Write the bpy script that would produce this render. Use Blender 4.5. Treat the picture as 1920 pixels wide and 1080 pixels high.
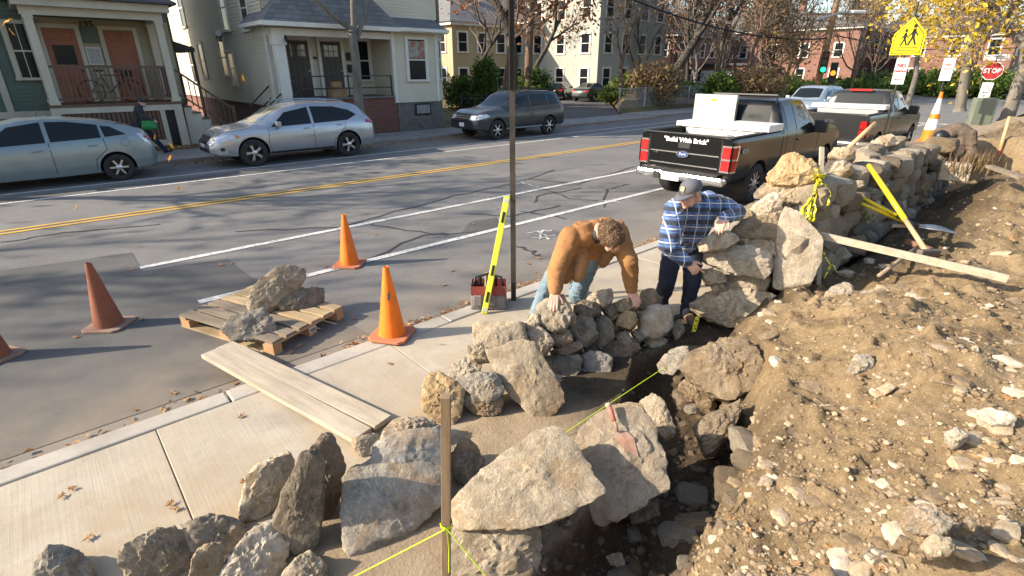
import bpy, bmesh, math, random
import numpy as np
from mathutils import Vector, Matrix, noise
from mathutils.bvhtree import BVHTree
R = math.radians
for o in list(bpy.data.objects):
    bpy.data.objects.remove(o)
scene = bpy.context.scene
COL = scene.collection

# ------------------------------------------------------------------ camera, sky, sun, exposure
CAM_H, FPX, PITCH, AZ = 2.4, 978.0, R(22.7), R(48.3)      # world: X runs along the street, Y across it, z=0 the near sidewalk
cd = bpy.data.cameras.new('camera'); cam = bpy.data.objects.new('camera', cd); COL.objects.link(cam)
cd.sensor_width = 36.0; cd.lens = 36.0 * FPX / 1920; cd.clip_start = 0.05; cd.clip_end = 3000
cam.location = (0, 0, CAM_H); cam.rotation_euler = (R(90) - PITCH, 0, AZ - R(90))
scene.camera = cam
SUN_AZ, SUN_EL = R(148), R(28.0)                          # direction towards the sun
world = bpy.data.worlds.new('World'); scene.world = world; world.use_nodes = True
wn = world.node_tree.nodes; wl = world.node_tree.links
bg = wn['Background']; sky = wn.new('ShaderNodeTexSky'); sky.sky_type = 'NISHITA'; sky.sun_disc = False
sky.sun_elevation = SUN_EL; sky.sun_rotation = R(90) - SUN_AZ
sky.air_density = 1.0; sky.dust_density = 1.5; sky.ozone_density = 1.0
wl.new(sky.outputs[0], bg.inputs[0]); bg.inputs[1].default_value = 0.15
sl = bpy.data.lights.new('sun', 'SUN'); sl.energy = 4.8; sl.angle = R(0.53); sl.color = (1.0, 0.87, 0.71)
sun = bpy.data.objects.new('sun', sl); COL.objects.link(sun)
sd = Vector((math.cos(SUN_AZ) * math.cos(SUN_EL), math.sin(SUN_AZ) * math.cos(SUN_EL), math.sin(SUN_EL)))
sun.rotation_euler = sd.to_track_quat('Z', 'Y').to_euler(); sun.location = sd * 60
scene.view_settings.view_transform = 'Standard'; scene.view_settings.look = 'None'
scene.view_settings.gamma = 1.0; scene.view_settings.use_curve_mapping = False
scene.view_settings.exposure = 1.08

# ------------------------------------------------------------------ helpers
_h = Vector((math.cos(AZ), math.sin(AZ), 0)); _r = Vector((math.sin(AZ), -math.cos(AZ), 0)); _u = Vector((0, 0, 1))
_f = _h * math.cos(PITCH) - _u * math.sin(PITCH); _up = _h * math.sin(PITCH) + _u * math.cos(PITCH)
CAMP = Vector((0, 0, CAM_H)); ROADZ = -0.08
def ray(px, py): return _f + _r * ((px - 960) / FPX) + _up * ((540 - py) / FPX)
def G(px, py, z=0.0): d = ray(px, py); return CAMP + d * ((z - CAM_H) / d.z)      # survey: where a sight line meets height z
def GY(px, py, y): d = ray(px, py); return CAMP + d * (y / d.y)
def GX(px, py, x): d = ray(px, py); return CAMP + d * (x / d.x)
def V(*a): return Vector(a)

def tag(o, label=None, cat=None, group=None, kind=None):
    if label: o['label'] = label
    if cat: o['category'] = cat
    if group: o['group'] = group
    if kind: o['kind'] = kind
    return o
def empty(name, loc=(0, 0, 0), rz=0.0, label=None, cat=None, group=None):
    o = bpy.data.objects.new(name, None); COL.objects.link(o); o.location = loc; o.rotation_euler = (0, 0, rz)
    o.empty_display_size = 0.1
    return tag(o, label, cat, group)
def obj_from(me, name, mat, parent=None, smooth=False, loc=None, angle=None):
    me.name = name
    if mat is not None:
        me.materials.clear()
        for m in (mat if isinstance(mat, (list, tuple)) else [mat]): me.materials.append(m)
    if smooth or angle:
        me.polygons.foreach_set('use_smooth', [True] * len(me.polygons))
        if angle: me.set_sharp_from_angle(angle=R(angle))
    o = bpy.data.objects.new(name, me); COL.objects.link(o); o.parent = parent
    if loc is not None: o.location = loc
    return o
def copy_tree(o, parent=None):
    c = o.copy(); COL.objects.link(c); c.parent = parent
    for ch in list(o.children): copy_tree(ch, c)
    return c

class MB:
    """collects shapes; build() links them as ONE mesh object"""
    def __init__(s): s.v = []; s.f = []; s.mi = []; s.m = 0
    def add(s, vs, fs):
        b = len(s.v); s.v += [tuple(v) for v in vs]
        for f in fs: s.f.append([i + b for i in f]); s.mi.append(s.m)
        return s
    def box(s, c, d, rz=0.0, rx=0.0, ry=0.0):
        m = Matrix.Translation(c) @ Matrix.Rotation(rz, 4, 'Z') @ Matrix.Rotation(ry, 4, 'Y') @ Matrix.Rotation(rx, 4, 'X')
        vs = [m @ Vector((x * d[0] / 2, y * d[1] / 2, z * d[2] / 2)) for x in (-1, 1) for y in (-1, 1) for z in (-1, 1)]
        return s.add(vs, [(0, 1, 3, 2), (4, 6, 7, 5), (0, 4, 5, 1), (2, 3, 7, 6), (0, 2, 6, 4), (1, 5, 7, 3)])
    def b2(s, p, q):
        return s.box([(p[i] + q[i]) / 2 for i in range(3)], [abs(q[i] - p[i]) for i in range(3)])
    def bar(s, p0, p1, w, h, up=(0, 0, 1)):
        p0 = Vector(p0); p1 = Vector(p1); d = p1 - p0; x = d.normalized(); u = Vector(up)
        if abs(x.dot(u)) > 0.98: u = Vector((1, 0, 0))
        y = u.cross(x).normalized(); z = x.cross(y)
        vs = [p + y * a * w / 2 + z * b * h / 2 for p in (p0, p1) for a in (-1, 1) for b in (-1, 1)]
        return s.add(vs, [(0, 1, 3, 2), (4, 6, 7, 5), (0, 4, 5, 1), (2, 3, 7, 6), (0, 2, 6, 4), (1, 5, 7, 3)])
    def tube(s, pts, rs, n=8, cap=True):
        pts = [Vector(p) for p in pts]
        if not isinstance(rs, (list, tuple)): rs = [rs] * len(pts)
        b = len(s.v); ref = None
        for i, p in enumerate(pts):
            t = (pts[min(i + 1, len(pts) - 1)] - pts[max(i - 1, 0)]).normalized()
            if ref is None: ref = Vector((1, 0, 0)) if abs(t.z) > 0.9 else Vector((0, 0, 1))
            a = t.cross(ref).normalized(); c = t.cross(a); ref = -c if False else ref
            for k in range(n):
                w = 2 * math.pi * k / n
                s.v.append(tuple(p + (a * math.cos(w) + c * math.sin(w)) * rs[i]))
        for i in range(len(pts) - 1):
            for k in range(n):
                s.f.append([b + i * n + k, b + i * n + (k + 1) % n, b + (i + 1) * n + (k + 1) % n, b + (i + 1) * n + k]); s.mi.append(s.m)
        if cap:
            s.f.append([b + k for k in range(n)][::-1]); s.mi.append(s.m)
            e = b + (len(pts) - 1) * n; s.f.append([e + k for k in range(n)]); s.mi.append(s.m)
        return s
    def lathe(s, prof, c=(0, 0, 0), n=24, axis='Z'):
        b = len(s.v)
        for (r, z) in prof:
            for k in range(n):
                w = 2 * math.pi * k / n; x, y = r * math.cos(w), r * math.sin(w)
                p = (x, y, z) if axis == 'Z' else ((x, z, y) if axis == 'Y' else (z, x, y))
                s.v.append((p[0] + c[0], p[1] + c[1], p[2] + c[2]))
        for i in range(len(prof) - 1):
            for k in range(n):
                s.f.append([b + i * n + k, b + i * n + (k + 1) % n, b + (i + 1) * n + (k + 1) % n, b + (i + 1) * n + k]); s.mi.append(s.m)
        return s
    def prism(s, poly, y0, y1, plane='XZ'):
        n = len(poly)
        def P(a, y): return (a[0], y, a[1]) if plane == 'XZ' else ((a[0], a[1], y) if plane == 'XY' else (y, a[0], a[1]))
        vs = [P(a, y0) for a in poly] + [P(a, y1) for a in poly]
        fs = [list(range(n))[::-1], list(range(n, 2 * n))] + [(i, (i + 1) % n, n + (i + 1) % n, n + i) for i in range(n)]
        return s.add(vs, fs)
    def quad(s, a, b, c, d): return s.add([a, b, c, d], [(0, 1, 2, 3)])
    def mesh(s, fixn=True):
        me = bpy.data.meshes.new('m'); me.from_pydata(s.v, [], s.f)
        if any(s.mi): me.polygons.foreach_set('material_index', s.mi)
        if fixn:
            bm = bmesh.new(); bm.from_mesh(me); bmesh.ops.recalc_face_normals(bm, faces=bm.faces); bm.to_mesh(me); bm.free()
        me.update(); return me
    def build(s, name, mat, parent=None, smooth=False, loc=None, angle=None, bevel=0.0, fixn=True):
        o = obj_from(s.mesh(fixn), name, mat, parent, smooth, loc, angle)
        if bevel:
            m = o.modifiers.new('bevel', 'BEVEL'); m.width = bevel; m.segments = 2; m.limit_method = 'ANGLE'; m.angle_limit = R(40)
        return o
def bake(o):
    """apply the modifiers of o in place"""
    dg = bpy.context.evaluated_depsgraph_get(); dg.update()
    me = bpy.data.meshes.new_from_object(o.evaluated_get(dg)); o.modifiers.clear(); old = o.data; o.data = me
    bpy.data.meshes.remove(old); return o

# ------------------------------------------------------------------ materials
def newmat(name):
    m = bpy.data.materials.new(name); m.use_nodes = True
    nt = m.node_tree; return m, nt, nt.nodes['Principled BSDF'], nt.nodes, nt.links
def rgba(c): return (c[0], c[1], c[2], 1.0)
def coords(nt, kind='Object', rnd=True, scale=None):
    n, l = nt.nodes, nt.links
    tc = n.new('ShaderNodeTexCoord'); out = tc.outputs[kind]
    if rnd:
        oi = n.new('ShaderNodeObjectInfo'); a = n.new('ShaderNodeVectorMath'); a.operation = 'MULTIPLY_ADD'
        cb = n.new('ShaderNodeCombineXYZ'); mu = n.new('ShaderNodeMath'); mu.operation = 'MULTIPLY'; mu.inputs[1].default_value = 37.0
        l.new(oi.outputs['Random'], mu.inputs[0])
        for i in range(3): l.new(mu.outputs[0], cb.inputs[i])
        ad = n.new('ShaderNodeVectorMath'); l.new(out, ad.inputs[0]); l.new(cb.outputs[0], ad.inputs[1]); out = ad.outputs[0]
        n.remove(a)
    if scale:
        s = n.new('ShaderNodeVectorMath'); s.operation = 'MULTIPLY'; l.new(out, s.inputs[0]); s.inputs[1].default_value = scale; out = s.outputs[0]
    return out
def noise_n(nt, vec, scale, detail=6, rough=0.6, dist=0.0):
    t = nt.nodes.new('ShaderNodeTexNoise'); t.inputs['Scale'].default_value = scale; t.inputs['Detail'].default_value = detail
    t.inputs['Roughness'].default_value = rough; t.inputs['Distortion'].default_value = dist; nt.links.new(vec, t.inputs['Vector']); return t.outputs['Fac']
def ramp(nt, fac, stops):
    r = nt.nodes.new('ShaderNodeValToRGB'); e = r.color_ramp.elements
    while len(e) < len(stops): e.new(0.5)
    for i, (p, c) in enumerate(stops):
        e[i].position = p; e[i].color = rgba(c) if not isinstance(c, (int, float)) else (c, c, c, 1)
    nt.links.new(fac, r.inputs[0]); return r.outputs[0]
def mix(nt, fac, a, b, mode='MIX'):
    m = nt.nodes.new('ShaderNodeMix'); m.data_type = 'RGBA'; m.blend_type = mode
    for s, i in ((fac, 0), (a, 6), (b, 7)):
        if isinstance(s, bpy.types.NodeSocket): nt.links.new(s, m.inputs[i])
        elif isinstance(s, (int, float)): m.inputs[i].default_value = s
        else: m.inputs[i].default_value = rgba(s)
    return m.outputs[2]
def bumpn(nt, b, h, strength, dist=0.02, prev=None):
    n = nt.nodes.new('ShaderNodeBump'); n.inputs['Strength'].default_value = strength; n.inputs['Distance'].default_value = dist
    nt.links.new(h, n.inputs['Height'])
    if prev is not None: nt.links.new(prev, n.inputs['Normal'])
    nt.links.new(n.outputs[0], b.inputs['Normal']); return n.outputs[0]
def M(name, c1, c2=None, scale=4.0, rough=0.8, bump=0.0, bscale=60.0, bdist=0.01, metal=0.0, spec=0.4, coat=0.0, stretch=None, kind='Object', contrast=(0.35, 0.65), emit=0.0, fine=0.0):
    m, nt, b, n, l = newmat(name)
    b.inputs['Roughness'].default_value = rough; b.inputs['Metallic'].default_value = metal
    b.inputs['Specular IOR Level'].default_value = spec; b.inputs['Coat Weight'].default_value = coat; b.inputs['Coat Roughness'].default_value = 0.05
    if c2 is None and not bump: b.inputs['Base Color'].default_value = rgba(c1)
    else:
        vec = coords(nt, kind, scale=stretch)
        col = ramp(nt, noise_n(nt, vec, scale), [(contrast[0], c1), (contrast[1], c2 or c1)])
        if fine:
            col = mix(nt, ramp(nt, noise_n(nt, vec, scale * 14, 3), [(0.35, 0.0), (0.7, fine)]), col, [x * 0.45 for x in c1])
        l.new(col, b.inputs['Base Color'])
        if bump: bumpn(nt, b, noise_n(nt, vec, bscale, 8, 0.65), bump, bdist)
    if emit:
        b.inputs['Emission Color'].default_value = rgba(c1); b.inputs['Emission Strength'].default_value = emit
    return m

# ------------------------------------------------------------------ numpy noise
def _hash(i, j, k):
    h = (i.astype(np.int64) * 73856093) ^ (j.astype(np.int64) * 19349663) ^ (k.astype(np.int64) * 83492791)
    h = h & 0xffffffff; h = ((h ^ (h >> 15)) * 2246822519) & 0xffffffff; h = ((h ^ (h >> 13)) * 3266489917) & 0xffffffff
    return ((h ^ (h >> 16)) & 0xffffff) / float(0xffffff)
def vnoise(P):
    I = np.floor(P).astype(np.int64); F = P - I; U = F * F * (3 - 2 * F); r = 0
    for a in (0, 1):
        for b in (0, 1):
            for c in (0, 1):
                w = (U[:, 0] if a else 1 - U[:, 0]) * (U[:, 1] if b else 1 - U[:, 1]) * (U[:, 2] if c else 1 - U[:, 2])
                r = r + w * _hash(I[:, 0] + a, I[:, 1] + b, I[:, 2] + c)
    return r * 2 - 1
def fbm(P, oct=4, gain=0.5, ridge=False):
    s = 0; a = 1.0; P = np.asarray(P, float)
    for o in range(oct):
        n = vnoise(P * (2 ** o) + o * 17.3)
        s = s + a * ((1 - 2 * np.abs(n)) if ridge else n); a *= gain
    return s
def sstep(a, b, x): t = np.clip((x - a) / (b - a), 0, 1); return t * t * (3 - 2 * t)

# ------------------------------------------------------------------ ground materials
def mat_asphalt(name, a, b, spd=0.5):
    m, nt, bs, n, l = newmat(name); vec = coords(nt, 'Object', False)
    c = ramp(nt, noise_n(nt, vec, 0.55, 6, 0.6, 0.4), [(0.3, a), (0.7, b)])
    c = mix(nt, ramp(nt, noise_n(nt, vec, 4.5, 5, 0.7), [(0.45, 0.0), (0.75, 0.35)]), c, [x * 0.62 for x in a])
    c = mix(nt, ramp(nt, noise_n(nt, vec, 170, 2, 0.6), [(0.5, 0.0), (0.72, spd)]), c, [min(1, x * 2.1) for x in b])
    c = mix(nt, ramp(nt, noise_n(nt, vec, 230, 2, 0.6), [(0.55, 0.0), (0.75, 0.6)]), c, [x * 0.35 for x in a])
    dust = nt.nodes.new('ShaderNodeSeparateXYZ'); l.new(vec, dust.inputs[0])
    k = nt.nodes.new('ShaderNodeMapRange'); k.inputs[1].default_value = 6.0; k.inputs[2].default_value = 4.2; l.new(dust.outputs[1], k.inputs[0])
    kk = nt.nodes.new('ShaderNodeMath'); kk.operation = 'MULTIPLY'; l.new(k.outputs[0], kk.inputs[0]); l.new(ramp(nt, noise_n(nt, vec, 1.6, 6, 0.65), [(0.3, 0.15), (0.65, 0.75)]), kk.inputs[1])
    c = mix(nt, kk.outputs[0], c, (0.27, 0.215, 0.15))
    l.new(c, bs.inputs['Base Color']); bs.inputs['Roughness'].default_value = 0.88; bs.inputs['Specular IOR Level'].default_value = 0.25
    bumpn(nt, bs, noise_n(nt, vec, 190, 4, 0.7), 0.5, 0.004); return m
M_asph = mat_asphalt('asphalt', (0.120, 0.117, 0.110), (0.180, 0.174, 0.162))
M_asph_new = mat_asphalt('asphalt_patch', (0.078, 0.077, 0.074), (0.115, 0.112, 0.105), 0.35)
M_tar = M('tar', (0.035, 0.035, 0.035), (0.06, 0.058, 0.055), 6, 0.6)
def mat_concrete(name, a, b, broom=True):
    m, nt, bs, n, l = newmat(name); vec = coords(nt, 'Object', False)
    c = ramp(nt, noise_n(nt, vec, 1.3, 7, 0.65, 0.3), [(0.32, a), (0.68, b)])
    c = mix(nt, ramp(nt, noise_n(nt, vec, 9, 5, 0.7), [(0.52, 0.0), (0.8, 0.4)]), c, [x * 0.6 for x in a])
    c = mix(nt, ramp(nt, noise_n(nt, vec, 160, 2, 0.5), [(0.55, 0.0), (0.75, 0.35)]), c, [x * 0.5 for x in a])
    if broom:
        v2 = coords(nt, 'Object', False, (55.0, 1.6, 1.0)); nb = noise_n(nt, v2, 1.0, 4, 0.6)
        c = mix(nt, ramp(nt, nb, [(0.5, 0.0), (0.8, 0.22)]), c, [x * 1.25 for x in b])
        sp = n.new('ShaderNodeSeparateXYZ'); l.new(vec, sp.inputs[0]); mr = n.new('ShaderNodeMapRange'); mr.inputs[1].default_value = 4.4; mr.inputs[2].default_value = 2.5; l.new(sp.outputs[1], mr.inputs[0])
        mm = n.new('ShaderNodeMath'); mm.operation = 'MULTIPLY'; l.new(mr.outputs[0], mm.inputs[0]); l.new(ramp(nt, noise_n(nt, vec, 2.1, 8, .7, .5), [(.34, .0), (.60, 1.0)]), mm.inputs[1]); c = mix(nt, mm.outputs[0], c, (0.33, 0.25, 0.155))
        p = bumpn(nt, bs, nb, 0.4, 0.005); bumpn(nt, bs, noise_n(nt, vec, 120, 5, 0.7), 0.3, 0.003, p)
    else: bumpn(nt, bs, noise_n(nt, vec, 90, 6, 0.7), 0.5, 0.006)
    l.new(c, bs.inputs['Base Color']); bs.inputs['Roughness'].default_value = 0.9; bs.inputs['Specular IOR Level'].default_value = 0.2
    return m
M_conc = mat_concrete('concrete', (0.34, 0.295, 0.225), (0.45, 0.405, 0.325))
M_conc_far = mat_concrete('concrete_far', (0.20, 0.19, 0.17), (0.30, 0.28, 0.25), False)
M_granite = mat_concrete('granite_kerb', (0.33, 0.30, 0.25), (0.46, 0.42, 0.355), False)
M_white = M('white_line', (0.58, 0.57, 0.53), (0.24, 0.235, 0.22), 16, 0.8, contrast=(0.46, 0.68), kind='Object')
M_yellow = M('yellow_line', (0.58, 0.34, 0.05), (0.36, 0.24, 0.07), 14, 0.8, contrast=(0.45, 0.75))
M_earth = M('earth', (0.10, 0.075, 0.045), (0.16, 0.12, 0.07), 0.5, 0.95, 0.6, 8, 0.03)
M_lawn = M('lawn', (0.085, 0.085, 0.025), (0.20, 0.12, 0.045), 0.8, 0.95, 0.8, 30, 0.03, fine=0.6)

def sheet(name, pts, z, mat, parent=None, kind='structure'):
    o = MB().add([(p[0], p[1], z) for p in pts], [list(range(len(pts)))]).build(name, mat, parent, fixn=False)
    if o.data.polygons[0].normal.z < 0: o.data.flip_normals()
    if parent is None: tag(o, kind=kind)
    return o
sheet('ground', [(-500, -500), (700, -500), (700, 700), (-500, 700)], -0.75, M_earth)
RY0, RY1 = 4.22, 17.75
road = sheet('road', [(-90, RY0), (230, RY0), (230, RY1), (-90, RY1)], ROADZ, M_asph)
# darker repaving along the near edge
sheet('asphalt_patch', [(-40, RY0 + .01)] + [(G(px, py, ROADZ).x, G(px, py, ROADZ).y) for px, py in ((690, 628), (560, 545), (470, 520), (427, 486), (268, 508), (247, 474), (120, 492), (0, 508))] + [(-40, 8.2)], ROADZ + .004, M_asph_new, road)
sheet('asphalt_patch', [(-30, 14.55), (4.2, 14.5), (4.5, 14.75), (4.3, 15.15), (-30, 15.2)], ROADZ + .004, M_asph_new, road)
LZ = ROADZ + .008
def line(name, x0, x1, y, w, mat, n=1):
    sheet(name, [(x0, y - w / 2), (x1, y - w / 2), (x1, y + w / 2), (x0, y + w / 2)], LZ, mat, road)
xa = G(263, 503, ROADZ); xb = G(575, 515, ROADZ); xc = G(700, 330, ROADZ)
line('lane_marking', xa.x, 33, xa.y, .12, M_white); line('lane_marking', G(365, 558, ROADZ).x, 33, xb.y - .05, .12, M_white)
yc = 11.78
line('centre_line', -60, 45, yc - .11, .10, M_yellow); line('centre_line', -60, 45, yc + .11, .10, M_yellow)
yf = G(0, 383, ROADZ).y; line('lane_marking', -60, 45, yf, .11, M_white); line('lane_marking', -60, 45, yf + 1.05, .11, M_white)
line('lane_marking', 33.5, 34.0, 8.0, 7.4, M_white)
# sealed cracks: thin tar ribbons
random.seed(5)
def ribbon(name, pix, w, mat, parent, z):
    P = []
    for (a, b) in zip(pix[:-1], pix[1:]):
        A = G(*a, z); Bp = G(*b, z)
        for t in range(6): P.append(A.lerp(Bp, t / 6) + V(random.uniform(-.05, .05), random.uniform(-.05, .05), 0))
    P.append(G(*pix[-1], z)); vs = []; fs = []
    for i, p in enumerate(P):
        d = (P[min(i + 1, len(P) - 1)] - P[max(0, i - 1)]).normalized(); s = V(-d.y, d.x, 0) * w * random.uniform(.3, .7)
        vs += [(p + s)[:], (p - s)[:]]
        if i: fs.append((2 * i - 2, 2 * i - 1, 2 * i + 1, 2 * i))
    MB().add(vs, fs).build(name, mat, parent)
TZ = ROADZ + .006
for pix in [((440, 435), (640, 425), (830, 372), (960, 345), (1040, 318)), ((690, 420), (760, 432), (840, 440)), ((870, 400), (960, 405), (1050, 385)), ((990, 335), (1080, 345), (1190, 312)),
            ((1000, 380), (1010, 366), (1090, 352)), ((1130, 388), (1140, 355), (1180, 345)), ((1020, 355), (1070, 372), (1120, 376)), ((975, 395), (1060, 410)), ((0, 455), (120, 436), (300, 420)),
            ((680, 490), (790, 440), (905, 435)), ((965, 460), (1000, 470), (1010, 480))]:
    ribbon('tar_seal', pix, .045, M_tar, road, TZ)
M_chalk = M('chalk', (0.6, 0.6, 0.58), (0.22, 0.22, 0.21), 25, .9, contrast=(.45, .6))
for pix in [((995, 437), (1035, 431)), ((1000, 447), (1040, 440)), ((1004, 433), (1030, 449)), ((1018, 430), (1012, 448)), ((975, 341), (1010, 350)), ((1130, 375), (1160, 380))]:
    ribbon('chalk_mark', pix, .035, M_chalk, road, TZ + .003)
sheet('asphalt_patch', [G(a, b, 0)[:2] for a, b in ((865, 428), (882, 408), (930, 400), (940, 418), (890, 430))], TZ - .001, M_asph_new, road)

# ------------------------------------------------------------------ near kerb and sidewalk, slab by slab
kerb = tag(MB().b2((-60, 4.035, -.15), (34, 4.205, -.05)).build('kerb', M_granite), kind='structure')
x = -14.0; gj = G(427, 741, 0).x; random.seed(3)
ks = [gj - 1.95 * k for k in range(8, 0, -1)] + [gj + 2.1 * k for k in range(0, 17)]
for a, b in zip(ks[:-1], ks[1:]):
    dz = random.uniform(-.006, .006)
    MB().b2((a + .006, 4.03 + random.uniform(-.01, .01), -.14), (b - .006, 4.215 + random.uniform(-.008, .008), .006 + dz)).build('kerb_stone', M_granite, kerb, bevel=.014)
walk = tag(MB().b2((-20, 2.55, -.15), (34, 4.02, -.03)).build('sidewalk', M_conc), kind='structure')
j1 = G(290, 800, 0).x; j2 = G(735, 648, 0).x; step = j2 - j1
js = [j1 + step * k for k in range(-6, 17)]
for a, b in zip(js[:-1], js[1:]):
    MB().b2((a + .003, 2.5, -.1), (b - .003, 4.015, random.uniform(-.003, .003))).build('slab', M_conc, walk, bevel=.006)

# ------------------------------------------------------------------ soil bank and trench
EX = [-3, 0.3, 1.3, 1.6, 2.54, 3.2, 3.7, 4.2, 4.7, 5.2, 7, 9, 11, 12, 30]; EY = [.35, .5, .70, .78, 1.02, 1.22, 1.48, 1.82, 1.92, 1.82, 1.72, 1.8, 1.95, 2.0, 2.0]
TX = [0.2, 1.0, 1.5, 2.0, 2.6, 3.0, 3.5, 4.2, 5.0]; TY = [0.9, 1.30, 1.42, 1.5, 1.8, 2.05, 2.3, 2.25, 1.5]
def soil_h(x, y, fine=True):
    x = np.asarray(x, float); y = np.asarray(y, float); P = np.stack([x, y, 0 * x], 1)
    wob = fbm(P * 1.7, 3) * .07; ed = np.interp(x, EX, EY) + wob; yt = np.interp(x, TX, TY) + wob * .5
    d = ed - y
    # street side, level with the slabs
    sand = 0.012 * sstep(2.62, 2.30, y + fbm(P * 2.3, 3) * .22) - .05 * sstep(2.5, 2.9, y)
    tr = sstep(0.25, 1.1, x) * sstep(4.5, 3.5, x)
    base = np.where(y > yt, 0.0, -0.30 * tr * sstep(0, .16, yt - y))
    z = base + np.where(y > 1.6, sand, 0)
    wallzone = sstep(4.3, 4.9, x)
    lo = -0.30 * tr * (1 - wallzone)
    bank = lo + (.40 - lo) * sstep(-.10, .26, d) + .34 * sstep(.15, 1.3, d) + .16 * sstep(1.2, 3.2, d)
    z = np.where(d > -.10, np.maximum(z * (d < .02), bank), z)
    # spoil heap behind the wall and beyond its end
    z += .26 * sstep(6, 10.5, x) * sstep(-.2, 1.0, d)
    far = sstep(13.6, 14.3, x + fbm(P * 1.2, 2) * .3) * sstep(3.1, 2.7, y)
    gap = sstep(10.9, 11.6, x) * (1 - sstep(13.5, 14.1, x)) * sstep(.6, 1.1, y) * sstep(3.2, 2.6, y)
    z = z * (1 - far) + (1.12 - .25 * sstep(17, 22, x)) * far
    z = z * (1 - gap) + .30 * gap
    z = z * (1 - sstep(26, 33, x)) - .12 * sstep(26, 33, x)
    z = z - (z > 0.02) * sstep(2.55, 3.0, y) * sstep(30, 26, x) * 0
    if fine:
        b = np.clip(sstep(-.1, .15, d) + .8 * (tr > .5) * (y < yt), 0, 1)
        clump = np.maximum(0, fbm(P * 7.0 + 9, 3)) ** 1.5
        z += b * (fbm(P * 1.1 + 3, 3) * .075 + fbm(P * 4 + 5, 3) * .030 + clump * .065 + np.maximum(0, fbm(P * 14 + 4, 2)) * .020 + np.abs(fbm(P * 30, 2)) * .016)
        z += (1 - b) * fbm(P * 9, 3) * .003
    return z
def soil1(x, y): return float(soil_h(np.array([x]), np.array([y]))[0])
def grow(a, b, s0, g):
    r = [a]; s = s0
    while r[-1] < b: r.append(r[-1] + s); s *= g
    return r
xs = np.array([-2.5, -1.8, -1.2, -.8] + list(np.arange(-.5, 5.6, .019)) + grow(5.62, 34, .022, 1.016))
ys = np.array([-30, -20, -14, -10, -7, -5.2, -4, -3.2, -2.6, -2.2] + list(np.arange(-1.9, .2, .03)) + list(np.arange(.2, 3.1, .019)))
XX, YY = np.meshgrid(xs, ys, indexing='ij'); ZZ = soil_h(XX.ravel(), YY.ravel())
vs = np.stack([XX.ravel(), YY.ravel(), ZZ], 1); nx, ny = len(xs), len(ys)
ii = (np.arange(nx - 1)[:, None] * ny + np.arange(ny - 1)[None, :]).ravel()
fs = np.stack([ii, ii + ny, ii + ny + 1, ii + 1], 1)
me = bpy.data.meshes.new('soil'); me.from_pydata(vs.tolist(), [], fs.tolist())
P = np.stack([XX.ravel(), YY.ravel(), 0 * ZZ], 1)
ed = np.interp(P[:, 0], EX, EY)
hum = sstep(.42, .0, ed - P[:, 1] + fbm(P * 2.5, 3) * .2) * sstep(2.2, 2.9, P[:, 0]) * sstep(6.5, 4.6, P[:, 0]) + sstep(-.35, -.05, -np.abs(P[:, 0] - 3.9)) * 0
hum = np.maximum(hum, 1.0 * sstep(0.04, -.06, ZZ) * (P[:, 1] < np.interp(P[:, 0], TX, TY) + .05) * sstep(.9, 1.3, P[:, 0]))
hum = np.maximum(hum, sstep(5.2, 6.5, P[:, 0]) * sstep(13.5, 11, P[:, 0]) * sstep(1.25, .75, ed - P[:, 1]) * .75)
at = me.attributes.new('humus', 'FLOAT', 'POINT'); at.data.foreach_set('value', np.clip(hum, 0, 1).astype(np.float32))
sandy = sstep(-.12, .0, -(ed - P[:, 1]))
at = me.attributes.new('sand', 'FLOAT', 'POINT'); at.data.foreach_set('value', np.clip(sandy * (ZZ > -.08), 0, 1).astype(np.float32))
def mat_soil():
    m, nt, b, n, l = newmat('soil'); vec = coords(nt, 'Object', False)
    c = ramp(nt, noise_n(nt, vec, 2.2, 8, 0.65, .3), [(0.28, (0.165, 0.115, 0.062)), (0.5, (0.245, 0.178, 0.100)), (0.75, (0.325, 0.25, 0.152))])
    c = mix(nt, ramp(nt, noise_n(nt, vec, 26, 5, 0.7), [(0.42, 0.0), (0.72, 0.65)]), c, (0.12, 0.08, 0.042))
    c = mix(nt, ramp(nt, noise_n(nt, vec, 85, 3, 0.6), [(0.60, 0.0), (0.74, 0.7)]), c, (0.43, 0.36, 0.25))
    a = n.new('ShaderNodeAttribute'); a.attribute_name = 'sand'
    s = ramp(nt, noise_n(nt, vec, 3.5, 6, 0.65), [(0.3, (0.27, 0.20, 0.125)), (0.7, (0.38, 0.30, 0.20))])
    c = mix(nt, a.outputs['Fac'], c, s)
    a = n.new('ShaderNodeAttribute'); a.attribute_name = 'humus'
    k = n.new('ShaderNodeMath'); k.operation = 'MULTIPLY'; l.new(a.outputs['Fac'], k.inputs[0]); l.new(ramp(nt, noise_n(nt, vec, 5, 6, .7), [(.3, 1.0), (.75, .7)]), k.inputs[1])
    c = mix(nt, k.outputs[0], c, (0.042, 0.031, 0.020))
    l.new(c, b.inputs['Base Color']); b.inputs['Roughness'].default_value = .97; b.inputs['Specular IOR Level'].default_value = .1
    p = bumpn(nt, b, noise_n(nt, vec, 38, 8, .7), .9, .02); bumpn(nt, b, noise_n(nt, vec, 150, 5, .7), .7, .006, p); return m
M_soil = mat_soil()
soil = tag(obj_from(me, 'soil', M_soil, smooth=True), kind='structure')

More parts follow.
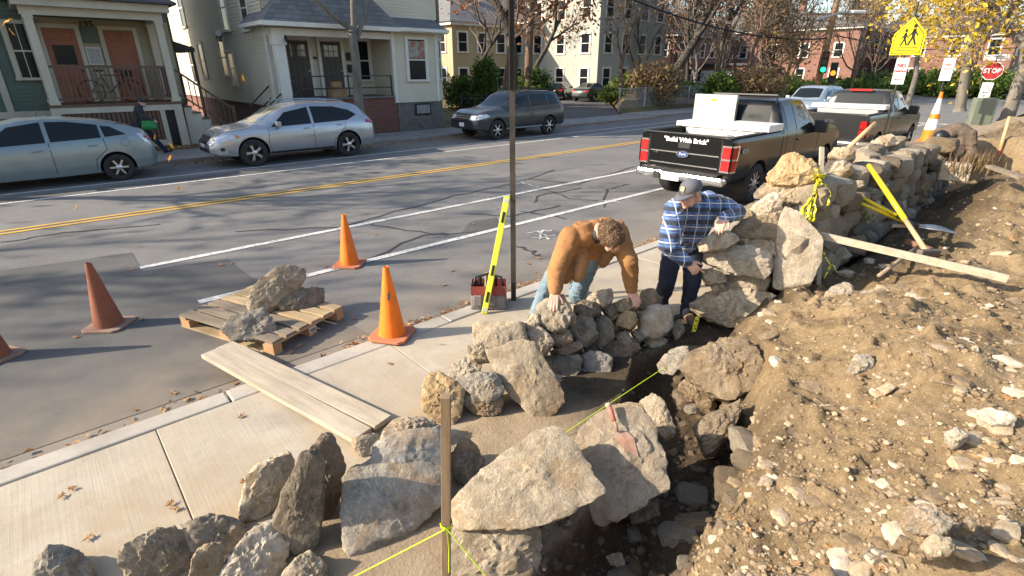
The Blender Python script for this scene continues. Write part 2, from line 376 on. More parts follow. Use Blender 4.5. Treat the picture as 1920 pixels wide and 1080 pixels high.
# ------------------------------------------------------------------ far side: kerb, sidewalk, driveway, lawns
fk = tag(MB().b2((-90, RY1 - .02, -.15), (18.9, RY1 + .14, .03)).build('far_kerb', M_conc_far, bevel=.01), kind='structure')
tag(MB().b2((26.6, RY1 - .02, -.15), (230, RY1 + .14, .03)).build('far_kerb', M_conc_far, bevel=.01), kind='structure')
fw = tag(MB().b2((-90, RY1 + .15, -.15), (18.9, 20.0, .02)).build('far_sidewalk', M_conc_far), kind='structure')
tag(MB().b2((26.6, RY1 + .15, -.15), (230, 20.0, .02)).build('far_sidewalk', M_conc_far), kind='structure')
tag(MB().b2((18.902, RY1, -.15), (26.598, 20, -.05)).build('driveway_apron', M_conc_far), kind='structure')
sheet('driveway', [(19.0, 20.005), (26.4, 20.005), (36, 28.5), (46, 33), (46, 42), (33, 40), (26, 31)], -.045, M_asph_new)
sheet('yard', [(-90, 20.01), (18.8, 20.01), (25.8, 31), (33, 40.2), (46, 42.2), (60, 120), (-90, 120)], .012, M_lawn)
def slope_yard():
    vs = [(26.7, 20.05, -.02), (90, 20.05, -.02), (27.2, 20.5, .22), (90, 20.5, .22), (29.5, 22.0, .55), (90, 22.0, .55), (37, 28.2, .6), (90, 28.2, .6), (46.5, 33, .7), (90, 33, .7), (47, 90, .7), (200, 90, .7), (200, 20.05, -.02), (36.2, 28.3, -.1), (46.2, 33, -.1), (26.6, 20.1, -.1)]
    return MB().add(vs, [(0, 1, 3, 2), (2, 3, 5, 4), (4, 5, 7, 6), (6, 7, 9, 8), (8, 9, 11, 10), (1, 12, 11, 9, 7, 5, 3), (0, 2, 4, 6, 13, 15), (6, 8, 14, 13)])
tag(slope_yard().build('yard', M_lawn, fixn=False), kind='structure')
sheet('verge', [(34, 3.95), (230, 3.95), (230, -150), (34, -150)], -.03, M_lawn)

# ------------------------------------------------------------------ stones
def mat_stone(name, dark, mid, light, dust=0.35):
    m, nt, b, n, l = newmat(name); vec = coords(nt, 'Object', True)
    c = ramp(nt, noise_n(nt, vec, 4.0, 9, 0.68, .6), [(0.28, dark), (0.5, mid), (0.74, light)])
    c = mix(nt, ramp(nt, noise_n(nt, vec, 13, 7, 0.7, .4), [(0.40, 0.0), (0.70, 0.6)]), c, [x * .5 for x in dark])
    c = mix(nt, ramp(nt, noise_n(nt, vec, 70, 4, 0.7), [(0.55, 0.0), (0.74, 0.55)]), c, [min(.7, x * 1.45) for x in light])
    c = mix(nt, ramp(nt, noise_n(nt, vec, 90, 3, 0.6), [(0.58, 0.0), (0.75, 0.7)]), c, [x * .4 for x in dark])
    c = mix(nt, ramp(nt, noise_n(nt, vec, 2.3, 6, .7), [(0.48, 0.0), (0.66, dust)]), c, (0.33, 0.255, 0.16))
    c = mix(nt, ramp(nt, noise_n(nt, vec, 1.9, 5, .6, 1.8), [(.52, 0.0), (.62, .45)]), c, (0.33, 0.205, 0.095)); c = mix(nt, ramp(nt, noise_n(nt, vec, 6.5, 6, .75, .8), [(.54, 0.0), (.64, .6)]), c, [x * .42 for x in mid]); c = mix(nt, ramp(nt, noise_n(nt, vec, 3.1, 3, .5, 3.5), [(.485, 0.0), (.5, .5), (.515, 0.0)]), c, [min(.8, x * 1.3) for x in light])
    oi = n.new('ShaderNodeObjectInfo'); c = mix(nt, ramp(nt, oi.outputs['Random'], [(.0, 0.0), (.5, .1), (1.0, .5)]), c, (0.235, 0.165, 0.095)); rv = n.new('ShaderNodeMath'); rv.operation = 'FRACT'; r7 = n.new('ShaderNodeMath'); r7.operation = 'MULTIPLY'; r7.inputs[1].default_value = 7.3; l.new(oi.outputs['Random'], r7.inputs[0]); l.new(r7.outputs[0], rv.inputs[0]); c = mix(nt, 1.0, c, ramp(nt, rv.outputs[0], [(.0, .84), (1.0, 1.16)]), 'MULTIPLY')
    l.new(c, b.inputs['Base Color']); b.inputs['Roughness'].default_value = .9; b.inputs['Specular IOR Level'].default_value = .25
    p = bumpn(nt, b, noise_n(nt, vec, 11, 9, .72, .5), .8, .03); p = bumpn(nt, b, noise_n(nt, vec, 48, 7, .75, .3), .8, .010, p); bumpn(nt, b, noise_n(nt, vec, 220, 4, .7), .45, .002, p); return m
ST = {'grey': mat_stone('stone_grey', (0.19, 0.17, 0.135), (0.33, 0.295, 0.235), (0.50, 0.45, 0.365)),
      'tan': mat_stone('stone_tan', (0.25, 0.20, 0.13), (0.42, 0.345, 0.24), (0.57, 0.48, 0.355)),
      'gold': mat_stone('stone_gold', (0.27, 0.175, 0.08), (0.40, 0.285, 0.145), (0.50, 0.40, 0.25), .2),
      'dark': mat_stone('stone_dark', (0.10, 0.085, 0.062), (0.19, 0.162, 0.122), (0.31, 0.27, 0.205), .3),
      'pale': mat_stone('stone_pale', (0.38, 0.32, 0.235), (0.54, 0.475, 0.365), (0.68, 0.61, 0.49), .3),
      'blue': mat_stone('stone_bluegrey', (0.19, 0.195, 0.185), (0.30, 0.30, 0.28), (0.41, 0.40, 0.36), .2),
      'dirty': mat_stone('stone_dirty', (0.10, 0.072, 0.042), (0.20, 0.155, 0.10), (0.36, 0.31, 0.235), .7)}
_ico = {}
def ico(k):
    if k not in _ico:
        bm = bmesh.new(); bmesh.ops.create_icosphere(bm, subdivisions=k, radius=1.0)
        _ico[k] = (np.array([v.co[:] for v in bm.verts]), [[v.index for v in f.verts] for f in bm.faces]); bm.free()
    return _ico[k]
def rock_mesh(pts, seed=0, sub=4, k=16, rough=1.0, ncut=9):
    """rounded, chipped body inside the convex hull of pts (world coords); returns mesh and its centre"""
    P = np.array([p[:] for p in pts], float); c = P.mean(0); Q = P - c
    bm = bmesh.new()
    for q in Q: bm.verts.new(q)
    bmesh.ops.convex_hull(bm, input=bm.verts); bm.normal_update()
    N = []; D = []
    for f in bm.faces:
        nn = np.array(f.normal[:]); dd = float(nn @ np.array(f.verts[0].co[:]))
        if dd < 0: nn, dd = -nn, -dd
        if dd > 1e-4: N.append(nn); D.append(dd)
    bm.free(); N = np.array(N); D = np.array(D)
    w, E = np.linalg.eigh(np.cov(Q.T)); S = E @ np.diag(np.sqrt(np.maximum(w, 1e-6))) @ E.T
    U, F = ico(sub); d = U @ S; d /= np.linalg.norm(d, axis=1)[:, None]
    rg = np.random.RandomState(int(seed) * 31 + 7)          # extra fracture planes that chip corners off
    cn = rg.normal(size=(max(1, ncut), 3)); ncut = max(1, ncut); cn /= np.linalg.norm(cn, axis=1)[:, None]; N = np.concatenate([N, cn]); D = np.concatenate([D, (cn @ Q.T).max(1) * rg.uniform(.76, .93, ncut)])
    k = k * 2.2; q = np.maximum(d @ N.T / D[None, :], 0); r = (q ** k).sum(1) ** (-1.0 / k)
    X = d * r[:, None] * 1.085; s = float(np.sqrt(w).mean()) * 2
    o = np.array([seed * 7.13, seed * 3.7, seed * 1.9])
    n1 = fbm(X / s * 1.6 + o, 3); n2 = fbm(X / s * 5 + o, 3, ridge=True) - .4; n3 = fbm(X * 38 + o, 3)
    bite = np.minimum(0, fbm(X / s * 2.6 + o * 2, 2) + .15)
    n4 = fbm(X / s * 11 + o * 3, 3, ridge=True) - .3; step = np.round(fbm(X / s * 2.2 + o * 5, 2) * 5) / 5
    disp = rough * (s * (.035 * n1 + .030 * n2 + .019 * n4 + .034 * step + .09 * bite) + .005 * n3)
    X = X + d * disp[:, None]
    me = bpy.data.meshes.new('stone'); me.from_pydata(X.tolist(), [], F); me.polygons.foreach_set('use_smooth', [True] * len(F)); me.set_sharp_from_angle(angle=R(27))
    return me, Vector(c)
def outline_pts(pix, anchor, tilt=45, thick=.2, shrink=.78, yaw=0, seed=0):
    rnd = random.Random(seed * 13 + 5)
    cx = sum(p[0] for p in pix) / len(pix); cy = sum(p[1] for p in pix) / len(pix); k, val = anchor
    if k == 'z': b = max(pix, key=lambda p: p[1]); A = G(b[0], b[1], val)
    elif k == 'y': A = GY(cx, cy, val)
    elif k == 'x': A = GX(cx, cy, val)
    else: A = CAMP + ray(cx, cy).normalized() * val
    hd = V(-A.x, -A.y, 0).normalized(); hd.rotate(Matrix.Rotation(R(yaw), 3, 'Z'))
    n = hd * math.cos(R(tilt)) + _u * math.sin(R(tilt)); F = []
    for p in pix:
        d = ray(*p); F.append(CAMP + d * ((A - CAMP).dot(n) / d.dot(n)))
    c = sum(F, V(0, 0, 0)) / len(F); out = list(F)
    for f in F: out.append(c + (f - c) * shrink - n * thick * rnd.uniform(.75, 1.1))
    for i in range(4):
        f = rnd.choice(F); out.append(c + (f - c) * rnd.uniform(.2, .55) + n * thick * rnd.uniform(.02, .16))
    return out
NS = [0]
def stone(pix, anchor, mat='tan', tilt=45, thick=.2, label=None, parent=None, sub=4, k=16, yaw=0, rough=1.0, shrink=.78, group=None, name='stone', chips=9):
    NS[0] += 1; pts = outline_pts(pix, anchor, tilt, thick, shrink, yaw, NS[0])
    me, c = rock_mesh(pts, NS[0], sub, k, rough, chips)
    o = obj_from(me, name, ST[mat], parent, loc=c)
    if label: tag(o, label, 'stone', group)
    return o
LG = 'loose stones lying ready beside the sidewalk'
L = lambda *a, **k: stone(*a, group=LG, sub=5, **k)
L([(446, 974), (467, 897), (498, 862), (537, 839), (563, 862), (516, 953), (505, 967), (470, 981)], ('z', 0), 'tan', 22, .16, 'tall tan stone leaning leftmost of the three upright stones', k=22)
L([(509, 971), (565, 855), (586, 851), (600, 869), (603, 925), (597, 1034), (565, 1041), (534, 1048)], ('z', 0), 'dark', 15, .15, 'narrow dark wedge stone standing in the middle of three upright stones', k=24, yaw=-25)
L([(572, 848), (600, 816), (625, 821), (643, 858), (644, 890), (639, 946), (604, 981), (590, 930)], ('z', 0.0), 'dark', 15, .13, 'round-topped dark stone standing rightmost of the three upright stones', k=18)
L([(640, 897), (692, 862), (759, 855), (827, 880), (827, 946), (752, 1010), (678, 1048), (639, 1053)], ('z', 0.02), 'grey', 52, .13, 'large flat grey slab lying tilted under a blue-grey block', k=24, rough=.8)
L([(695, 834), (745, 809), (826, 802), (850, 816), (826, 872), (787, 900), (738, 920), (713, 900), (694, 855)], ('z', .14), 'blue', 38, .22, 'smooth blue-grey block resting on the tilted flat slab', k=20, rough=.6)
L([(706, 822), (735, 784), (783, 778), (825, 795), (840, 812), (790, 815), (740, 815)], ('z', .12), 'grey', 60, .2, 'crumbly rough stone behind the blue-grey block', rough=1.5)
L([(660, 823), (706, 812), (712, 835), (692, 855), (681, 858), (662, 840)], ('z', 0), 'tan', 35, .12, 'small grey-tan stone at the end of the plank')
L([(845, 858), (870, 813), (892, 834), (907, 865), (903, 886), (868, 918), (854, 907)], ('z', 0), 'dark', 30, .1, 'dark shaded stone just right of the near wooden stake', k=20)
L([(842, 939), (870, 915), (948, 858), (1001, 809), (1043, 797), (1062, 820), (1075, 855), (1117, 904), (1127, 922), (1081, 953), (1011, 981), (955, 981), (860, 990), (846, 967)], ('z', .20), 'tan', 62, .13, 'big flat triangular tan stone lying right of the near stake', k=26, rough=.6, shrink=.86, chips=2)
L([(1071, 837), (1110, 784), (1138, 763), (1198, 758), (1222, 788), (1247, 827), (1256, 872), (1250, 915), (1194, 943), (1134, 990), (1106, 974), (1075, 930)], ('z', -.08), 'pale', 50, .26, 'large pale boulder with a trowel lying on it', k=18, rough=.8)
L([(1199, 753), (1224, 739), (1243, 749), (1268, 802), (1266, 820), (1250, 830), (1222, 790)], ('z', .06), 'tan', 42, .13, 'tan stone tucked behind the boulder with the trowel', k=18)
L([(846, 985), (930, 978), (1008, 985), (1011, 1024), (1001, 1120), (846, 1140)], ('z', -.12), 'tan', 42, .3, 'rough brown stone under the triangular stone at the bottom edge', k=18)
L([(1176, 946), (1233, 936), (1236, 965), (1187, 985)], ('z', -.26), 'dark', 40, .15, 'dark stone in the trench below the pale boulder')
L([(1137, 1042), (1160, 1035), (1173, 1048), (1168, 1062), (1142, 1058)], ('z', -.28), 'grey', 50, .06, 'small flat stone on the dark trench floor')
BG = 'row of stones at the bottom left'
L2 = lambda *a, **k: stone(*a, group=BG, sub=5, **k)
L2([(65, 1050), (85, 1025), (106, 1017), (143, 1031), (171, 1060), (187, 1100), (120, 1130), (55, 1110)], ('z', 0), 'grey', 40, .2, 'rough grey stone at the far bottom left corner')
L2([(228, 1031), (285, 994), (338, 986), (367, 1027), (350, 1100), (262, 1110), (232, 1060)], ('z', 0), 'tan', 35, .22, 'broad tan stone with a shaded overhang, second from bottom left', rough=1.2)
L2([(338, 982), (407, 964), (448, 972), (475, 999), (444, 1035), (407, 1045), (360, 1030)], ('z', 0), 'grey', 42, .18, 'humped grey stone behind the bottom row, left of the upright stones', rough=1.2)
L2([(350, 1100), (367, 1039), (391, 1017), (416, 1019), (418, 1060), (400, 1120)], ('z', 0), 'tan', 28, .1, 'narrow tan stone wedged between larger bottom row stones')
L2([(405, 1085), (440, 1035), (485, 982), (526, 978), (540, 1003), (534, 1060), (517, 1120), (420, 1130)], ('z', 0), 'pale', 40, .2, 'big light rough boulder in the bottom row before the dark wedge', rough=1.3)
L2([(526, 1080), (560, 1045), (583, 1033), (615, 1060), (618, 1100), (570, 1120)], ('z', 0), 'tan', 42, .15, 'low tan stone at the right end of the bottom row')
CG = 'loose stones at the end of the dry wall'
L3 = lambda *a, **k: stone(*a, group=CG, sub=5, **k)
L3([(914, 659), (950, 648), (994, 636), (1021, 674), (1052, 733), (1052, 754), (1027, 784), (994, 778), (956, 739), (929, 695)], ('z', 0.0), 'tan', 34, .24, 'long tan beam-like stone sloping down under the squared block', k=22, rough=.7, chips=3)
L3([(889, 609), (899, 604), (981, 604), (992, 634), (964, 650), (935, 656), (890, 644)], ('z', .30), 'tan', 30, .26, 'squared cut tan block on top of the loose stones', k=30, rough=.4, shrink=.95, chips=1)
L3([(796, 707), (816, 696), (840, 710), (867, 730), (867, 766), (852, 797), (813, 787), (787, 769), (793, 727)], ('z', 0), 'gold', 35, .2, 'golden brown rounded stone on the sidewalk by the stake top')
L3([(859, 707), (923, 693), (941, 713), (944, 736), (911, 758), (861, 722)], ('z', .12), 'grey', 40, .18, 'grey stone between the golden stone and the long sloping stone', k=18)
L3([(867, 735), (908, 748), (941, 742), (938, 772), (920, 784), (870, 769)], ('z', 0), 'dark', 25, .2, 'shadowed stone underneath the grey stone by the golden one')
L3([(840, 704), (849, 683), (879, 665), (902, 680), (900, 700), (858, 712)], ('z', .12), 'pale', 42, .2, 'small pale stone at the sidewalk side of the loose pile')
L3([(873, 652), (887, 642), (917, 650), (920, 678), (890, 676)], ('z', .26), 'tan', 40, .2, 'small rough stone tucked under the squared block')

# ------------------------------------------------------------------ the dry wall being laid
dw = empty('dry_stone_wall', G(1100, 680, 0), 0, 'low dry wall of loose stones being laid in front of the kneeling man', 'stone wall')
dwl = dw.location.copy()
def wstone(root, *a, **k):
    o = stone(*a, parent=root, **k); o.location = o.location - root.location; return o
def face(p0, p1, back=.0):  # anchor distance on the vertical plane through two ground points, leaning back with height
    p0 = V(p0[0], p0[1], 0); p1 = V(p1[0], p1[1], 0); d = (p1 - p0).normalized(); n = V(d.y, -d.x, back).normalized()
    return lambda px, py: ((p0 - CAMP).dot(n) / ray(px, py).normalized().dot(n))
F1 = face((2.55, 2.72), (4.05, 2.28), .25)
def onface(F, pix, off=0): return ('r', F(sum(p[0] for p in pix) / len(pix), sum(p[1] for p in pix) / len(pix)) + off)
DW = [([(1006, 570), (1027, 559), (1056, 553), (1074, 588), (1059, 615), (1036, 622), (1012, 606)], 'grey', 0), ([(978, 610), (1006, 582), (1014, 606), (997, 622)], 'tan', .05),
      ([(988, 624), (1015, 608), (1039, 641), (1021, 667), (1006, 655)], 'grey', -.05), ([(1022, 624), (1065, 615), (1073, 639), (1056, 650), (1041, 645)], 'tan', 0),
      ([(1030, 658), (1059, 645), (1089, 637), (1092, 652), (1059, 668)], 'tan', 0), ([(1066, 609), (1089, 588), (1112, 597), (1121, 633), (1098, 648), (1072, 632)], 'dark', 0),
      ([(1112, 606), (1127, 588), (1149, 604), (1150, 630), (1127, 652), (1114, 641)], 'dark', 0), ([(1077, 573), (1095, 562), (1121, 568), (1128, 585), (1101, 594), (1080, 586)], 'dark', .06),
      ([(1101, 556), (1116, 546), (1145, 542), (1149, 559), (1132, 575), (1104, 564)], 'grey', .1), ([(1150, 566), (1181, 556), (1198, 572), (1175, 584), (1153, 582)], 'tan', .08),
      ([(1196, 549), (1222, 541), (1238, 556), (1235, 567), (1204, 579), (1190, 572)], 'dark', .1), ([(1152, 601), (1172, 584), (1190, 580), (1195, 600), (1182, 616), (1160, 614)], 'gold', 0),
      ([(1193, 591), (1222, 573), (1255, 573), (1261, 606), (1234, 632), (1210, 629), (1196, 611)], 'pale', -.05), ([(1208, 639), (1231, 629), (1250, 636), (1247, 649), (1225, 659)], 'pale', -.04),
      ([(1125, 650), (1154, 634), (1190, 637), (1201, 656), (1183, 672), (1142, 676)], 'dark', 0), ([(1150, 627), (1175, 617), (1187, 639), (1172, 649)], 'grey', 0),
      ([(1022, 667), (1071, 660), (1091, 674), (1082, 706), (1044, 726), (1026, 695)], 'dark', -.04), ([(1090, 667), (1116, 655), (1147, 671), (1144, 697), (1119, 709), (1095, 690)], 'blue', -.15),
      ([(1075, 712), (1095, 687), (1121, 708), (1114, 726), (1086, 722)], 'grey', -.12), ([(1259, 611), (1276, 598), (1284, 618), (1266, 642)], 'tan', 0),
      ([(1184, 622), (1203, 612), (1210, 632), (1196, 642)], 'grey', .02), ([(1203, 682), (1213, 660), (1240, 658), (1238, 692)], 'dirty', 0), ([(1060, 590), (1078, 584), (1080, 606), (1066, 612)], 'tan', .08),
      ([(1130, 577), (1152, 570), (1158, 592), (1145, 604)], 'dark', .08), ([(1093, 640), (1116, 634), (1130, 655), (1100, 668)], 'dark', .06), ([(1190, 655), (1210, 645), (1222, 662), (1200, 678)], 'tan', .05)]
for pix, mt, off in DW:
    w = max(p[0] for p in pix) - min(p[0] for p in pix)
    wstone(dw, pix, onface(F1, pix, off), mt, 38, .10 + w * .0032, k=20, shrink=.95)
stone([(1231, 682), (1258, 653), (1284, 644), (1290, 660), (1268, 700), (1237, 700)], ('z', .02), 'grey', 45, .12, 'oval grey stone under the string at the right end of the dry wall', group=CG)

for i in range(34):   # smaller hearting stones that show in the gaps
    px = random.Random(i).uniform(1000, 1262); py = random.Random(i + 99).uniform(585 if px < 1190 else 600, 700 if px < 1120 else 672); s = random.Random(i + 7).uniform(11, 19)
    pix = [(px + s * math.cos(a) * random.Random(i + a).uniform(.8, 1.2), py + s * .8 * math.sin(a)) for a in (0, .9, 1.9, 3.1, 4.2, 5.3)]
    wstone(dw, pix, onface(F1, pix, .14), ('dark', 'grey', 'tan')[i % 3], 38, .14, sub=3, k=14)
# ------------------------------------------------------------------ the standing old wall
ow = empty('stone_wall', (5.0, 1.9, 0), 0, 'tall old fieldstone wall the man in plaid leans on, running back along the sidewalk', 'stone wall')
F2 = face((4.55, 2.28), (5.45, 1.58), .02)
OW = [([(1307, 453), (1338, 432), (1381, 438), (1385, 449), (1358, 465), (1315, 471)], 'pale', -.03, .25), ([(1307, 469), (1358, 462), (1401, 457), (1449, 478), (1450, 504), (1432, 522), (1369, 510), (1311, 484)], 'pale', -.05, .35),
      ([(1385, 445), (1449, 447), (1453, 478), (1401, 459)], 'tan', -.02, .3), ([(1366, 440), (1397, 411), (1443, 400), (1461, 411), (1453, 450), (1397, 440)], 'tan', .06, .35),
      ([(1408, 389), (1451, 362), (1469, 383), (1465, 409), (1416, 411)], 'pale', .15, .3), ([(1358, 515), (1408, 510), (1445, 522), (1438, 545), (1377, 552), (1342, 545)], 'pale', .0, .3),
      ([(1311, 506), (1354, 500), (1364, 527), (1323, 533)], 'grey', .05, .25), ([(1280, 572), (1327, 548), (1397, 541), (1447, 556), (1432, 595), (1381, 615), (1354, 611), (1296, 586)], 'tan', -.12, .4),
      ([(1330, 528), (1345, 518), (1362, 540), (1340, 552)], 'tan', .02, .2), ([(1424, 358), (1447, 339), (1500, 344), (1535, 350), (1515, 378), (1471, 383), (1428, 366)], 'tan', .35, .4),
      ([(1462, 380), (1500, 374), (1520, 395), (1490, 410), (1466, 405)], 'dark', .3, .3), ([(1340, 560), (1400, 590), (1430, 600), (1420, 640), (1350, 630), (1320, 590)], 'dirty', .1, .3)]
for pix, mt, off, th in OW: wstone(ow, pix, onface(F2, pix, off), mt, 30, th, k=14, sub=5, rough=1.15)
wstone(ow, [(1432, 337), (1471, 294), (1498, 288), (1535, 306), (1535, 335), (1498, 348), (1447, 345)], ('y', 2.0), 'gold', 35, .35, sub=5)
for pix, mt, y in [([(1552, 294), (1564, 272), (1603, 276), (1605, 296), (1575, 304)], 'tan', 2.05), ([(1544, 327), (1552, 300), (1595, 302), (1601, 319), (1575, 335)], 'tan', 1.95), ([(1601, 284), (1630, 272), (1636, 296), (1610, 300)], 'grey', 2.05),
                   ([(1628, 273), (1653, 252), (1673, 251), (1686, 269), (1649, 278)], 'pale', 2.1), ([(1632, 296), (1661, 276), (1667, 296), (1642, 304)], 'tan', 2.0), ([(1667, 280), (1680, 272), (1683, 309), (1665, 315)], 'tan', 2.05),
                   ([(1544, 350), (1614, 337), (1618, 350), (1568, 364)], 'pale', 1.85), ([(1548, 366), (1572, 362), (1574, 385), (1548, 387)], 'dark', 1.8), ([(1605, 300), (1640, 304), (1645, 325), (1612, 330)], 'grey', 1.95), ([(1575, 366), (1612, 358), (1620, 380), (1585, 388)], 'dark', 1.8),
                   ([(1645, 305), (1668, 300), (1672, 330), (1648, 335)], 'dark', 2.0), ([(1684, 275), (1705, 278), (1708, 300), (1686, 308)], 'pale', 2.15), ([(1700, 300), (1720, 298), (1718, 325), (1694, 325)], 'dark', 2.0), ([(1620, 335), (1650, 338), (1655, 365), (1624, 362)], 'dark', 1.85)]:
    wstone(ow, pix, ('y', y), mt, 30, .3)
# courses of fieldstone on both faces, up to the ridge
rs = random.Random(11); var = []
for i in range(7):
    me, c = rock_mesh([V(rs.uniform(.7, 1) * a, rs.uniform(.7, 1) * b, rs.uniform(.7, 1) * d) for a in (-1, 1) for b in (-1, 1) for d in (-1, 1)] + [V(0, 0, 1.05), V(1.1, 0, 0), V(0, 1.1, 0)], 50 + i, 3, 12)
    me.materials.append(ST[('tan', 'grey', 'dark', 'dirty', 'tan', 'grey', 'pale')[i]]); var.append(me)
def put(me, name, parent, loc, s, rot):
    o = bpy.data.objects.new(name, me); COL.objects.link(o); o.parent = parent; o.location = loc if parent is None else Vector(loc) - parent.location
    o.scale = s; o.rotation_euler = rot; return o
for yface, z0 in ((1.88, .35), (2.18, -.05)):
    z = z0
    while z < 1.34:
        h = rs.uniform(.15, .25); x = 5.05 + rs.uniform(0, .2) + max(0, z - .9) * 1.6
        while x < 11.2 - (z - .6) * .4:
            lx = rs.uniform(.11, .25); top = 1.26 + .12 * math.sin(x * 1.7)
            if z < top: put(rs.choice(var), 'stone', ow, (x + lx, yface + rs.uniform(-.05, .05), z + h / 2), (lx * 1.08, rs.uniform(.15, .24), h * rs.uniform(.55, .68)), (rs.uniform(-.15, .15), rs.uniform(-.18, .18), rs.uniform(-.2, .2)))
            x += lx * 2
        z += h
MB().box((8.2, 2.03, .42), (5.7, .22, .9)).build('rubble_core', ST['dirty'], ow).location = -ow.location

sl_pix = [(1451, 533), (1455, 453), (1463, 411), (1474, 391), (1498, 403), (1539, 445), (1539, 484), (1517, 537), (1474, 545)]
stone(sl_pix, onface(F2, sl_pix, -.20), 'pale', 12, .16, 'tall pale slab standing upright against the wall beside the stake', sub=5, k=24, rough=.5, chips=1, shrink=.92)

# ------------------------------------------------------------------ dirty footing stones and stones on the bank
KG = 'stones lying on the dirt bank'
K = lambda pix, z, mt, label, tilt=50, th=.12, **k: stone(pix, ('z', z), mt, tilt, th, label, group=KG, **k)
fo = [([(1279, 689), (1297, 655), (1342, 629), (1372, 640), (1417, 640), (1427, 689), (1405, 730), (1365, 747), (1324, 734)], .10, 'dirty', 'large dirt-caked footing stone below the overhanging slab'),
      ([(1262, 722), (1294, 712), (1344, 756), (1327, 770)], -.12, 'dirty', 'long dirty stone edge sticking out of the trench side'),
      ([(1299, 799), (1316, 780), (1365, 758), (1388, 750), (1378, 795), (1354, 828), (1327, 853)], -.05, 'dirty', 'dirt-covered stone in the trench bank, pale at its left edge')]
for pix, z, mt, lb in fo: stone(pix, ('z', z), mt, 48, .3, lb, sub=5, rough=1.2, group='footing stones in the trench side')
K([(1539, 564), (1560, 537), (1591, 527), (1605, 543), (1575, 568)], .50, 'grey', 'angular grey stone right below the upright slab', sub=5)
K([(1607, 549), (1653, 541), (1667, 556), (1630, 572), (1610, 568)], .50, 'grey', 'flat grey stone beside the angular one, under the plank')
K([(1560, 467), (1583, 461), (1597, 480), (1575, 490)], .52, 'pale', 'rounded pale stone in the shade behind the upright slab')
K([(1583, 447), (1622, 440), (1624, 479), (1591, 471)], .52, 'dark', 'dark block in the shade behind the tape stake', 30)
K([(1677, 568), (1708, 545), (1745, 566), (1692, 586)], .58, 'pale', 'pale dusty stone below the middle of the plank', rough=.6)
K([(1638, 587), (1665, 568), (1684, 582), (1653, 593)], .55, 'pale', 'small pale stone left of the dusty one below the plank')
K([(1562, 591), (1591, 560), (1605, 570), (1575, 605)], .50, 'tan', 'brown upright stone below the angular grey one')
K([(1581, 599), (1607, 576), (1638, 595), (1660, 618), (1626, 617)], .48, 'tan', 'clay-covered stone with a pale broken top')
K([(1704, 603), (1727, 587), (1741, 605), (1712, 619)], .55, 'grey', 'small square grey stone on the upper bank')
K([(1586, 698), (1605, 664), (1635, 664), (1639, 685), (1601, 706)], .62, 'grey', 'angular grey stone alone in the middle of the bank', sub=5)
K([(1719, 715), (1736, 702), (1761, 715), (1740, 728)], .74, 'pale', 'round cream cobble in the middle right of the bank', rough=.4)
K([(1643, 728), (1662, 716), (1682, 724), (1660, 740)], .68, 'tan', 'round tan cobble left of the cream one', rough=.4)
K([(1686, 722), (1702, 716), (1720, 724), (1703, 736)], .7, 'pale', 'small pale cobble between two round cobbles', rough=.4)
K([(1685, 981), (1699, 950), (1740, 943), (1764, 958), (1787, 975), (1776, 999), (1725, 1004)], .82, 'grey', 'big knobbly grey stone at the bottom right of the bank', 45, .16, sub=5, rough=1.2)
K([(1801, 988), (1816, 966), (1833, 978), (1826, 996)], .84, 'tan', 'small tan stone right of the big knobbly one')
K([(1670, 1030), (1690, 1000), (1712, 1012), (1702, 1035)], .82, 'dirty', 'brown clod-like stone below the big knobbly one')
K([(1725, 1030), (1745, 1003), (1790, 1010), (1788, 1035), (1750, 1050)], .83, 'tan', 'tan stone leaning below the big knobbly one')
K([(1829, 775), (1850, 762), (1900, 778), (1905, 793), (1860, 795)], .82, 'pale', 'pale flat stone half buried near the right edge', 65)
K([(1772, 808), (1800, 802), (1818, 815), (1795, 828)], .8, 'pale', 'flat pale stone left of the right edge, half buried', 65)
K([(1628, 655), (1650, 628), (1690, 640), (1685, 660), (1650, 662)], .6, 'dirty', 'brown boulder half buried in the bank centre', 55)
K([(1575, 640), (1600, 610), (1640, 625), (1645, 648), (1610, 660)], .52, 'dirty', 'broad clay-coated boulder above the bank centre', 55)

COB = [M('cobble_cream', (0.46, 0.37, 0.25), (0.64, 0.55, 0.41), 1.6, .9, .4, 9, .1), M('cobble_tan', (0.34, 0.25, 0.15), (0.50, 0.40, 0.27), 1.6, .9, .5, 9, .1), M('cobble_clay', (0.22, 0.155, 0.088), (0.36, 0.27, 0.17), 1.6, .95, .6, 9, .1)]
rs = random.Random(4); NB = 0
pv = []
for i in range(6):
    me, c = rock_mesh([V(rs.uniform(.6, 1) * a, rs.uniform(.6, 1) * b, rs.uniform(.5, .9) * d) for a in (-1, 1) for b in (-1, 1) for d in (-1, 1)], 80 + i, 2, 9)
    me.materials.append(COB[i % 3]); pv.append(me)
bst = []
while NB < 280:
    px, py = rs.uniform(1240, 1915), rs.uniform(330, 1075); p = G(px, py, .7)
    if p.x > 14 or np.interp(p.x, EX, EY) - p.y < .12: continue
    s = rs.choice((.009, .011, .014, .014, .018, .022, .028, .042)) * (1 + p.x * .08)
    bst.append((p.x, p.y, s)); NB += 1
for (x, y, s), z in zip(bst, soil_h(np.array([b[0] for b in bst]), np.array([b[1] for b in bst]))):
    put(rs.choice(pv), 'stone', soil, (x, y, z - s * .12), (s * rs.uniform(.9, 1.5), s, s * rs.uniform(.5, .8)), (rs.uniform(-.3, .3), rs.uniform(-.3, .3), rs.uniform(0, 6.3)))
rs = random.Random(15); tb_ = []
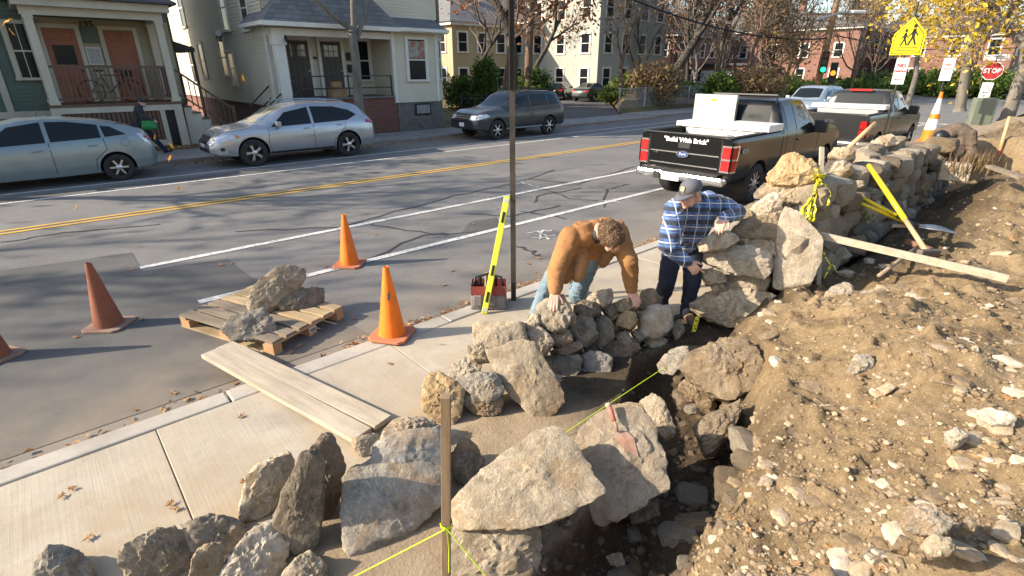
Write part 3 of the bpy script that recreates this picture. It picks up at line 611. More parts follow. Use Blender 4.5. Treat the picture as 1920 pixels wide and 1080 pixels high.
while len(tb_) < 44:
    x = rs.uniform(1.2, 4.2); e = float(np.interp(x, EX, EY)); y = e + rs.uniform(-.16, .45)
    if y < float(np.interp(x, TX, TY)) - .05 and not (1.9 < x < 2.9 and y > 1.4): tb_.append((x, y, rs.choice((.03, .04, .06, .09))))
for (x, y, s), z in zip(tb_, soil_h(np.array([q[0] for q in tb_]), np.array([q[1] for q in tb_]))):
    put(var[rs.choice((2, 3, 3, 1))], 'stone', soil, (x, y, z + s * .1), (s * rs.uniform(.9, 1.6), s, s * .7), (rs.uniform(-.4, .4), rs.uniform(-.4, .4), rs.uniform(0, 6.3)))
# pebbles, crumbs of clay
def scatter(name, n, mat, smin, smax, test, seed, flat=.6, sub=1):
    rs = np.random.RandomState(seed); U, F = ico(sub); F = np.array(F); nu = len(U)
    pts = []
    while len(pts) < n:
        p = G(rs.uniform(1000, 1920), rs.uniform(300, 1080), .6)
        if test(p): pts.append((p.x, p.y))
    pts = np.array(pts); z = soil_h(pts[:, 0], pts[:, 1]); s = smin * (smax / smin) ** (rs.rand(n) ** 2.2) * (1 + np.hypot(pts[:, 0], pts[:, 1]) * .03)
    q = U[None] * (1 + rs.uniform(-.28, .28, (n, nu, 1))) * s[:, None, None] * np.stack([rs.uniform(.9, 1.6, n), np.ones(n), np.full(n, flat)], 1)[:, None, :]
    a = rs.uniform(0, 6.3, n)[:, None]; ca, sa = np.cos(a), np.sin(a)
    q = np.stack([q[..., 0] * ca - q[..., 1] * sa + pts[:, :1], q[..., 0] * sa + q[..., 1] * ca + pts[:, 1:], q[..., 2] + (z + s * .1)[:, None]], -1).reshape(-1, 3)
    fs = (F[None] + (np.arange(n) * nu)[:, None, None]).reshape(-1, 3)
    me = bpy.data.meshes.new(name); me.from_pydata(q.tolist(), [], fs.tolist())
    o = obj_from(me, name, mat, soil); o['kind'] = 'stuff'; return o
onbank = lambda p: p.x < 14 and np.interp(p.x, EX, EY) - p.y > .0
M_peb = M('pebble', (0.22, 0.155, 0.09), (0.46, 0.38, 0.27), 7, .9, contrast=(.40, .66)); M_clod = M('clay_clod', (0.17, 0.12, 0.065), (0.30, 0.22, 0.13), 9, .97, .6, 60)
scatter('gravel', 1300, M_peb, .004, .018, onbank, 1)
scatter('clay_crumbs', 3800, M_clod, .004, .017, onbank, 2, .8)
# light rubble in the trench and on the sand
scatter('gravel', 1400, M('dark_crumbs', (0.06, 0.042, 0.027), (0.13, 0.095, 0.06), 9, .97, .6, 60), .005, .035, lambda p: 1 < p.x < 4.6 and -.9 < np.interp(p.x, EX, EY) - p.y < .1, 3, .8)

# ------------------------------------------------------------------ houses
M_cream = M('cream_siding', (0.52, 0.475, 0.36), (0.57, 0.525, 0.41), 1.2, .7, .1, 60)
M_green = M('green_siding', (0.085, 0.115, 0.085), (0.105, 0.135, 0.10), 1.5, .7)
M_trim = M('white_trim', (0.66, 0.64, 0.57), (0.58, 0.55, 0.48), 2, .6)
M_ctrim = M('cream_trim', (0.50, 0.45, 0.345), (0.44, 0.39, 0.30), 2, .65)
M_tanwall = M('tan_wall', (0.34, 0.29, 0.19), (0.38, 0.33, 0.22), 2, .8)
M_brown = M('brown_paint', (0.105, 0.058, 0.038), (0.14, 0.08, 0.05), 5, .6)
M_rust = M('rust_door', (0.25, 0.083, 0.040), (0.29, 0.10, 0.05), 4, .5)
M_ddoor = M('dark_door', (0.055, 0.042, 0.035), (0.075, 0.058, 0.048), 4, .5)
M_glass = M('window_glass', (0.012, 0.015, 0.017), rough=.12, spec=.15)
M_curtain = M('curtain', (0.30, 0.30, 0.28), (0.20, 0.20, 0.19), 3, .9, stretch=(9, 9, 1))
M_black = M('black_metal', (0.012, 0.012, 0.012), rough=.45, spec=.5)
M_concp = mat_concrete('foundation', (0.12, 0.11, 0.10), (0.22, 0.20, 0.175), False)
def mat_shingle(name, a, b, sc=1.0):
    m, nt, bs, n, l = newmat(name); vec = coords(nt, 'Object', False)
    br = n.new('ShaderNodeTexBrick'); br.inputs['Scale'].default_value = 1.0; br.inputs['Brick Width'].default_value = .3 * sc; br.inputs['Row Height'].default_value = .13 * sc; br.inputs['Mortar Size'].default_value = .006
    br.inputs['Color1'].default_value = rgba(a); br.inputs['Color2'].default_value = rgba(b); br.inputs['Mortar'].default_value = rgba([x * .4 for x in a]); br.offset = .5
    l.new(vec, br.inputs['Vector']); c = mix(nt, ramp(nt, noise_n(nt, vec, 3, 5), [(.4, 0.0), (.7, .3)]), br.outputs['Color'], [x * .6 for x in a])
    l.new(c, bs.inputs['Base Color']); bs.inputs['Roughness'].default_value = .95; bumpn(nt, bs, br.outputs['Fac'], -.5, .01); return m
M_shing = mat_shingle('grey_shingle', (0.125, 0.128, 0.128), (0.18, 0.182, 0.18)); M_shing_d = mat_shingle('dark_shingle', (0.055, 0.055, 0.06), (0.085, 0.085, 0.09), 2)
def mat_brick(name, a, b, mort, w=.215, h=.075):
    m, nt, bs, n, l = newmat(name); vec = coords(nt, 'Object', False)
    s = n.new('ShaderNodeSeparateXYZ'); l.new(vec, s.inputs[0]); ad = n.new('ShaderNodeMath'); l.new(s.outputs[0], ad.inputs[0]); l.new(s.outputs[1], ad.inputs[1])
    cb = n.new('ShaderNodeCombineXYZ'); l.new(ad.outputs[0], cb.inputs[0]); l.new(s.outputs[2], cb.inputs[1])
    br = n.new('ShaderNodeTexBrick'); br.inputs['Scale'].default_value = 1.0; br.inputs['Brick Width'].default_value = w; br.inputs['Row Height'].default_value = h; br.inputs['Mortar Size'].default_value = h * .12
    br.inputs['Color1'].default_value = rgba(a); br.inputs['Color2'].default_value = rgba(b); br.inputs['Mortar'].default_value = rgba(mort); l.new(cb.outputs[0], br.inputs['Vector'])
    c = mix(nt, ramp(nt, noise_n(nt, vec, 1.5, 6), [(.35, 0.0), (.7, .4)]), br.outputs['Color'], [x * .55 for x in a]); l.new(c, bs.inputs['Base Color']); bs.inputs['Roughness'].default_value = .9
    bumpn(nt, bs, br.outputs['Fac'], -.6, .01); return m
M_brick = mat_brick('porch_brick', (0.20, 0.055, 0.035), (0.13, 0.045, 0.03), (0.17, 0.15, 0.13)); M_brick2 = mat_brick('red_brick', (0.25, 0.105, 0.072), (0.19, 0.082, 0.056), (0.24, 0.19, 0.155), .4, .15)
def mat_rubble(name):
    m, nt, bs, n, l = newmat(name); vec = coords(nt, 'Object', False, (1.0, 1.0, 1.6)); v = n.new('ShaderNodeTexVoronoi'); v.inputs['Scale'].default_value = 2.3; l.new(vec, v.inputs['Vector'])
    d = n.new('ShaderNodeTexVoronoi'); d.feature = 'DISTANCE_TO_EDGE'; d.inputs['Scale'].default_value = 2.3; l.new(vec, d.inputs['Vector'])
    c = mix(nt, .3, (0.13, 0.12, 0.10), v.outputs['Color'], 'MULTIPLY'); c = mix(nt, ramp(nt, noise_n(nt, vec, 8, 5), [(.3, 0.0), (.7, .5)]), c, (0.20, 0.185, 0.155))
    c = mix(nt, ramp(nt, d.outputs['Distance'], [(.0, 1.0), (.05, 0.0)]), c, (0.19, 0.18, 0.16)); l.new(c, bs.inputs['Base Color']); bs.inputs['Roughness'].default_value = .95
    bumpn(nt, bs, d.outputs['Distance'], .6, .03); return m
M_rubble = mat_rubble('rubble_foundation')

def siding(root, p0, p1, z0, z1, n, mat, holes=(), e=.115, name='siding', top=None):
    """lapped boards on the vertical plane p0-p1 with outward normal n; holes = (u0,u1,z0,z1); top(u) limits the height"""
    p0 = V(p0[0], p0[1], 0); p1 = V(p1[0], p1[1], 0); Lw = (p1 - p0).length; u = (p1 - p0) / Lw; n = V(n[0], n[1], 0).normalized(); mb = MB(); z = z0
    mb.add([p0 + _u * z0, p1 + _u * z0, p1 + _u * z1, p0 + _u * z1], [(0, 1, 2, 3)])
    while z < z1 - .02:
        zt = min(z + e, z1); iv = [(0, Lw)]
        for (a, b, c, d) in holes:
            if zt > c and z < d: iv = [q for (s, t) in iv for q in ((s, min(t, a)), (max(s, b), t)) if q[1] - q[0] > .02]
        for s, t in iv:
            A = p0 + u * s; Bq = p0 + u * t
            mb.add([A + _u * z + n * .022, Bq + _u * z + n * .022, Bq + _u * zt + n * .006, A + _u * zt + n * .006, A + _u * z + n * .001, Bq + _u * z + n * .001], [(0, 1, 2, 3), (4, 5, 1, 0)])
        z = zt
    o = mb.build(name, mat, root); o['kind'] = 'stuff'; o.location = -root.location; return o
def window(root, c, w, h, n, frame=M_trim, glass=M_glass, t=.10, sash=True, curtain=False, mull=0):
    """c = centre of the opening on the wall plane (world), n = outward normal"""
    n = V(n[0], n[1], 0).normalized(); u = V(-n.y, n.x, 0); c = V(*c); mb = MB(); L0 = root.location
    def bx(b, du, dz, su, sz, d0, d1):
        q = [c + u * (du + a * su / 2) + _u * (dz + k * sz / 2) + n * d - L0 for d in (d0, d1) for a in (-1, 1) for k in (-1, 1)]
        b.add(q, [(0, 1, 3, 2), (4, 6, 7, 5), (0, 4, 5, 1), (2, 3, 7, 6), (0, 2, 6, 4), (1, 5, 7, 3)])
    for s in (-1, 1): bx(mb, s * (w + t) / 2, 0, t, h + 2 * t, .0, .055); 
    bx(mb, 0, (h + t) / 2, w - .001, t, .0, .052)
    o = mb.build('window', frame, root)
    m2 = MB(); bx(m2, 0, 0, w, h, .012, .026); m2.build('pane', M_curtain if curtain else glass, o)
    m3 = MB(); bx(m3, 0, -(h + t * .8) / 2, w + 2.6 * t, t * .8, .0, .09); m3.build('sill', frame, o)
    if sash:
        m4 = MB(); bx(m4, 0, 0, w - .002, .05, .02, .044)
        for s in (-1, 1): bx(m4, s * (w / 2 - .02), 0, .04, h - .004, .02, .04)
        for k in range(mull): bx(m4, (k + 1) * w / (mull + 1) - w / 2, 0, .025, h - .01, .02, .036)
        m4.build('sash', frame, o)
    return o

# --- green two-family house with the porch (left)
h1 = empty('porch_house', (2.3, 22, 0), 0, 'dark green house with brown-railed porch, twin rust doors and number 195', 'house'); O1 = -h1.location
def part(root, name, mb, mat, **k):
    o = mb.build(name, mat, root, **k); o.location = -root.location; return o
part(h1, 'wall', MB().b2((-9, 23.02, .6), (4.55, 33, 7.3)), M_green)
siding(h1, (-9, 23.0), (.86, 23.0), 1.15, 7.2, (0, -1), M_green, [(9.05, 9.85, 2.0, 3.85)])
siding(h1, (4.57, 23), (4.57, 33), .9, 7.2, (1, 0), M_green)
siding(h1, (.9, 23.0), (4.5, 23.0), 1.43, 3.9, (0, -1), M_tanwall)
siding(h1, (.86, 23.0), (4.55, 23.0), 4.4, 7.2, (0, -1), M_green)
part(h1, 'foundation', MB().b2((-9, 22.98, -.1), (.85, 23.3, 1.02)).b2((4.3, 23.0, -.1), (4.6, 33, .9)), M_rubble)
part(h1, 'skirt_board', MB().b2((-9, 22.93, 1.0), (.9, 22.99, 1.2)), M_ctrim)
part(h1, 'corner_board', MB().b2((-.35, 22.94, 1.2), (-.18, 23.0, 3.9)).b2((.78, 22.95, 1.2), (.9, 22.995, 7.2)), M_ctrim)
window(h1, (.48, 22.98, 2.93), .5, 1.5, (0, -1), M_ctrim, mull=1)
part(h1, 'roof', MB().prism([(22.6, 7.2), (33.4, 7.2), (28, 10.0)], -9.4, 4.9, 'YZ'), M_shing_d)
# porch
part(h1, 'porch_floor', MB().b2((.62, 21.2, 1.35), (4.1, 22.97, 1.43)), M_brown)
part(h1, 'porch_roof', MB().prism([(20.75, 4.27), (22.98, 4.27), (22.98, 4.75), (20.75, 4.33)], .3, 4.45, 'YZ'), M_shing_d)
part(h1, 'porch_beam', MB().b2((.62, 21.2, 3.83), (4.06, 21.42, 4.05)).b2((.5, 20.95, 4.05), (4.25, 22.96, 4.26)).b2((3.86, 21.43, 3.83), (4.05, 22.96, 4.05)), M_ctrim)
part(h1, 'porch_ceiling', MB().b2((.7, 21.43, 3.96), (3.85, 22.95, 4.0)), M_tanwall)
for cx, cy in ((.78, 21.31), (3.93, 21.31), (3.95, 22.85), (.8, 22.86)):
    part(h1, 'column', MB().b2((cx - .1, cy - .09, 1.43), (cx + .1, cy + .09, 3.83)).b2((cx - .13, cy - .12, 1.43), (cx + .13, cy + .12, 1.55)).b2((cx - .12, cy - .11, 3.74), (cx + .12, cy + .11, 3.83)), M_ctrim)
ra = part(h1, 'railing', MB().b2((.9, 21.28, 2.45), (3.82, 21.36, 2.52)).b2((.9, 21.29, 1.55), (3.82, 21.35, 1.60)).b2((3.9, 21.44, 2.45), (3.98, 22.75, 2.52)).b2((3.91, 21.44, 1.55), (3.97, 22.75, 1.6)), M_brown)
for k in range(24): MB().b2((.98 + k * .12, 21.3, 1.60), (1.015 + k * .12, 21.335, 2.45)).build('baluster', M_brown, ra)
for k in range(9): MB().b2((3.925, 21.55 + k * .13, 1.60), (3.96, 21.58 + k * .13, 2.45)).build('baluster', M_brown, ra)
part(h1, 'porch_skirt', MB().b2((.62, 21.22, 1.17), (4.04, 21.30, 1.348)).b2((.62, 21.22, .05), (.84, 21.3, 1.17)).b2((3.38, 21.22, .05), (3.52, 21.3, 1.17)).b2((3.80, 21.215, -.05), (4.04, 21.32, 1.17)).b2((.84, 21.22, .05), (3.38, 21.3, .24)), M_ctrim)
part(h1, 'under_porch_shade', MB().b2((.84, 21.34, .1), (4.0, 21.4, 1.17)), M_black)  # black sheet standing in for the shade under the porch
for k in range(21): part(h1, 'slat', MB().b2((.85 + k * .121, 21.25, .24), (.945 + k * .121, 21.28, 1.17)), M_brown)
for x0, x1 in ((1.06, 1.88), (2.60, 3.42)):
    d = part(h1, 'door', MB().b2((x0, 22.92, 1.43), (x1, 22.96, 3.58)), M_rust)
    fr = MB().b2((x0 - .12, 22.9, 1.43), (x0 - .003, 22.975, 3.6)).b2((x1 + .003, 22.9, 1.43), (x1 + .12, 22.975, 3.6)).b2((x0 - .12, 22.9, 3.6), (x1 + .12, 22.975, 3.72)); fr.build('door_frame', M_ctrim, d)
    MB().b2((x0 + .14, 22.905, 2.55), (x1 - .14, 22.915, 3.12)).build('pane', M_glass if x0 < 2 else M_rust, d)
    MB().b2((x0 + .1, 22.90, 2.50), (x1 - .1, 22.919, 2.55)).b2((x0 + .1, 22.90, 3.12), (x1 - .1, 22.919, 3.17)).b2((x0 + .1, 22.90, 2.5501), (x0 + .14, 22.919, 3.1199)).b2((x1 - .14, 22.90, 2.5501), (x1 - .1, 22.919, 3.1199)).build('pane_trim', M_rust, d)
    for a in (x0 + .12, x0 + .46): MB().b2((a, 22.90, 3.26), (a + .24, 22.919, 3.48)).build('door_panel', M_rust, d, bevel=.02); MB().b2((a, 22.90, 1.6), (a + .24, 22.919, 2.35)).build('door_panel', M_rust, d, bevel=.02)
    MB().lathe([(0.0, 0), (.035, .01), (.035, .05), (0, .07)], (x1 - .08 if x0 < 2 else x0 + .08, 22.85, 2.38), 12, 'Y').build('handle', M_black, d)
part(h1, 'green_panel', MB().b2((1.98, 22.93, 3.2), (2.45, 22.955, 3.66)), M_green)
nb = part(h1, 'notice_board', MB().b2((2.02, 22.92, 2.55), (2.42, 22.955, 3.08)), M_trim)
MB().b2((2.06, 22.91, 2.59), (2.40, 22.919, 3.04)).build('notice_sheet', M('paper', (0.45, 0.44, 0.40), (0.30, 0.29, 0.27), 14, .9), nb)
def text(body, size, mat, mtx, name='lettering', parent=None, ext=.006, sx=1.0, bold=0.0):
    c = bpy.data.curves.new(name, 'FONT'); c.body = body; c.size = size; c.extrude = ext; c.align_x = 'CENTER'; c.align_y = 'CENTER'; c.offset = bold; c.resolution_u = 2
    t = bpy.data.objects.new(name, c); COL.objects.link(t); dg = bpy.context.evaluated_depsgraph_get(); dg.update()
    me = bpy.data.meshes.new_from_object(t.evaluated_get(dg)); bpy.data.objects.remove(t); me.transform(Matrix.Diagonal((sx, 1, 1, 1))); me.transform(mtx)
    return obj_from(me, name, mat, parent)
def frontal(p, rz=0.0): return Matrix.Translation(p) @ Matrix.Rotation(rz, 4, 'Z') @ Matrix.Rotation(R(90), 4, 'X')
t = text('195', .26, M_black, frontal((2.22, 22.92, 3.74)), 'house_number', h1, bold=.006); t.location = O1
# stairs to the right of the porch
st = part(h1, 'stairs', MB(), M_ctrim)
ms = MB()
for k in range(6): ms.b2((4.11 + k * .25, 21.35, -.05), (4.11 + (k + 1) * .25 - .002, 22.6, 1.43 - (k + 1) * .205))
bpy.data.objects.remove(st); st = part(h1, 'stairs', ms, M_ctrim)
for k in range(6): MB().b2((4.09 + k * .25, 21.32, 1.43 - (k + 1) * .205 + .001), (4.11 + (k + 1) * .25, 22.62, 1.43 - (k + 1) * .205 + .035)).build('tread', M_brown, st)
sr = MB().bar((4.1, 21.36, 2.4), (5.65, 21.36, 1.12), .06, .06).bar((4.1, 21.36, 1.62), (5.65, 21.36, .36), .05, .05).b2((5.6, 21.31, -.05), (5.7, 21.41, 1.22))
part(h1, 'stair_railing', sr, M_brown)
for k in range(9):
    x = 4.25 + k * .155; part(h1, 'stair_baluster', MB().b2((x, 21.345, 1.5 - (x - 4.1) * .82), (x + .03, 21.375, 2.37 - (x - 4.1) * .82)), M_brown)
part(h1, 'side_canopy', MB().prism([(4.6, 3.1), (6.1, 3.1), (6.1, 3.25), (4.6, 3.75)], 27, 29.2, 'XZ').b2((5.95, 27.05, .2), (6.05, 27.15, 3.1)), M_shing)

# --- cream clapboard house
h2 = empty('clapboard_house', (10.5, 22, 0), 0, 'cream clapboard house with brick porch base, twin dark doors and bay window', 'house')
part(h2, 'wall', MB().b2((7.03, 22.0, 1.0), (14.0, 36, 9.0)), M_cream)
sw = []
for px, py, w, h in ((340, 15, .75, 1.6), (419, 14, .75, 1.6), (363, 122, .75, 1.55), (381, 114, .75, 1.4), (420, 108, .75, 1.4), (437, 128, .7, 1.25), (458, 15, .7, 1.4)):
    p = GX(px, py, 7.0)
    if p.y < 35.3: sw.append((p, w, h))
siding(h2, (7.0, 20.75), (7.0, 36), 1.15, 9.0, (-1, 0), M_cream, [(p.y - 20.75 - w / 2 - .1, p.y - 20.75 + w / 2 + .1, p.z - h / 2 - .1, p.z + h / 2 + .1) for p, w, h in sw])
for p, w, h in sw: window(h2, (7.0, p.y, p.z), w, h, (-1, 0))
part(h2, 'foundation', MB().b2((7.03, 21.0, -.1), (7.3, 36, 1.15)), M_brick)
part(h2, 'corner_board', MB().b2((6.95, 20.66, 1.2), (7.12, 20.83, 3.8)).b2((6.955, 20.66, 4.6), (7.1, 20.83, 9.0)), M_trim)
# upper front wall, bay
siding(h2, (7.0, 20.75), (14.15, 20.75), 4.35, 9.0, (0, -1), M_cream)
part(h2, 'upper_wall', MB().b2((7.02, 20.77, 4.2), (14.1, 22.2, 9.0)), M_cream)
part(h2, 'roof', MB().prism([(20.2, 9.0), (36.6, 9.0), (28.3, 12.3)], 6.6, 14.5, 'YZ'), M_shing_d)
part(h2, 'bay_core', MB().prism([(11.62, 22.3), (11.62, 20.14), (13.62, 20.14), (14.4, 20.92), (14.4, 22.3)], 1.15, 3.9, 'XY'), M_cream)
siding(h2, (11.6, 20.12), (13.63, 20.12), 1.15, 3.8, (0, -1), M_cream, [(.55, 1.62, 1.85, 3.72)])
siding(h2, (13.63, 20.12), (14.42, 20.91), 1.15, 3.8, (1, -1), M_cream, [(.3, .85, 1.9, 3.7)])
siding(h2, (14.42, 20.91), (14.42, 30), 1.15, 9.0, (1, 0), M_cream)
part(h2, 'bay_corner_board', MB().b2((11.52, 20.07, 1.15), (11.66, 20.2, 3.8)), M_trim); part(h2, 'bay_corner_board', MB().b2((13.57, 20.075, 1.15), (13.70, 20.19, 3.8)), M_trim)
wb = window(h2, (12.66, 20.1, 2.78), .86, 1.5, (0, -1)); window(h2, (14.03, 20.5, 2.8), .42, 1.5, (1, -1))
part(h2, 'window_poster', MB().b2((12.27, 20.066, 2.83), (13.05, 20.072, 3.48)), M('poster', (0.30, 0.13, 0.09), (0.30, 0.31, 0.26), 5, .8, contrast=(.45, .55)))
part(h2, 'bay_foundation', MB().prism([(11.64, 22), (11.64, 20.16), (13.64, 20.16), (14.38, 20.9), (14.38, 30), (12, 30)], -.1, 1.15, 'XY'), M_rubble)
bw = part(h2, 'basement_window', MB().b2((12.45, 20.12, .62), (13.25, 20.17, 1.08)), M_black); MB().b2((12.52, 20.105, .68), (13.18, 20.119, 1.02)).build('pane', M_curtain, bw)
# porch
bp = part(h2, 'brick_porch', MB().b2((7.62, 20.15, -.1), (11.61, 21.85, 1.36)), M_brick)
part(h2, 'porch_floor', MB().b2((7.55, 20.08, 1.36), (11.5, 21.85, 1.43)), M_concp)
ms = MB()
for k in range(6): ms.b2((7.6 - (k + 1) * .27, 20.2, -.1), (7.6 - k * .27 - .002, 21.2, 1.36 - (k + 1) * .2))
part(h2, 'steps', ms, M_brick)
siding(h2, (7.6, 21.88), (11.62, 21.88), 1.43, 3.8, (0, -1), M_cream)
part(h2, 'porch_wall', MB().b2((7.1, 21.9, 1.2), (11.7, 22.1, 4.3)), M_cream)
part(h2, 'porch_ceiling', MB().b2((7.0, 20.2, 3.72), (11.6, 21.87, 3.76)), M_trim)
part(h2, 'porch_beam', MB().b2((6.98, 20.1, 3.5), (11.6, 20.22, 3.72)).b2((6.98, 20.22, 3.5), (7.1, 21.9, 3.72)), M_trim)
part(h2, 'porch_pilaster', MB().b2((7.02, 20.12, 1.2), (7.38, 20.4, 3.5)).b2((6.98, 20.08, 3.2), (7.44, 20.44, 3.5)), M_trim)
part(h2, 'gutter', MB().b2((6.55, 19.6, 3.76), (11.72, 19.74, 3.9)).b2((6.55, 19.74, 3.78), (6.67, 22, 3.9)).b2((11.72, 19.62, 3.80), (14.0, 19.76, 3.92)), M_trim)
part(h2, 'soffit', MB().b2((6.66, 19.7, 3.765), (14.0, 20.12, 3.795)), M_trim)
rf = [(6.6, 19.68, 3.9), (11.8, 19.68, 3.9), (10.9, 20.74, 5.15), (7.9, 20.74, 5.15), (6.6, 22.2, 3.9), (7.9, 21.9, 5.15)]
part(h2, 'porch_roof', MB().add(rf, [(0, 1, 2, 3), (0, 3, 5, 4)]), M_shing)
part(h2, 'bay_roof', MB().add([(11.6, 19.7, 3.92), (13.9, 19.7, 3.92), (14.75, 20.6, 3.92), (14.75, 23, 3.92), (11.0, 20.74, 4.35), (13.9, 20.74, 4.35), (14.2, 20.95, 4.35), (14.2, 23, 4.35)], [(0, 1, 5, 4), (1, 2, 6, 5), (2, 3, 7, 6), (0, 3, 2, 1)]), M_shing)
def hdoor(px0, py0, px1, py1, y):
    a = GY(px0, py0, y); b = GY(px1, py1, y); return a.x, b.x, a.z
M_lite = M('door_lite', (0.10, 0.11, 0.11), rough=.08, spec=.8)
for x0, x1 in ((8.02, 8.86), (9.35, 10.19)):
    d = part(h2, 'door', MB().b2((x0, 21.80, 1.43), (x1, 21.85, 3.42)), M_ddoor)
    MB().b2((x0 - .13, 21.78, 1.43), (x0 - .003, 21.855, 3.44)).b2((x1 + .003, 21.78, 1.43), (x1 + .13, 21.855, 3.44)).b2((x0 - .15, 21.775, 3.44), (x1 + .15, 21.856, 3.6)).build('door_frame', M_trim, d)
    for i in range(3):
        for j in range(2): MB().b2((x0 + .13 + i * .2, 21.785, 2.88 + j * .22), (x0 + .30 + i * .2, 21.799, 3.07 + j * .22)).build('pane', M_lite, d)
    MB().b2((x0 + .09, 21.77, 2.76), (x1 - .09, 21.799, 2.81)).build('door_ledge', M_ddoor, d)
    for i in range(3): MB().b2((x0 + .12 + i * .21, 21.788, 1.58), (x0 + .29 + i * .21, 21.799, 2.7)).build('door_panel', M_ddoor, d)
    MB().lathe([(0, 0), (.035, .01), (.035, .05), (0, .07)], (x1 - .08, 21.73, 2.35), 12, 'Y').build('handle', M('brass', (.5, .4, .25), rough=.3, metal=1), d)
window(h2, (11.12, 21.86, 2.75), .62, 1.45, (0, -1))
for z in (2.75, 2.3): part(h2, 'mailbox', MB().b2((10.42, 21.68, z), (10.72, 21.84, z + .3)), M_black, bevel=.02)
part(h2, 'door_number', MB().b2((9.02, 21.84, 2.78), (9.20, 21.857, 2.88)), M_black)
rl = MB()
for z in (2.18, 1.75): rl.bar((7.72, 20.2, z), (11.45, 20.2, z), .045, .045); rl.bar((7.72, 20.2, z), (6.2, 20.2, z - 1.22), .045, .045); rl.bar((7.3, 21.25, z - .05), (6.2, 21.25, z - 1.0), .045, .045)
for x in (7.72, 9.6, 11.45): rl.bar((x, 20.2, 1.43), (x, 20.2, 2.2), .045, .045)
for x, y in ((6.2, 20.2), (6.2, 21.25)): rl.bar((x, y, 0), (x, y, 1.0), .045, .045)
part(h2, 'railing', rl, M_black)
part(h2, 'camera_bracket', MB().box((7.42, 20.0, 3.35), (.08, .3, .1), 0, .4).b2((7.38, 20.08, 3.35), (7.46, 20.12, 3.5)), M_black)
part(h2, 'vent_pipe', MB().tube([GX(410, 75, 6.93), GX(410, 66, 6.93), GX(409, 62, 6.8)], .12, 8), M_trim)
M_card = M('cardboard', (0.30, 0.185, 0.10), (0.35, 0.22, 0.12), 6, .85)
cb = MB().box((9.32, 20.62, 1.6), (.62, .4, .34), .05).build('cardboard_box', M_card, bevel=.005); tag(cb, 'larger cardboard box at the bottom on the brick porch', 'box')
cb = MB().box((9.28, 20.62, 1.88), (.36, .3, .20), -.1).build('cardboard_box', M_card, bevel=.005); tag(cb, 'smaller cardboard box on top of the other one on the porch', 'box')

# --- houses further off
def block(name, label, c, w, d, h, roofh, wall, roofm, trim=M_trim, ridge='X', rows=2, nf=4, ns=3, base=0.0, win=(.95, 1.5), z1=1.0, storey=2.9, chim=(), bay=None, side=True):
    """c = near left corner (min x, min y); front faces -Y, lit side faces -X"""
    r = empty(name, (c[0] + w / 2, c[1], base), 0, label, 'house'); x0, y0 = c
    part(r, 'wall', MB().b2((x0, y0, base - .2), (x0 + w, y0 + d, h)), wall)
    if ridge == 'X': rm = MB().prism([(y0 - .5, h), (y0 + d + .5, h), (y0 + d / 2, h + roofh)], x0 - .5, x0 + w + .5, 'YZ')
    elif ridge == 'Y': rm = MB().prism([(x0 - .5, h), (x0 + w + .5, h), (x0 + w / 2, h + roofh)], y0 - .5, y0 + d + .5, 'XZ')
    elif ridge == 'M': rm = MB().add([(x0 - .4, y0 - .4, h), (x0 + w + .4, y0 - .4, h), (x0 + w + .4, y0 + d + .4, h), (x0 - .4, y0 + d + .4, h), (x0 + .7, y0 + .7, h + roofh), (x0 + w - .7, y0 + .7, h + roofh), (x0 + w - .7, y0 + d - .7, h + roofh), (x0 + .7, y0 + d - .7, h + roofh)], [(0, 1, 5, 4), (1, 2, 6, 5), (2, 3, 7, 6), (3, 0, 4, 7), (4, 5, 6, 7), (3, 2, 1, 0)])
    else: rm = MB().add([(x0 - .5, y0 - .5, h), (x0 + w + .5, y0 - .5, h), (x0 + w + .5, y0 + d + .5, h), (x0 - .5, y0 + d + .5, h), (x0 + w * .3, y0 + d / 2, h + roofh), (x0 + w * .7, y0 + d / 2, h + roofh)], [(0, 1, 5, 4), (1, 2, 5), (2, 3, 4, 5), (3, 0, 4), (3, 2, 1, 0)])
    part(r, 'roof', rm, roofm)
    part(r, 'eave', MB().b2((x0 - .35, y0 - .35, h - .25), (x0 + w + .35, y0 + d + .35, h - .01)), trim)
    for k in range(rows):
        z = base + z1 + k * storey + win[1] / 2
        for i in range(nf): window(r, (x0 + (i + .5) * w / nf, y0, z), win[0], win[1], (0, -1), trim, t=.14)
        for i in range(ns if side else 0): window(r, (x0, y0 + (i + .5) * d / ns, z), win[0], win[1], (-1, 0), trim, t=.14)
    for (a, b, hh) in chim: part(r, 'chimney', MB().b2((a - .35, b - .35, h), (a + .35, b + .35, hh)), M_brick2)
    return r
M_beige = M('beige_wall', (0.36, 0.29, 0.17), (0.40, 0.325, 0.20), .8, .8); M_sage = M('sage_wall', (0.30, 0.33, 0.26), (0.34, 0.36, 0.29), .8, .8); M_offw = M('white_wall', (0.62, 0.62, 0.55), (0.55, 0.55, 0.48), .8, .8)
M_bluegrey = M('bluegrey_wall', (0.31, 0.32, 0.275), (0.345, 0.355, 0.305), .8, .8)
def gp(px, D): d = ray(px, 130); d = V(d.x, d.y, 0).normalized() * D; return d.x, d.y
a = gp(850, 50); block('beige_house', 'beige two-storey house with grey roof behind the clapboard house', a, 11, 9, 6.2, 3.0, M_beige, M_shing, ridge='H', nf=5, ns=3, chim=((a[0] + 3, a[1] + 4, 9.8), (a[0] + 8, a[1] + 5, 9.8)))
a = gp(990, 54); block('sage_house', 'pale sage house with sunlit white side behind the rust-leaved tree', a, 14, 11, 6.6, 3.6, M_sage, M_shing_d, ridge='X', nf=6, ns=4)
a = gp(1120, 50); block('gabled_house', 'tall grey-green house with dark mansard roof behind the driveway', a, 10, 12, 8.8, 2.6, M_bluegrey, M_shing_d, ridge='M', rows=3, nf=4, ns=4, storey=2.8)
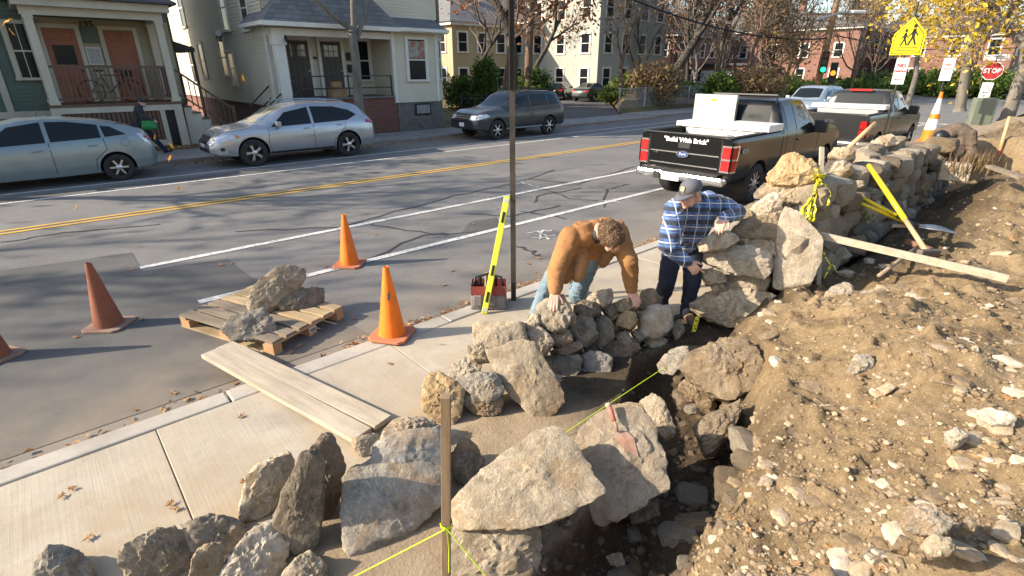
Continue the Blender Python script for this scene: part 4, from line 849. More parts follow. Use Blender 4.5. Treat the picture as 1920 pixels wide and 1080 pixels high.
a = gp(330, 48); block('white_house', 'sunlit white house glimpsed between the two near houses', (a[0] - 1, a[1]), 12, 8, 7.5, 3, M_offw, M_shing, nf=4, ns=2)
a = gp(1262, 72); block('brick_row_house', 'red brick house with white windows behind the leaning tree', a, 15, 9, 6.4, 3, M_brick2, M_shing_d, nf=6, ns=3)
a = gp(1400, 92); block('brick_row_house', 'distant brick house half hidden by bare trees beside the pole', a, 12, 10, 6.4, 3, M_brick2, M_shing_d, nf=5, ns=3)
a = gp(1598, 80); r = block('brick_apartment', 'sunlit orange brick apartment house beyond the pickup trucks', a, 18, 24, 7.2, 3.2, M_brick2, M_shing, nf=6, ns=6, chim=((a[0] + 2, a[1] + 16, 11.5), (a[0] + 2, a[1] + 8, 11.5)))
part(r, 'garage', MB().b2((a[0] - 9, a[1] + 9, -.1), (a[0] - .01, a[1] + 18, 2.9)), M_brick2); part(r, 'garage_door', MB().b2((a[0] - 9.05, a[1] + 10, 0), (a[0] - 9.01, a[1] + 17, 2.3)), M_trim)
part(r, 'garage_roof', MB().b2((a[0] - 9.3, a[1] + 8.7, 2.9), (a[0] - .01, a[1] + 18.3, 3.15)), M_shing_d)
a = gp(1760, 95); block('brick_house', 'shaded brick house behind the yellow tree', a, 16, 10, 6.4, 3, M_brick2, M_shing_d, nf=6, ns=3)
a = gp(1890, 80); block('brick_house', 'brick house at the right edge behind the tree trunks', a, 16, 10, 6.0, 3, M_brick2, M_shing_d, nf=5, ns=3)
# off to the left, out of view, the row of houses goes on and shades the street
block('neighbour_house', 'dark house at the left continuing the row', (-22, 23), 11, 10, 7.2, 3, M_green, M_shing_d, nf=4, ns=3)
block('added_house', 'unseen house added behind the viewer to darken reflections', (-14, -26), 14, 10, 7.5, 3.5, M_beige, M_shing_d, nf=4, ns=3)  # unseen houses, added behind the viewer so glass reflects something dark
block('added_house', 'second unseen house added behind the viewer to darken reflections', (6, -28), 14, 10, 7.5, 3.5, M_sage, M_shing_d, nf=4, ns=3)

# ------------------------------------------------------------------ vehicles
def paint(name, c, rough=.28, metal=.4, spec=.4, coat=.35): return M(name, c, [x * .9 for x in c], 3, rough, metal=metal, spec=spec, coat=coat)
M_tyre = M('tyre', (0.018, 0.018, 0.018), (0.035, 0.033, 0.03), 8, .85)
M_alloy = M('alloy', (0.55, 0.55, 0.55), rough=.3, metal=.9); M_rimdark = M('dark_rim', (0.03, 0.03, 0.03), rough=.4, metal=.6)
M_cglass = M('car_glass', (0.010, 0.013, 0.013), rough=.04, spec=.35); M_seam = M('seam', (0.012, 0.012, 0.012), rough=.8); M_under = M('underbody', (0.012, 0.012, 0.012), rough=.95)
M_lamp = M('headlamp', (0.55, 0.57, 0.60), rough=.08, spec=.9, metal=.3); M_red = M('tail_lamp', (0.42, 0.018, 0.015), (0.30, 0.01, 0.01), 8, .12, spec=.8); M_chrome = M('chrome', (0.72, 0.72, 0.72), rough=.18, metal=1)
M_plastic = M('black_plastic', (0.02, 0.02, 0.02), rough=.6); M_plate = M('plate', (0.70, 0.70, 0.68), (0.60, 0.6, 0.6), 20, .5); M_amber = M('amber', (0.6, 0.22, 0.03), rough=.2)
def wheel_mesh(r, w):
    mb = MB(); p = [(r * .60, -w / 2 + .01), (r * .70, -w / 2), (r * .93, -w / 2 + .005), (r * .985, -w / 2 + .03), (r, -w / 4), (r, w / 4), (r * .985, w / 2 - .03), (r * .93, w / 2 - .005), (r * .70, w / 2), (r * .60, w / 2 - .01), (r * .6, -w / 2 + .01)]
    return mb.lathe(p, n=36, axis='Y').mesh()
def rim_mesh(r, w, n, sw, split=False, dark=False):
    mb = MB(); ro = r * .66; y = w / 2 - .012          # outer face towards +Y
    mb.lathe([(ro, y - .10), (ro, y), (ro * .93, y + .004), (ro * .90, y - .03), (ro * .86, y - .09), (0.0, y - .09)], n=32, axis='Y')
    mb.m = 1
    for k in range(n):
        for off in ((-.13, .13) if split else (0,)):
            a = 2 * math.pi * k / n + off * .9; d = V(math.cos(a), 0, math.sin(a)); a2 = 2 * math.pi * k / n + off * .35; d2 = V(math.cos(a2), 0, math.sin(a2))
            mb.bar(d2 * r * .12 + V(0, y - .02, 0), d * ro * .93 + V(0, y - .022, 0), sw, .03, up=(0, 1, 0))
    mb.lathe([(r * .2, y - .05), (r * .2, y + .0), (r * .14, y + .012), (0.001, y + .014)], n=20, axis='Y'); return mb.mesh()
def sect(zl, zb, zt, wb, wt, sq=0.0):
    h = zb - zl; P = [(0, zl + .03), (wb * .80, zl + .02), (wb * .94, zl + .04), (wb * .985, zl + .16 * h), (wb, zl + .5 * h), (wb * (.99 + .008 * sq), zb - .10 * min(1, h * 2)), (wb * (.955 + .03 * sq), zb)]
    g = zt - zb; a = P[-1]
    for t in (.25, .5, .75): P.append((a[0] + (wt - a[0]) * t + .018 * math.sin(math.pi * t) * min(1, g * 2), zb + (g - .055 * min(1, g * 4)) * t))
    e = min(1, g * 4); P += [(wt, zt - .055 * e), (wt * .95, zt - .025 * e), (wt * .8, zt - .010 * e), (wt * .45, zt - .002), (0, zt)]
    return P
class Car:
    def __init__(s, name, label, keys, wheels, r, paintm, loc, rz, tyre_w=.22, spokes=5, split=False, sm=.07, sq=0.0, cavity=None, rimm=None, group=None, cat='car', track=None, sw=.05, arch=.05):
        s.root = empty(name, loc, rz, label, cat, group); s.L = keys[-1][0]; K = np.array(keys, float)
        n = int(s.L / .045); xs = np.linspace(0, s.L, n); cols = [np.interp(xs, K[:, 0], K[:, i]) for i in range(1, 6)]
        kw = max(1, int(sm / .045)); ker = np.exp(-.5 * (np.arange(-3 * kw, 3 * kw + 1) / kw) ** 2); ker /= ker.sum()
        cols = [np.convolve(np.pad(c, 3 * kw, mode='edge'), ker, 'valid') if sm > 0 else c for c in cols]
        vs = []; fs = []; m = None
        for i in range(n):
            S = sect(*[c[i] for c in cols], sq=sq); ring = [(xs[i] - s.L / 2, y, z) for y, z in S] + [(xs[i] - s.L / 2, -y, z) for y, z in S[-2:0:-1]]; m = len(ring); vs += ring
        for i in range(n - 1):
            for k in range(m): fs.append((i * m + k, i * m + (k + 1) % m, (i + 1) * m + (k + 1) % m, (i + 1) * m + k))
        fs.append(list(range(m))); fs.append([(n - 1) * m + k for k in range(m)][::-1])
        b = MB().add(vs, fs); s.body = b.build('body', [paintm, M_under], s.root)
        W = max(k[4] for k in keys); s.W = W; tr = track or W - tyre_w / 2 - .02
        cut = []
        for x in wheels:
            for sg in (-1, 1):
                c = MB(); c.lathe([(0.0001, -.2), (r + arch, -.2), (r + arch, .2), (.0001, .2)], (x - s.L / 2, sg * (W - .08), r + .01), 28, 'Y'); cut.append(c.build('c', [M_under, M_under]))
        if cavity: cut.append(MB().b2(*cavity).build('c', [M_plastic, M_plastic]))
        for c in cut:
            c.data.polygons.foreach_set('material_index', [1] * len(c.data.polygons)); md = s.body.modifiers.new('b', 'BOOLEAN'); md.operation = 'DIFFERENCE'; md.object = c; md.solver = 'EXACT'
        rl, rr = s.root.location.copy(), s.root.rotation_euler.z; s.root.location = (0, 0, 0); s.root.rotation_euler.z = 0
        bpy.context.view_layer.update(); bake(s.body); s.root.location = rl; s.root.rotation_euler.z = rr
        for c in cut: bpy.data.objects.remove(c)
        me = s.body.data; me.polygons.foreach_set('use_smooth', [True] * len(me.polygons)); me.set_sharp_from_angle(angle=R(32))
        bm = bmesh.new(); bm.from_mesh(me); s.bvh = BVHTree.FromBMesh(bm); bm.free()
        wm = wheel_mesh(r, tyre_w); rm = rim_mesh(r, tyre_w, spokes, sw, split); wm.materials.append(M_tyre); rm.materials.append(M_rimdark); rm.materials.append(rimm or M_alloy)
        for mm in (wm, rm): mm.polygons.foreach_set('use_smooth', [True] * len(mm.polygons)); mm.set_sharp_from_angle(angle=R(35))
        for x in wheels:
            for sg in (1, -1):
                w = bpy.data.objects.new('wheel', wm); COL.objects.link(w); w.parent = s.root; w.location = (x - s.L / 2, sg * tr, r); w.rotation_euler = (0, 0, 0 if sg > 0 else math.pi)
                q = bpy.data.objects.new('rim', rm); COL.objects.link(q); q.parent = w
    def dec(s, name, poly, face, mat, off=.005, sub=3, parent=None, sides=(1, -1)):
        """a piece that hugs the body: poly in metres from the rear (x) / centre (y), height z"""
        o = None
        for sg in (sides if face == 'side' else (1,)):
            bm = bmesh.new()
            for p in poly: bm.verts.new((p[0], p[1], 0))
            f = bm.faces.new(bm.verts); bmesh.ops.triangulate(bm, faces=[f])
            for k in range(sub):
                ed = [e for e in bm.edges if e.calc_length() > .05]
                if ed: bmesh.ops.subdivide_edges(bm, edges=ed, cuts=1, use_grid_fill=True)
            bmesh.ops.triangulate(bm, faces=bm.faces)
            for v in bm.verts:
                a, b = v.co.x, v.co.y
                if face == 'side': o0, d = V(a - s.L / 2, sg * 3, b), V(0, -sg, 0)
                elif face == 'rear': o0, d = V(-s.L / 2 - 3, a, b), V(1, 0, 0)
                elif face == 'front': o0, d = V(s.L / 2 + 3, a, b), V(-1, 0, 0)
                else: o0, d = V(a - s.L / 2, b, 4), V(0, 0, -1)
                h = s.bvh.ray_cast(o0, d)
                if h[0] is None: h = s.bvh.find_nearest(o0 + d * 2.2)
                v.co = h[0] - d * off
            me = bpy.data.meshes.new(name); bmesh.ops.recalc_face_normals(bm, faces=bm.faces); bm.to_mesh(me); bm.free()
            o = obj_from(me, name, mat, parent or s.root, smooth=True)
        return o
    def seam(s, pts, face='side', w=.012, mat=None, name='door_seam', **k):
        for (a, b), (c, d) in zip(pts[:-1], pts[1:]):
            dx, dy = c - a, d - b; l = math.hypot(dx, dy); nx, ny = -dy / l * w / 2, dx / l * w / 2
            s.dec(name, [(a + nx, b + ny), (c + nx, d + ny), (c - nx, d - ny), (a - nx, b - ny)], face, mat or M_seam, .003, 3, **k)
    def box(s, name, p, q, mat, bevel=.02): return MB().b2((p[0] - s.L / 2, p[1], p[2]), (q[0] - s.L / 2, q[1], q[2])).build(name, mat, s.root, bevel=bevel)
    def handle(s, x, z, mat):
        for sg in (1, -1):
            h = s.bvh.ray_cast(V(x - s.L / 2, sg * 3, z), V(0, -sg, 0))[0]
            MB().box((h.x, h.y + sg * .012, z), (.20, .03, .035)).build('door_handle', mat, s.root, bevel=.012)
    def mirror(s, x, z, mat, sz=(.12, .2, .14), sides=(1, -1)):
        for sg in sides:
            h = s.bvh.ray_cast(V(x - s.L / 2, sg * 3, z), V(0, -sg, 0))[0]
            MB().box((h.x, h.y + sg * .12, z + .05), sz).box((h.x, h.y + sg * .03, z - .01), (.05, .08, .04)).build('wing_mirror', mat, s.root, bevel=.03)

YC = 16.62
# pale blue-grey hatchback, cut by the left edge
prius = [(0, .42, .62, .70, .58, .46), (.05, .30, .86, 1.02, .74, .56), (.14, .26, .98, 1.12, .82, .58), (.45, .23, 1.02, 1.25, .86, .56), (1.0, .2, 1.0, 1.39, .872, .57), (1.9, .18, .96, 1.49, .872, .58), (2.4, .18, .93, 1.475, .872, .58), (2.85, .18, .91, 1.38, .87, .57), (3.35, .18, .89, 1.13, .865, .58), (3.65, .18, .88, .98, .86, .66), (4.1, .2, .80, .87, .82, .68), (4.35, .24, .66, .72, .72, .58), (4.46, .35, .52, .56, .58, .46)]
M_prius = paint('pale_blue_paint', (0.24, 0.29, 0.29))
c = Car('hatchback', 'pale blue-grey hatchback cut off by the left edge', prius, (.86, 3.56), .315, M_prius, (G(228, 335, ROADZ).x + .86 - 2.23 - .0, YC, ROADZ), math.pi, .2, 6, sw=.042)
c.root.location.x = G(228, 335, ROADZ).x - (4.46 / 2 - .86)
c.dec('rear_side_window', [(.55, 1.06), (.98, 1.03), (1.0, 1.27), (.82, 1.24)], 'side', M_cglass); c.dec('side_window', [(1.05, 1.02), (1.98, .985), (1.98, 1.405), (1.6, 1.39), (1.05, 1.295)], 'side', M_cglass); c.dec('side_window', [(2.06, .98), (3.15, .945), (2.62, 1.33), (2.06, 1.405)], 'side', M_cglass)
c.dec('tail_lamp', [(.03, .92), (.26, 1.06), (.36, 1.06), (.16, .80), (.06, .74)], 'side', M_lamp); c.dec('tail_lamp', [(.04, .93), (.20, 1.03), (.22, .98), (.10, .86)], 'side', M_red, .009)
c.dec('rear_window', [(-.5, 1.16), (.5, 1.16), (.45, 1.3), (-.45, 1.3)], 'rear', M_cglass)
c.seam([(2.02, .98), (2.02, .3)]); c.seam([(1.02, 1.0), (1.0, .75), (1.25, .55), (1.28, .3)]); c.seam([(3.2, .92), (3.1, .3)]); c.handle(2.25, .82, M_prius); c.handle(1.25, .86, M_prius)
c.seam([(.62 + .085 * math.cos(a), .88 + .085 * math.sin(a)) for a in np.linspace(0, 6.28, 13)], w=.006, name='fuel_flap')
c.mirror(3.0, 1.0, M_prius)
MB().tube([(-.15 + 0, 0, 1.47), (.12 - .4, 0, 1.75)], .006, 6).build('aerial', M_black, c.root)

# silver crossover
venza = [(0, .45, .72, .80, .66, .5), (.06, .33, .95, 1.08, .84, .6), (.16, .29, 1.04, 1.20, .90, .60), (.5, .27, 1.06, 1.50, .93, .61), (.75, .26, 1.05, 1.565, .94, .62), (1.8, .25, 1.02, 1.61, .952, .64), (2.4, .25, 1.0, 1.585, .952, .64), (2.85, .25, .985, 1.48, .95, .63), (3.45, .25, .97, 1.17, .945, .64), (3.72, .25, .965, 1.06, .94, .74), (4.3, .27, .89, .97, .90, .76), (4.65, .29, .76, .84, .80, .66), (4.8, .38, .6, .66, .62, .5)]
M_silver = paint('silver_paint', (0.42, 0.44, 0.46), .25, .6)
fx = G(478, 310, ROADZ).x
v = Car('crossover', 'silver crossover parked in front of the brick porch', venza, (1.0, 3.775), .365, M_silver, (fx + 3.775 - 2.4 - 0, YC, ROADZ), math.pi, .23, 5, True, sw=.03)
v.root.location.x = fx + (3.775 - 2.4)
v.dec('side_window', [(.62, 1.22), (.95, 1.08), (2.0, 1.045), (2.0, 1.50), (1.3, 1.47), (.85, 1.36)], 'side', M_cglass); v.dec('side_window', [(2.08, 1.04), (3.22, 1.01), (2.75, 1.37), (2.08, 1.49)], 'side', M_cglass)
v.dec('windscreen', [(3.52, -.62), (3.62, 0), (3.52, .62), (2.78, .52), (2.72, 0), (2.78, -.52)], 'top', M('windscreen', (0.12, 0.13, 0.10), rough=.05, spec=.9)); v.dec('rear_window', [(-.55, 1.22), (.55, 1.22), (.5, 1.5), (-.5, 1.5)], 'rear', M_cglass)
v.dec('headlamp', [(4.08, .80), (4.42, .72), (4.70, .68), (4.66, .80), (4.3, .89)], 'side', M_lamp); v.dec('headlamp', [(-.72, .66), (-.45, .66), (-.45, .78), (-.70, .80)], 'front', M_lamp); v.dec('headlamp', [(.72, .66), (.45, .66), (.45, .78), (.70, .80)], 'front', M_lamp); v.dec('marker_lamp', [(4.08, .80), (4.16, .78), (4.22, .86), (4.12, .86)], 'side', M_amber, .009)
v.dec('grille', [(-.4, .62), (.4, .62), (.42, .82), (-.42, .82)], 'front', M_plastic); 
for z in (.66, .72, .78): v.dec('grille_bar', [(-.4, z), (.4, z), (.4, z + .025), (-.4, z + .025)], 'front', M_chrome, .012)
v.dec('lower_grille', [(-.45, .40), (.45, .40), (.5, .5), (-.5, .5)], 'front', M_plastic); v.dec('fog_lamp', [(4.48, .48), (4.58, .46), (4.6, .54), (4.5, .56)], 'side', M_plastic); v.dec('plate', [(-.2, .52), (.2, .52), (.2, .62), (-.2, .62)], 'front', M_plate, .02)
v.dec('tail_lamp', [(.05, .93), (.40, .98), (.36, 1.06), (.09, 1.05)], 'side', M_red); v.seam([(2.04, 1.02), (2.06, .38)]); v.seam([(1.05, 1.05), (1.05, .9), (1.42, .55), (1.5, .38)]); v.seam([(3.3, 1.0), (3.35, .6), (3.3, .38)]); v.handle(2.25, .93, M_silver); v.handle(1.25, .96, M_silver); v.mirror(3.05, 1.04, M_silver)
for sg in (1, -1): MB().tube([(-1.5, sg * .56, 1.60), (-1.2, sg * .57, 1.645), (.0, sg * .57, 1.67), (.35, sg * .56, 1.63)], .018, 6).build('roof_rail', M_silver, v.root)
v.seam([(3.7, -.8), (4.4, -.75)], 'top'); v.seam([(3.7, .8), (4.4, .75)], 'top')
v.dec('sill_trim', [(1.45, .30), (3.35, .30), (3.35, .36), (1.45, .36)], 'side', M_plastic)

# dark grey SUV
highl = [(0, .5, .82, .9, .74, .6), (.05, .38, 1.04, 1.15, .86, .66), (.13, .35, 1.10, 1.30, .91, .66), (.38, .34, 1.13, 1.64, .94, .66), (.8, .33, 1.12, 1.71, .95, .68), (1.8, .31, 1.10, 1.735, .955, .69), (2.4, .31, 1.08, 1.71, .955, .69), (2.8, .31, 1.07, 1.60, .955, .68), (3.3, .31, 1.06, 1.26, .95, .68), (3.52, .31, 1.05, 1.14, .945, .78), (4.3, .33, .99, 1.06, .92, .8), (4.65, .35, .86, .94, .84, .7), (4.785, .42, .68, .76, .70, .58)]
M_gun = paint('gunmetal_paint', (0.040, 0.046, 0.052), .25, .25)
fx = G(930, 262, ROADZ).x
def suv(name, label, pm, loc, rz):
    c = Car(name, label, highl, (1.0, 3.79), .37, pm, loc, rz, .235, 6, sw=.042)
    c.dec('rear_side_window', [(.50, 1.2), (1.02, 1.18), (1.02, 1.58), (.62, 1.55)], 'side', M_cglass); c.dec('side_window', [(1.1, 1.18), (2.03, 1.15), (2.03, 1.60), (1.1, 1.585)], 'side', M_cglass); c.dec('side_window', [(2.11, 1.15), (3.12, 1.12), (2.66, 1.49), (2.11, 1.59)], 'side', M_cglass)
    c.dec('windscreen', [(3.36, -.64), (3.44, 0), (3.36, .64), (2.74, .56), (2.68, 0), (2.74, -.56)], 'top', M_cglass); c.dec('rear_window', [(-.6, 1.25), (.6, 1.25), (.55, 1.58), (-.55, 1.58)], 'rear', M_cglass)
    c.dec('headlamp', [(4.12, .86), (4.45, .80), (4.70, .76), (4.64, .93), (4.3, .96)], 'side', M_lamp); c.dec('headlamp', [(-.74, .76), (-.44, .76), (-.44, .9), (-.7, .92)], 'front', M_lamp); c.dec('headlamp', [(.74, .76), (.44, .76), (.44, .9), (.7, .92)], 'front', M_lamp)
    c.dec('grille', [(-.42, .70), (.42, .70), (.4, .93), (-.4, .93)], 'front', M_plastic)
    for z in (.73, .80, .87): c.dec('grille_bar', [(-.4, z), (.4, z), (.4, z + .03), (-.4, z + .03)], 'front', M_chrome, .012)
    c.dec('lower_grille', [(-.6, .45), (.6, .45), (.62, .6), (-.62, .6)], 'front', M_plastic); c.dec('plate', [(-.15, .5), (.15, .5), (.15, .64), (-.15, .64)], 'front', M_plate, .02); c.dec('tail_lamp', [(.06, 1.0), (.32, 1.05), (.3, 1.18), (.1, 1.16)], 'side', M_red)
    c.dec('sill_trim', [(1.42, .37), (3.35, .37), (3.35, .42), (1.42, .42)], 'side', M_chrome); c.seam([(2.07, 1.14), (2.08, .45)]); c.seam([(1.06, 1.16), (1.06, 1.0), (1.45, .65), (1.5, .45)]); c.seam([(3.2, 1.1), (3.25, .45)]); c.handle(2.25, 1.0, pm); c.handle(1.28, 1.03, pm); c.mirror(3.0, 1.13, pm)
    for sg in (1, -1): MB().tube([(-1.7, sg * .6, 1.70), (-1.5, sg * .61, 1.77), (-.2, sg * .61, 1.79), (.05, sg * .6, 1.73)], .02, 6).build('roof_rail', M_plastic, c.root)
    return c
suv('suv', 'dark grey SUV parked across the street behind the sign post', M_gun, (fx + (3.79 - 2.39), YC + .05, ROADZ), math.pi)
suv('suv', 'silver-blue SUV approaching behind the second pickup', paint('silver_blue_paint', (0.36, 0.42, 0.47)), (30.5, 11.0, ROADZ), math.pi)

# cars up the driveway
sedan = [(0, .42, .66, .74, .66, .55), (.06, .32, .86, .95, .80, .66), (.2, .28, .95, 1.04, .86, .7), (.65, .25, .98, 1.09, .89, .68), (1.0, .24, .97, 1.22, .90, .6), (1.5, .23, .95, 1.42, .905, .58), (2.1, .22, .93, 1.455, .905, .58), (2.7, .22, .91, 1.36, .90, .58), (3.2, .22, .90, 1.08, .90, .62), (3.4, .23, .89, .98, .89, .72), (4.2, .24, .80, .88, .86, .7), (4.6, .28, .68, .75, .74, .6), (4.75, .36, .55, .6, .6, .5)]
wagon = [(0, .42, .72, .8, .66, .55), (.05, .32, .92, 1.0, .80, .62), (.15, .28, .97, 1.12, .85, .6), (.5, .26, .98, 1.40, .87, .58), (.9, .25, .97, 1.46, .88, .58), (2.1, .23, .94, 1.48, .885, .58), (2.7, .22, .92, 1.37, .88, .58), (3.2, .22, .90, 1.08, .88, .62), (3.4, .23, .89, .98, .87, .72), (4.1, .24, .80, .88, .84, .7), (4.4, .28, .68, .75, .74, .6), (4.55, .36, .55, .6, .6, .5)]
def rearcar(name, label, keys, pm, loc, rz):
    c = Car(name, label, keys, (.95, 3.65), .32, pm, loc, rz, .2, 7, sw=.05); z = .62 if keys is sedan else .5
    if keys is sedan:
        c.dec('rear_window', [(.72, -.56), (.72, .56), (1.36, .5), (1.36, -.5)], 'top', M_cglass); c.dec('side_window', [(.98, 1.03), (1.98, 1.0), (1.98, 1.38), (1.45, 1.34)], 'side', M_cglass)
    else:
        c.dec('rear_window', [(-.55, 1.06), (.55, 1.06), (.48, 1.36), (-.48, 1.36)], 'rear', M_cglass); c.dec('side_window', [(.55, 1.06), (1.98, 1.0), (1.98, 1.40), (.7, 1.36)], 'side', M_cglass)
    c.dec('side_window', [(2.05, 1.0), (3.0, .97), (2.55, 1.28), (2.05, 1.39)], 'side', M_cglass); c.dec('windscreen', [(3.2, -.58), (3.2, .58), (2.66, .5), (2.66, -.5)], 'top', M_cglass)
    for sg in (1, -1): c.dec('tail_lamp', [(sg * .42, .78), (sg * .76, .78), (sg * .74, .93), (sg * .42, .90)], 'rear', M_red)
    c.dec('plate', [(-.17, .72), (.17, .72), (.17, .84), (-.17, .84)], 'rear', M_plate, .01); c.seam([(2.02, .98), (2.03, .35)]); c.mirror(2.95, .98, pm); c.handle(2.2, .86, pm)
    return c
M_dgreen = paint('dark_green_paint', (0.028, 0.04, 0.038)); M_bk = paint('black_paint', (0.010, 0.011, 0.012), .2, .2)
rearcar('sedan', 'dark green sedan parked up the driveway, its tail towards us', sedan, M_dgreen, (36.6, 30.8, -.04), R(14))
rearcar('wagon', 'black wagon parked up the driveway left of the sedan', wagon, M_bk, (36.2, 34.2, -.04), R(30))
rearcar('parked_car', 'small white car half hidden behind the leaning tree', wagon, paint('white_paint', (0.65, 0.65, 0.65), .3, 0), (51.5, 33.5, .02), R(200))

# ------------------------------------------------------------------ pickup trucks
truck = [(0, .52, 1.24, 1.34, .955, .935), (.05, .5, 1.26, 1.345, .985, .95), (2.06, .5, 1.26, 1.345, .995, .955), (2.10, .5, 1.27, 1.36, .995, .93), (2.14, .5, 1.28, 1.86, .995, .74), (2.3, .5, 1.28, 1.92, .995, .72), (2.9, .5, 1.27, 1.94, .995, .72), (3.5, .5, 1.26, 1.90, .995, .71), (3.75, .5, 1.255, 1.78, .995, .72), (4.25, .5, 1.25, 1.36, .99, .80), (4.4, .5, 1.24, 1.32, .985, .86), (5.3, .5, 1.18, 1.27, .975, .87), (5.75, .5, 1.1, 1.19, .94, .84), (5.9, .55, .95, 1.03, .86, .76)]
M_blackp = paint('black_truck_paint', (0.006, 0.0065, 0.007), .18, 0.0, .25, .08); M_greyp = paint('grey_truck_paint', (0.026, 0.027, 0.029), .22, 0.0, .25, .08)
def pickup(name, label, pm, loc, rz, ford):
    c = Car(name, label, truck, (1.16, 4.85), .40, pm, loc, rz, .27, 10 if ford else 6, False, .03, 1.0, ((-2.95 + .07, -.84, .82), (-2.95 + 2.04, .84, 2.2)), cat='pickup truck', sw=.04, arch=.06)
    c.dec('side_window', [(2.30, 1.33), (2.72, 1.32), (2.72, 1.80), (2.36, 1.80)], 'side', M_cglass); c.dec('side_window', [(2.80, 1.32), (3.98, 1.29), (3.60, 1.72), (3.45, 1.79), (2.80, 1.80)], 'side', M_cglass)
    c.dec('rear_window', [(-.66, 1.42), (.66, 1.42), (.62, 1.80), (-.62, 1.80)], 'rear', M_cglass); c.dec('windscreen', [(4.28, -.72), (4.28, .72), (3.7, .62), (3.7, -.62)], 'top', M_cglass)
    c.seam([(2.76, 1.3), (2.76, .6)]); c.seam([(4.05, 1.28), (4.1, .9), (4.0, .6)]); c.seam([(2.09, 1.3), (2.09, .55)], w=.025); c.seam([(2.3, 1.3), (2.32, .6)]); c.handle(2.95, 1.12, pm)
    c.dec('tailgate_seam', [(-.76, .62), (-.74, .62), (-.74, 1.31), (-.76, 1.31)], 'rear', M_seam, .003); c.dec('tailgate_seam', [(.76, .62), (.74, .62), (.74, 1.31), (.76, 1.31)], 'rear', M_seam, .003)
    MB().b2((-3.12, -.93, .50), (-2.90, .93, .66)).build('rear_bumper', M_chrome, c.root, bevel=.05); MB().b2((-3.08, -.80, .661), (-2.93, .80, .70)).build('bumper_step', M_plastic, c.root)
    pl = MB().b2((-3.137, -.19 + .12, .50), (-3.122, .19 + .12, .65)).build('plate', M_plate, c.root); MB().b2((-3.14, .36, .5), (-3.121, .5, .64)).build('hitch_socket', M_plastic, c.root)
    for sg in (1, -1):
        c.dec('tail_lamp_trim', [(sg * .77, .74), (sg * .945, .74), (sg * .945, 1.22), (sg * .77, 1.22)], 'rear', M_chrome if ford else pm, .010)
        for z0, z1 in ((.77, .955), (.99, 1.19)): c.dec('tail_lamp', [(sg * .785, z0), (sg * .94, z0), (sg * .94, z1), (sg * .785, z1)], 'rear', M_red, .022)
    c.dec('tail_lamp_trim', [(-.0, .74), (.16, .74), (.22, 1.22), (-.0, 1.22)], 'side', M_chrome if ford else pm, .010)
    for z0, z1 in ((.77, .955), (.99, 1.19)): c.dec('tail_lamp', [(-.0, z0), (.13, z0), (.16, z1), (-.0, z1)], 'side', M_red, .022)
    c.mirror(3.85, 1.28, M_plastic if ford else pm, (.14, .26, .26)); MB().b2((-2.95 + .3, -.70, .42), (2.6, .70, .56)).build('chassis', M_under, c.root)
    for z in ((1.0, .78) if ford else (.85,)): c.dec('tailgate_trim', [(-.72, z), (.72, z), (.72, z + .022), (-.72, z + .022)], 'rear', M_chrome if ford else pm, .008)
    c.dec('tailgate_handle', [(-.12, 1.10), (.12, 1.10), (.12, 1.20), (-.12, 1.20)], 'rear', M_plastic, .006)
    for sg in (1, -1): MB().b2((-2.95 + .02, sg * .865, 1.346), (-2.95 + 2.06, sg * .955, 1.372)).build('bed_rail', M_plastic, c.root, bevel=.01)
    MB().b2((-2.955, -.86, 1.346), (-2.87, .86, 1.372)).build('tailgate_cap', M_plastic, c.root, bevel=.01)
    return c
TY_ = 5.5
tk = pickup('pickup_truck', 'black pickup truck with open white tool box in its bed', M_blackp, (9.25 + 2.95, TY_, ROADZ), R(1.0), True)
def rear_text(c, body, size, y, z, x, mat, **k): return text(body, size, mat, Matrix.Translation((x, y, z)) @ Matrix.Rotation(R(-90), 4, 'Z') @ Matrix.Rotation(R(90), 4, 'X'), parent=c.root, ext=.002, **k)
M_wlet = M('white_letters', (0.75, 0.75, 0.75), rough=.6)
rear_text(tk, '"Build With Brick"', .115, -.03, 1.245, -2.965, M_wlet, bold=.004, sx=1.08)
ov = MB(); ov.lathe([(0.001, 0), (.115, 0), (.115, .012), (.001, .014)], n=28, axis='X'); e = ov.build('emblem', M('emblem_blue', (0.03, 0.07, 0.2), rough=.2), tk.root); e.scale = (-1, 1, .48); e.location = (-2.965, 0, .99)
ov = MB(); ov.lathe([(.112, 0), (.125, .0), (.125, .02), (.112, .02), (.112, 0)], n=28, axis='X'); e2 = ov.build('emblem_ring', M_chrome, tk.root); e2.scale = (-1, 1, .48); e2.location = (-2.965, 0, .99)
rear_text(tk, 'Ford', .07, 0, .99, -2.982, M_wlet); rear_text(tk, 'F-150', .04, .58, .98, -2.985, M_chrome); rear_text(tk, 'XLT', .045, .60, .70, -2.985, M_chrome)
t = text('4X4', .14, M('grey_letters', (.30, .30, .30), rough=.4), Matrix.Translation((-2.95 + .42, -1.003, 1.10)) @ Matrix.Rotation(R(90), 4, 'X'), parent=tk.root, ext=.002, bold=.003)
MB().tube([(-.72, -.68, 1.36), (-.72, -.68, 2.0), (-.72, .68, 2.0), (-.72, .68, 1.36)], .03, 8).build('cab_rack', M_black, tk.root)
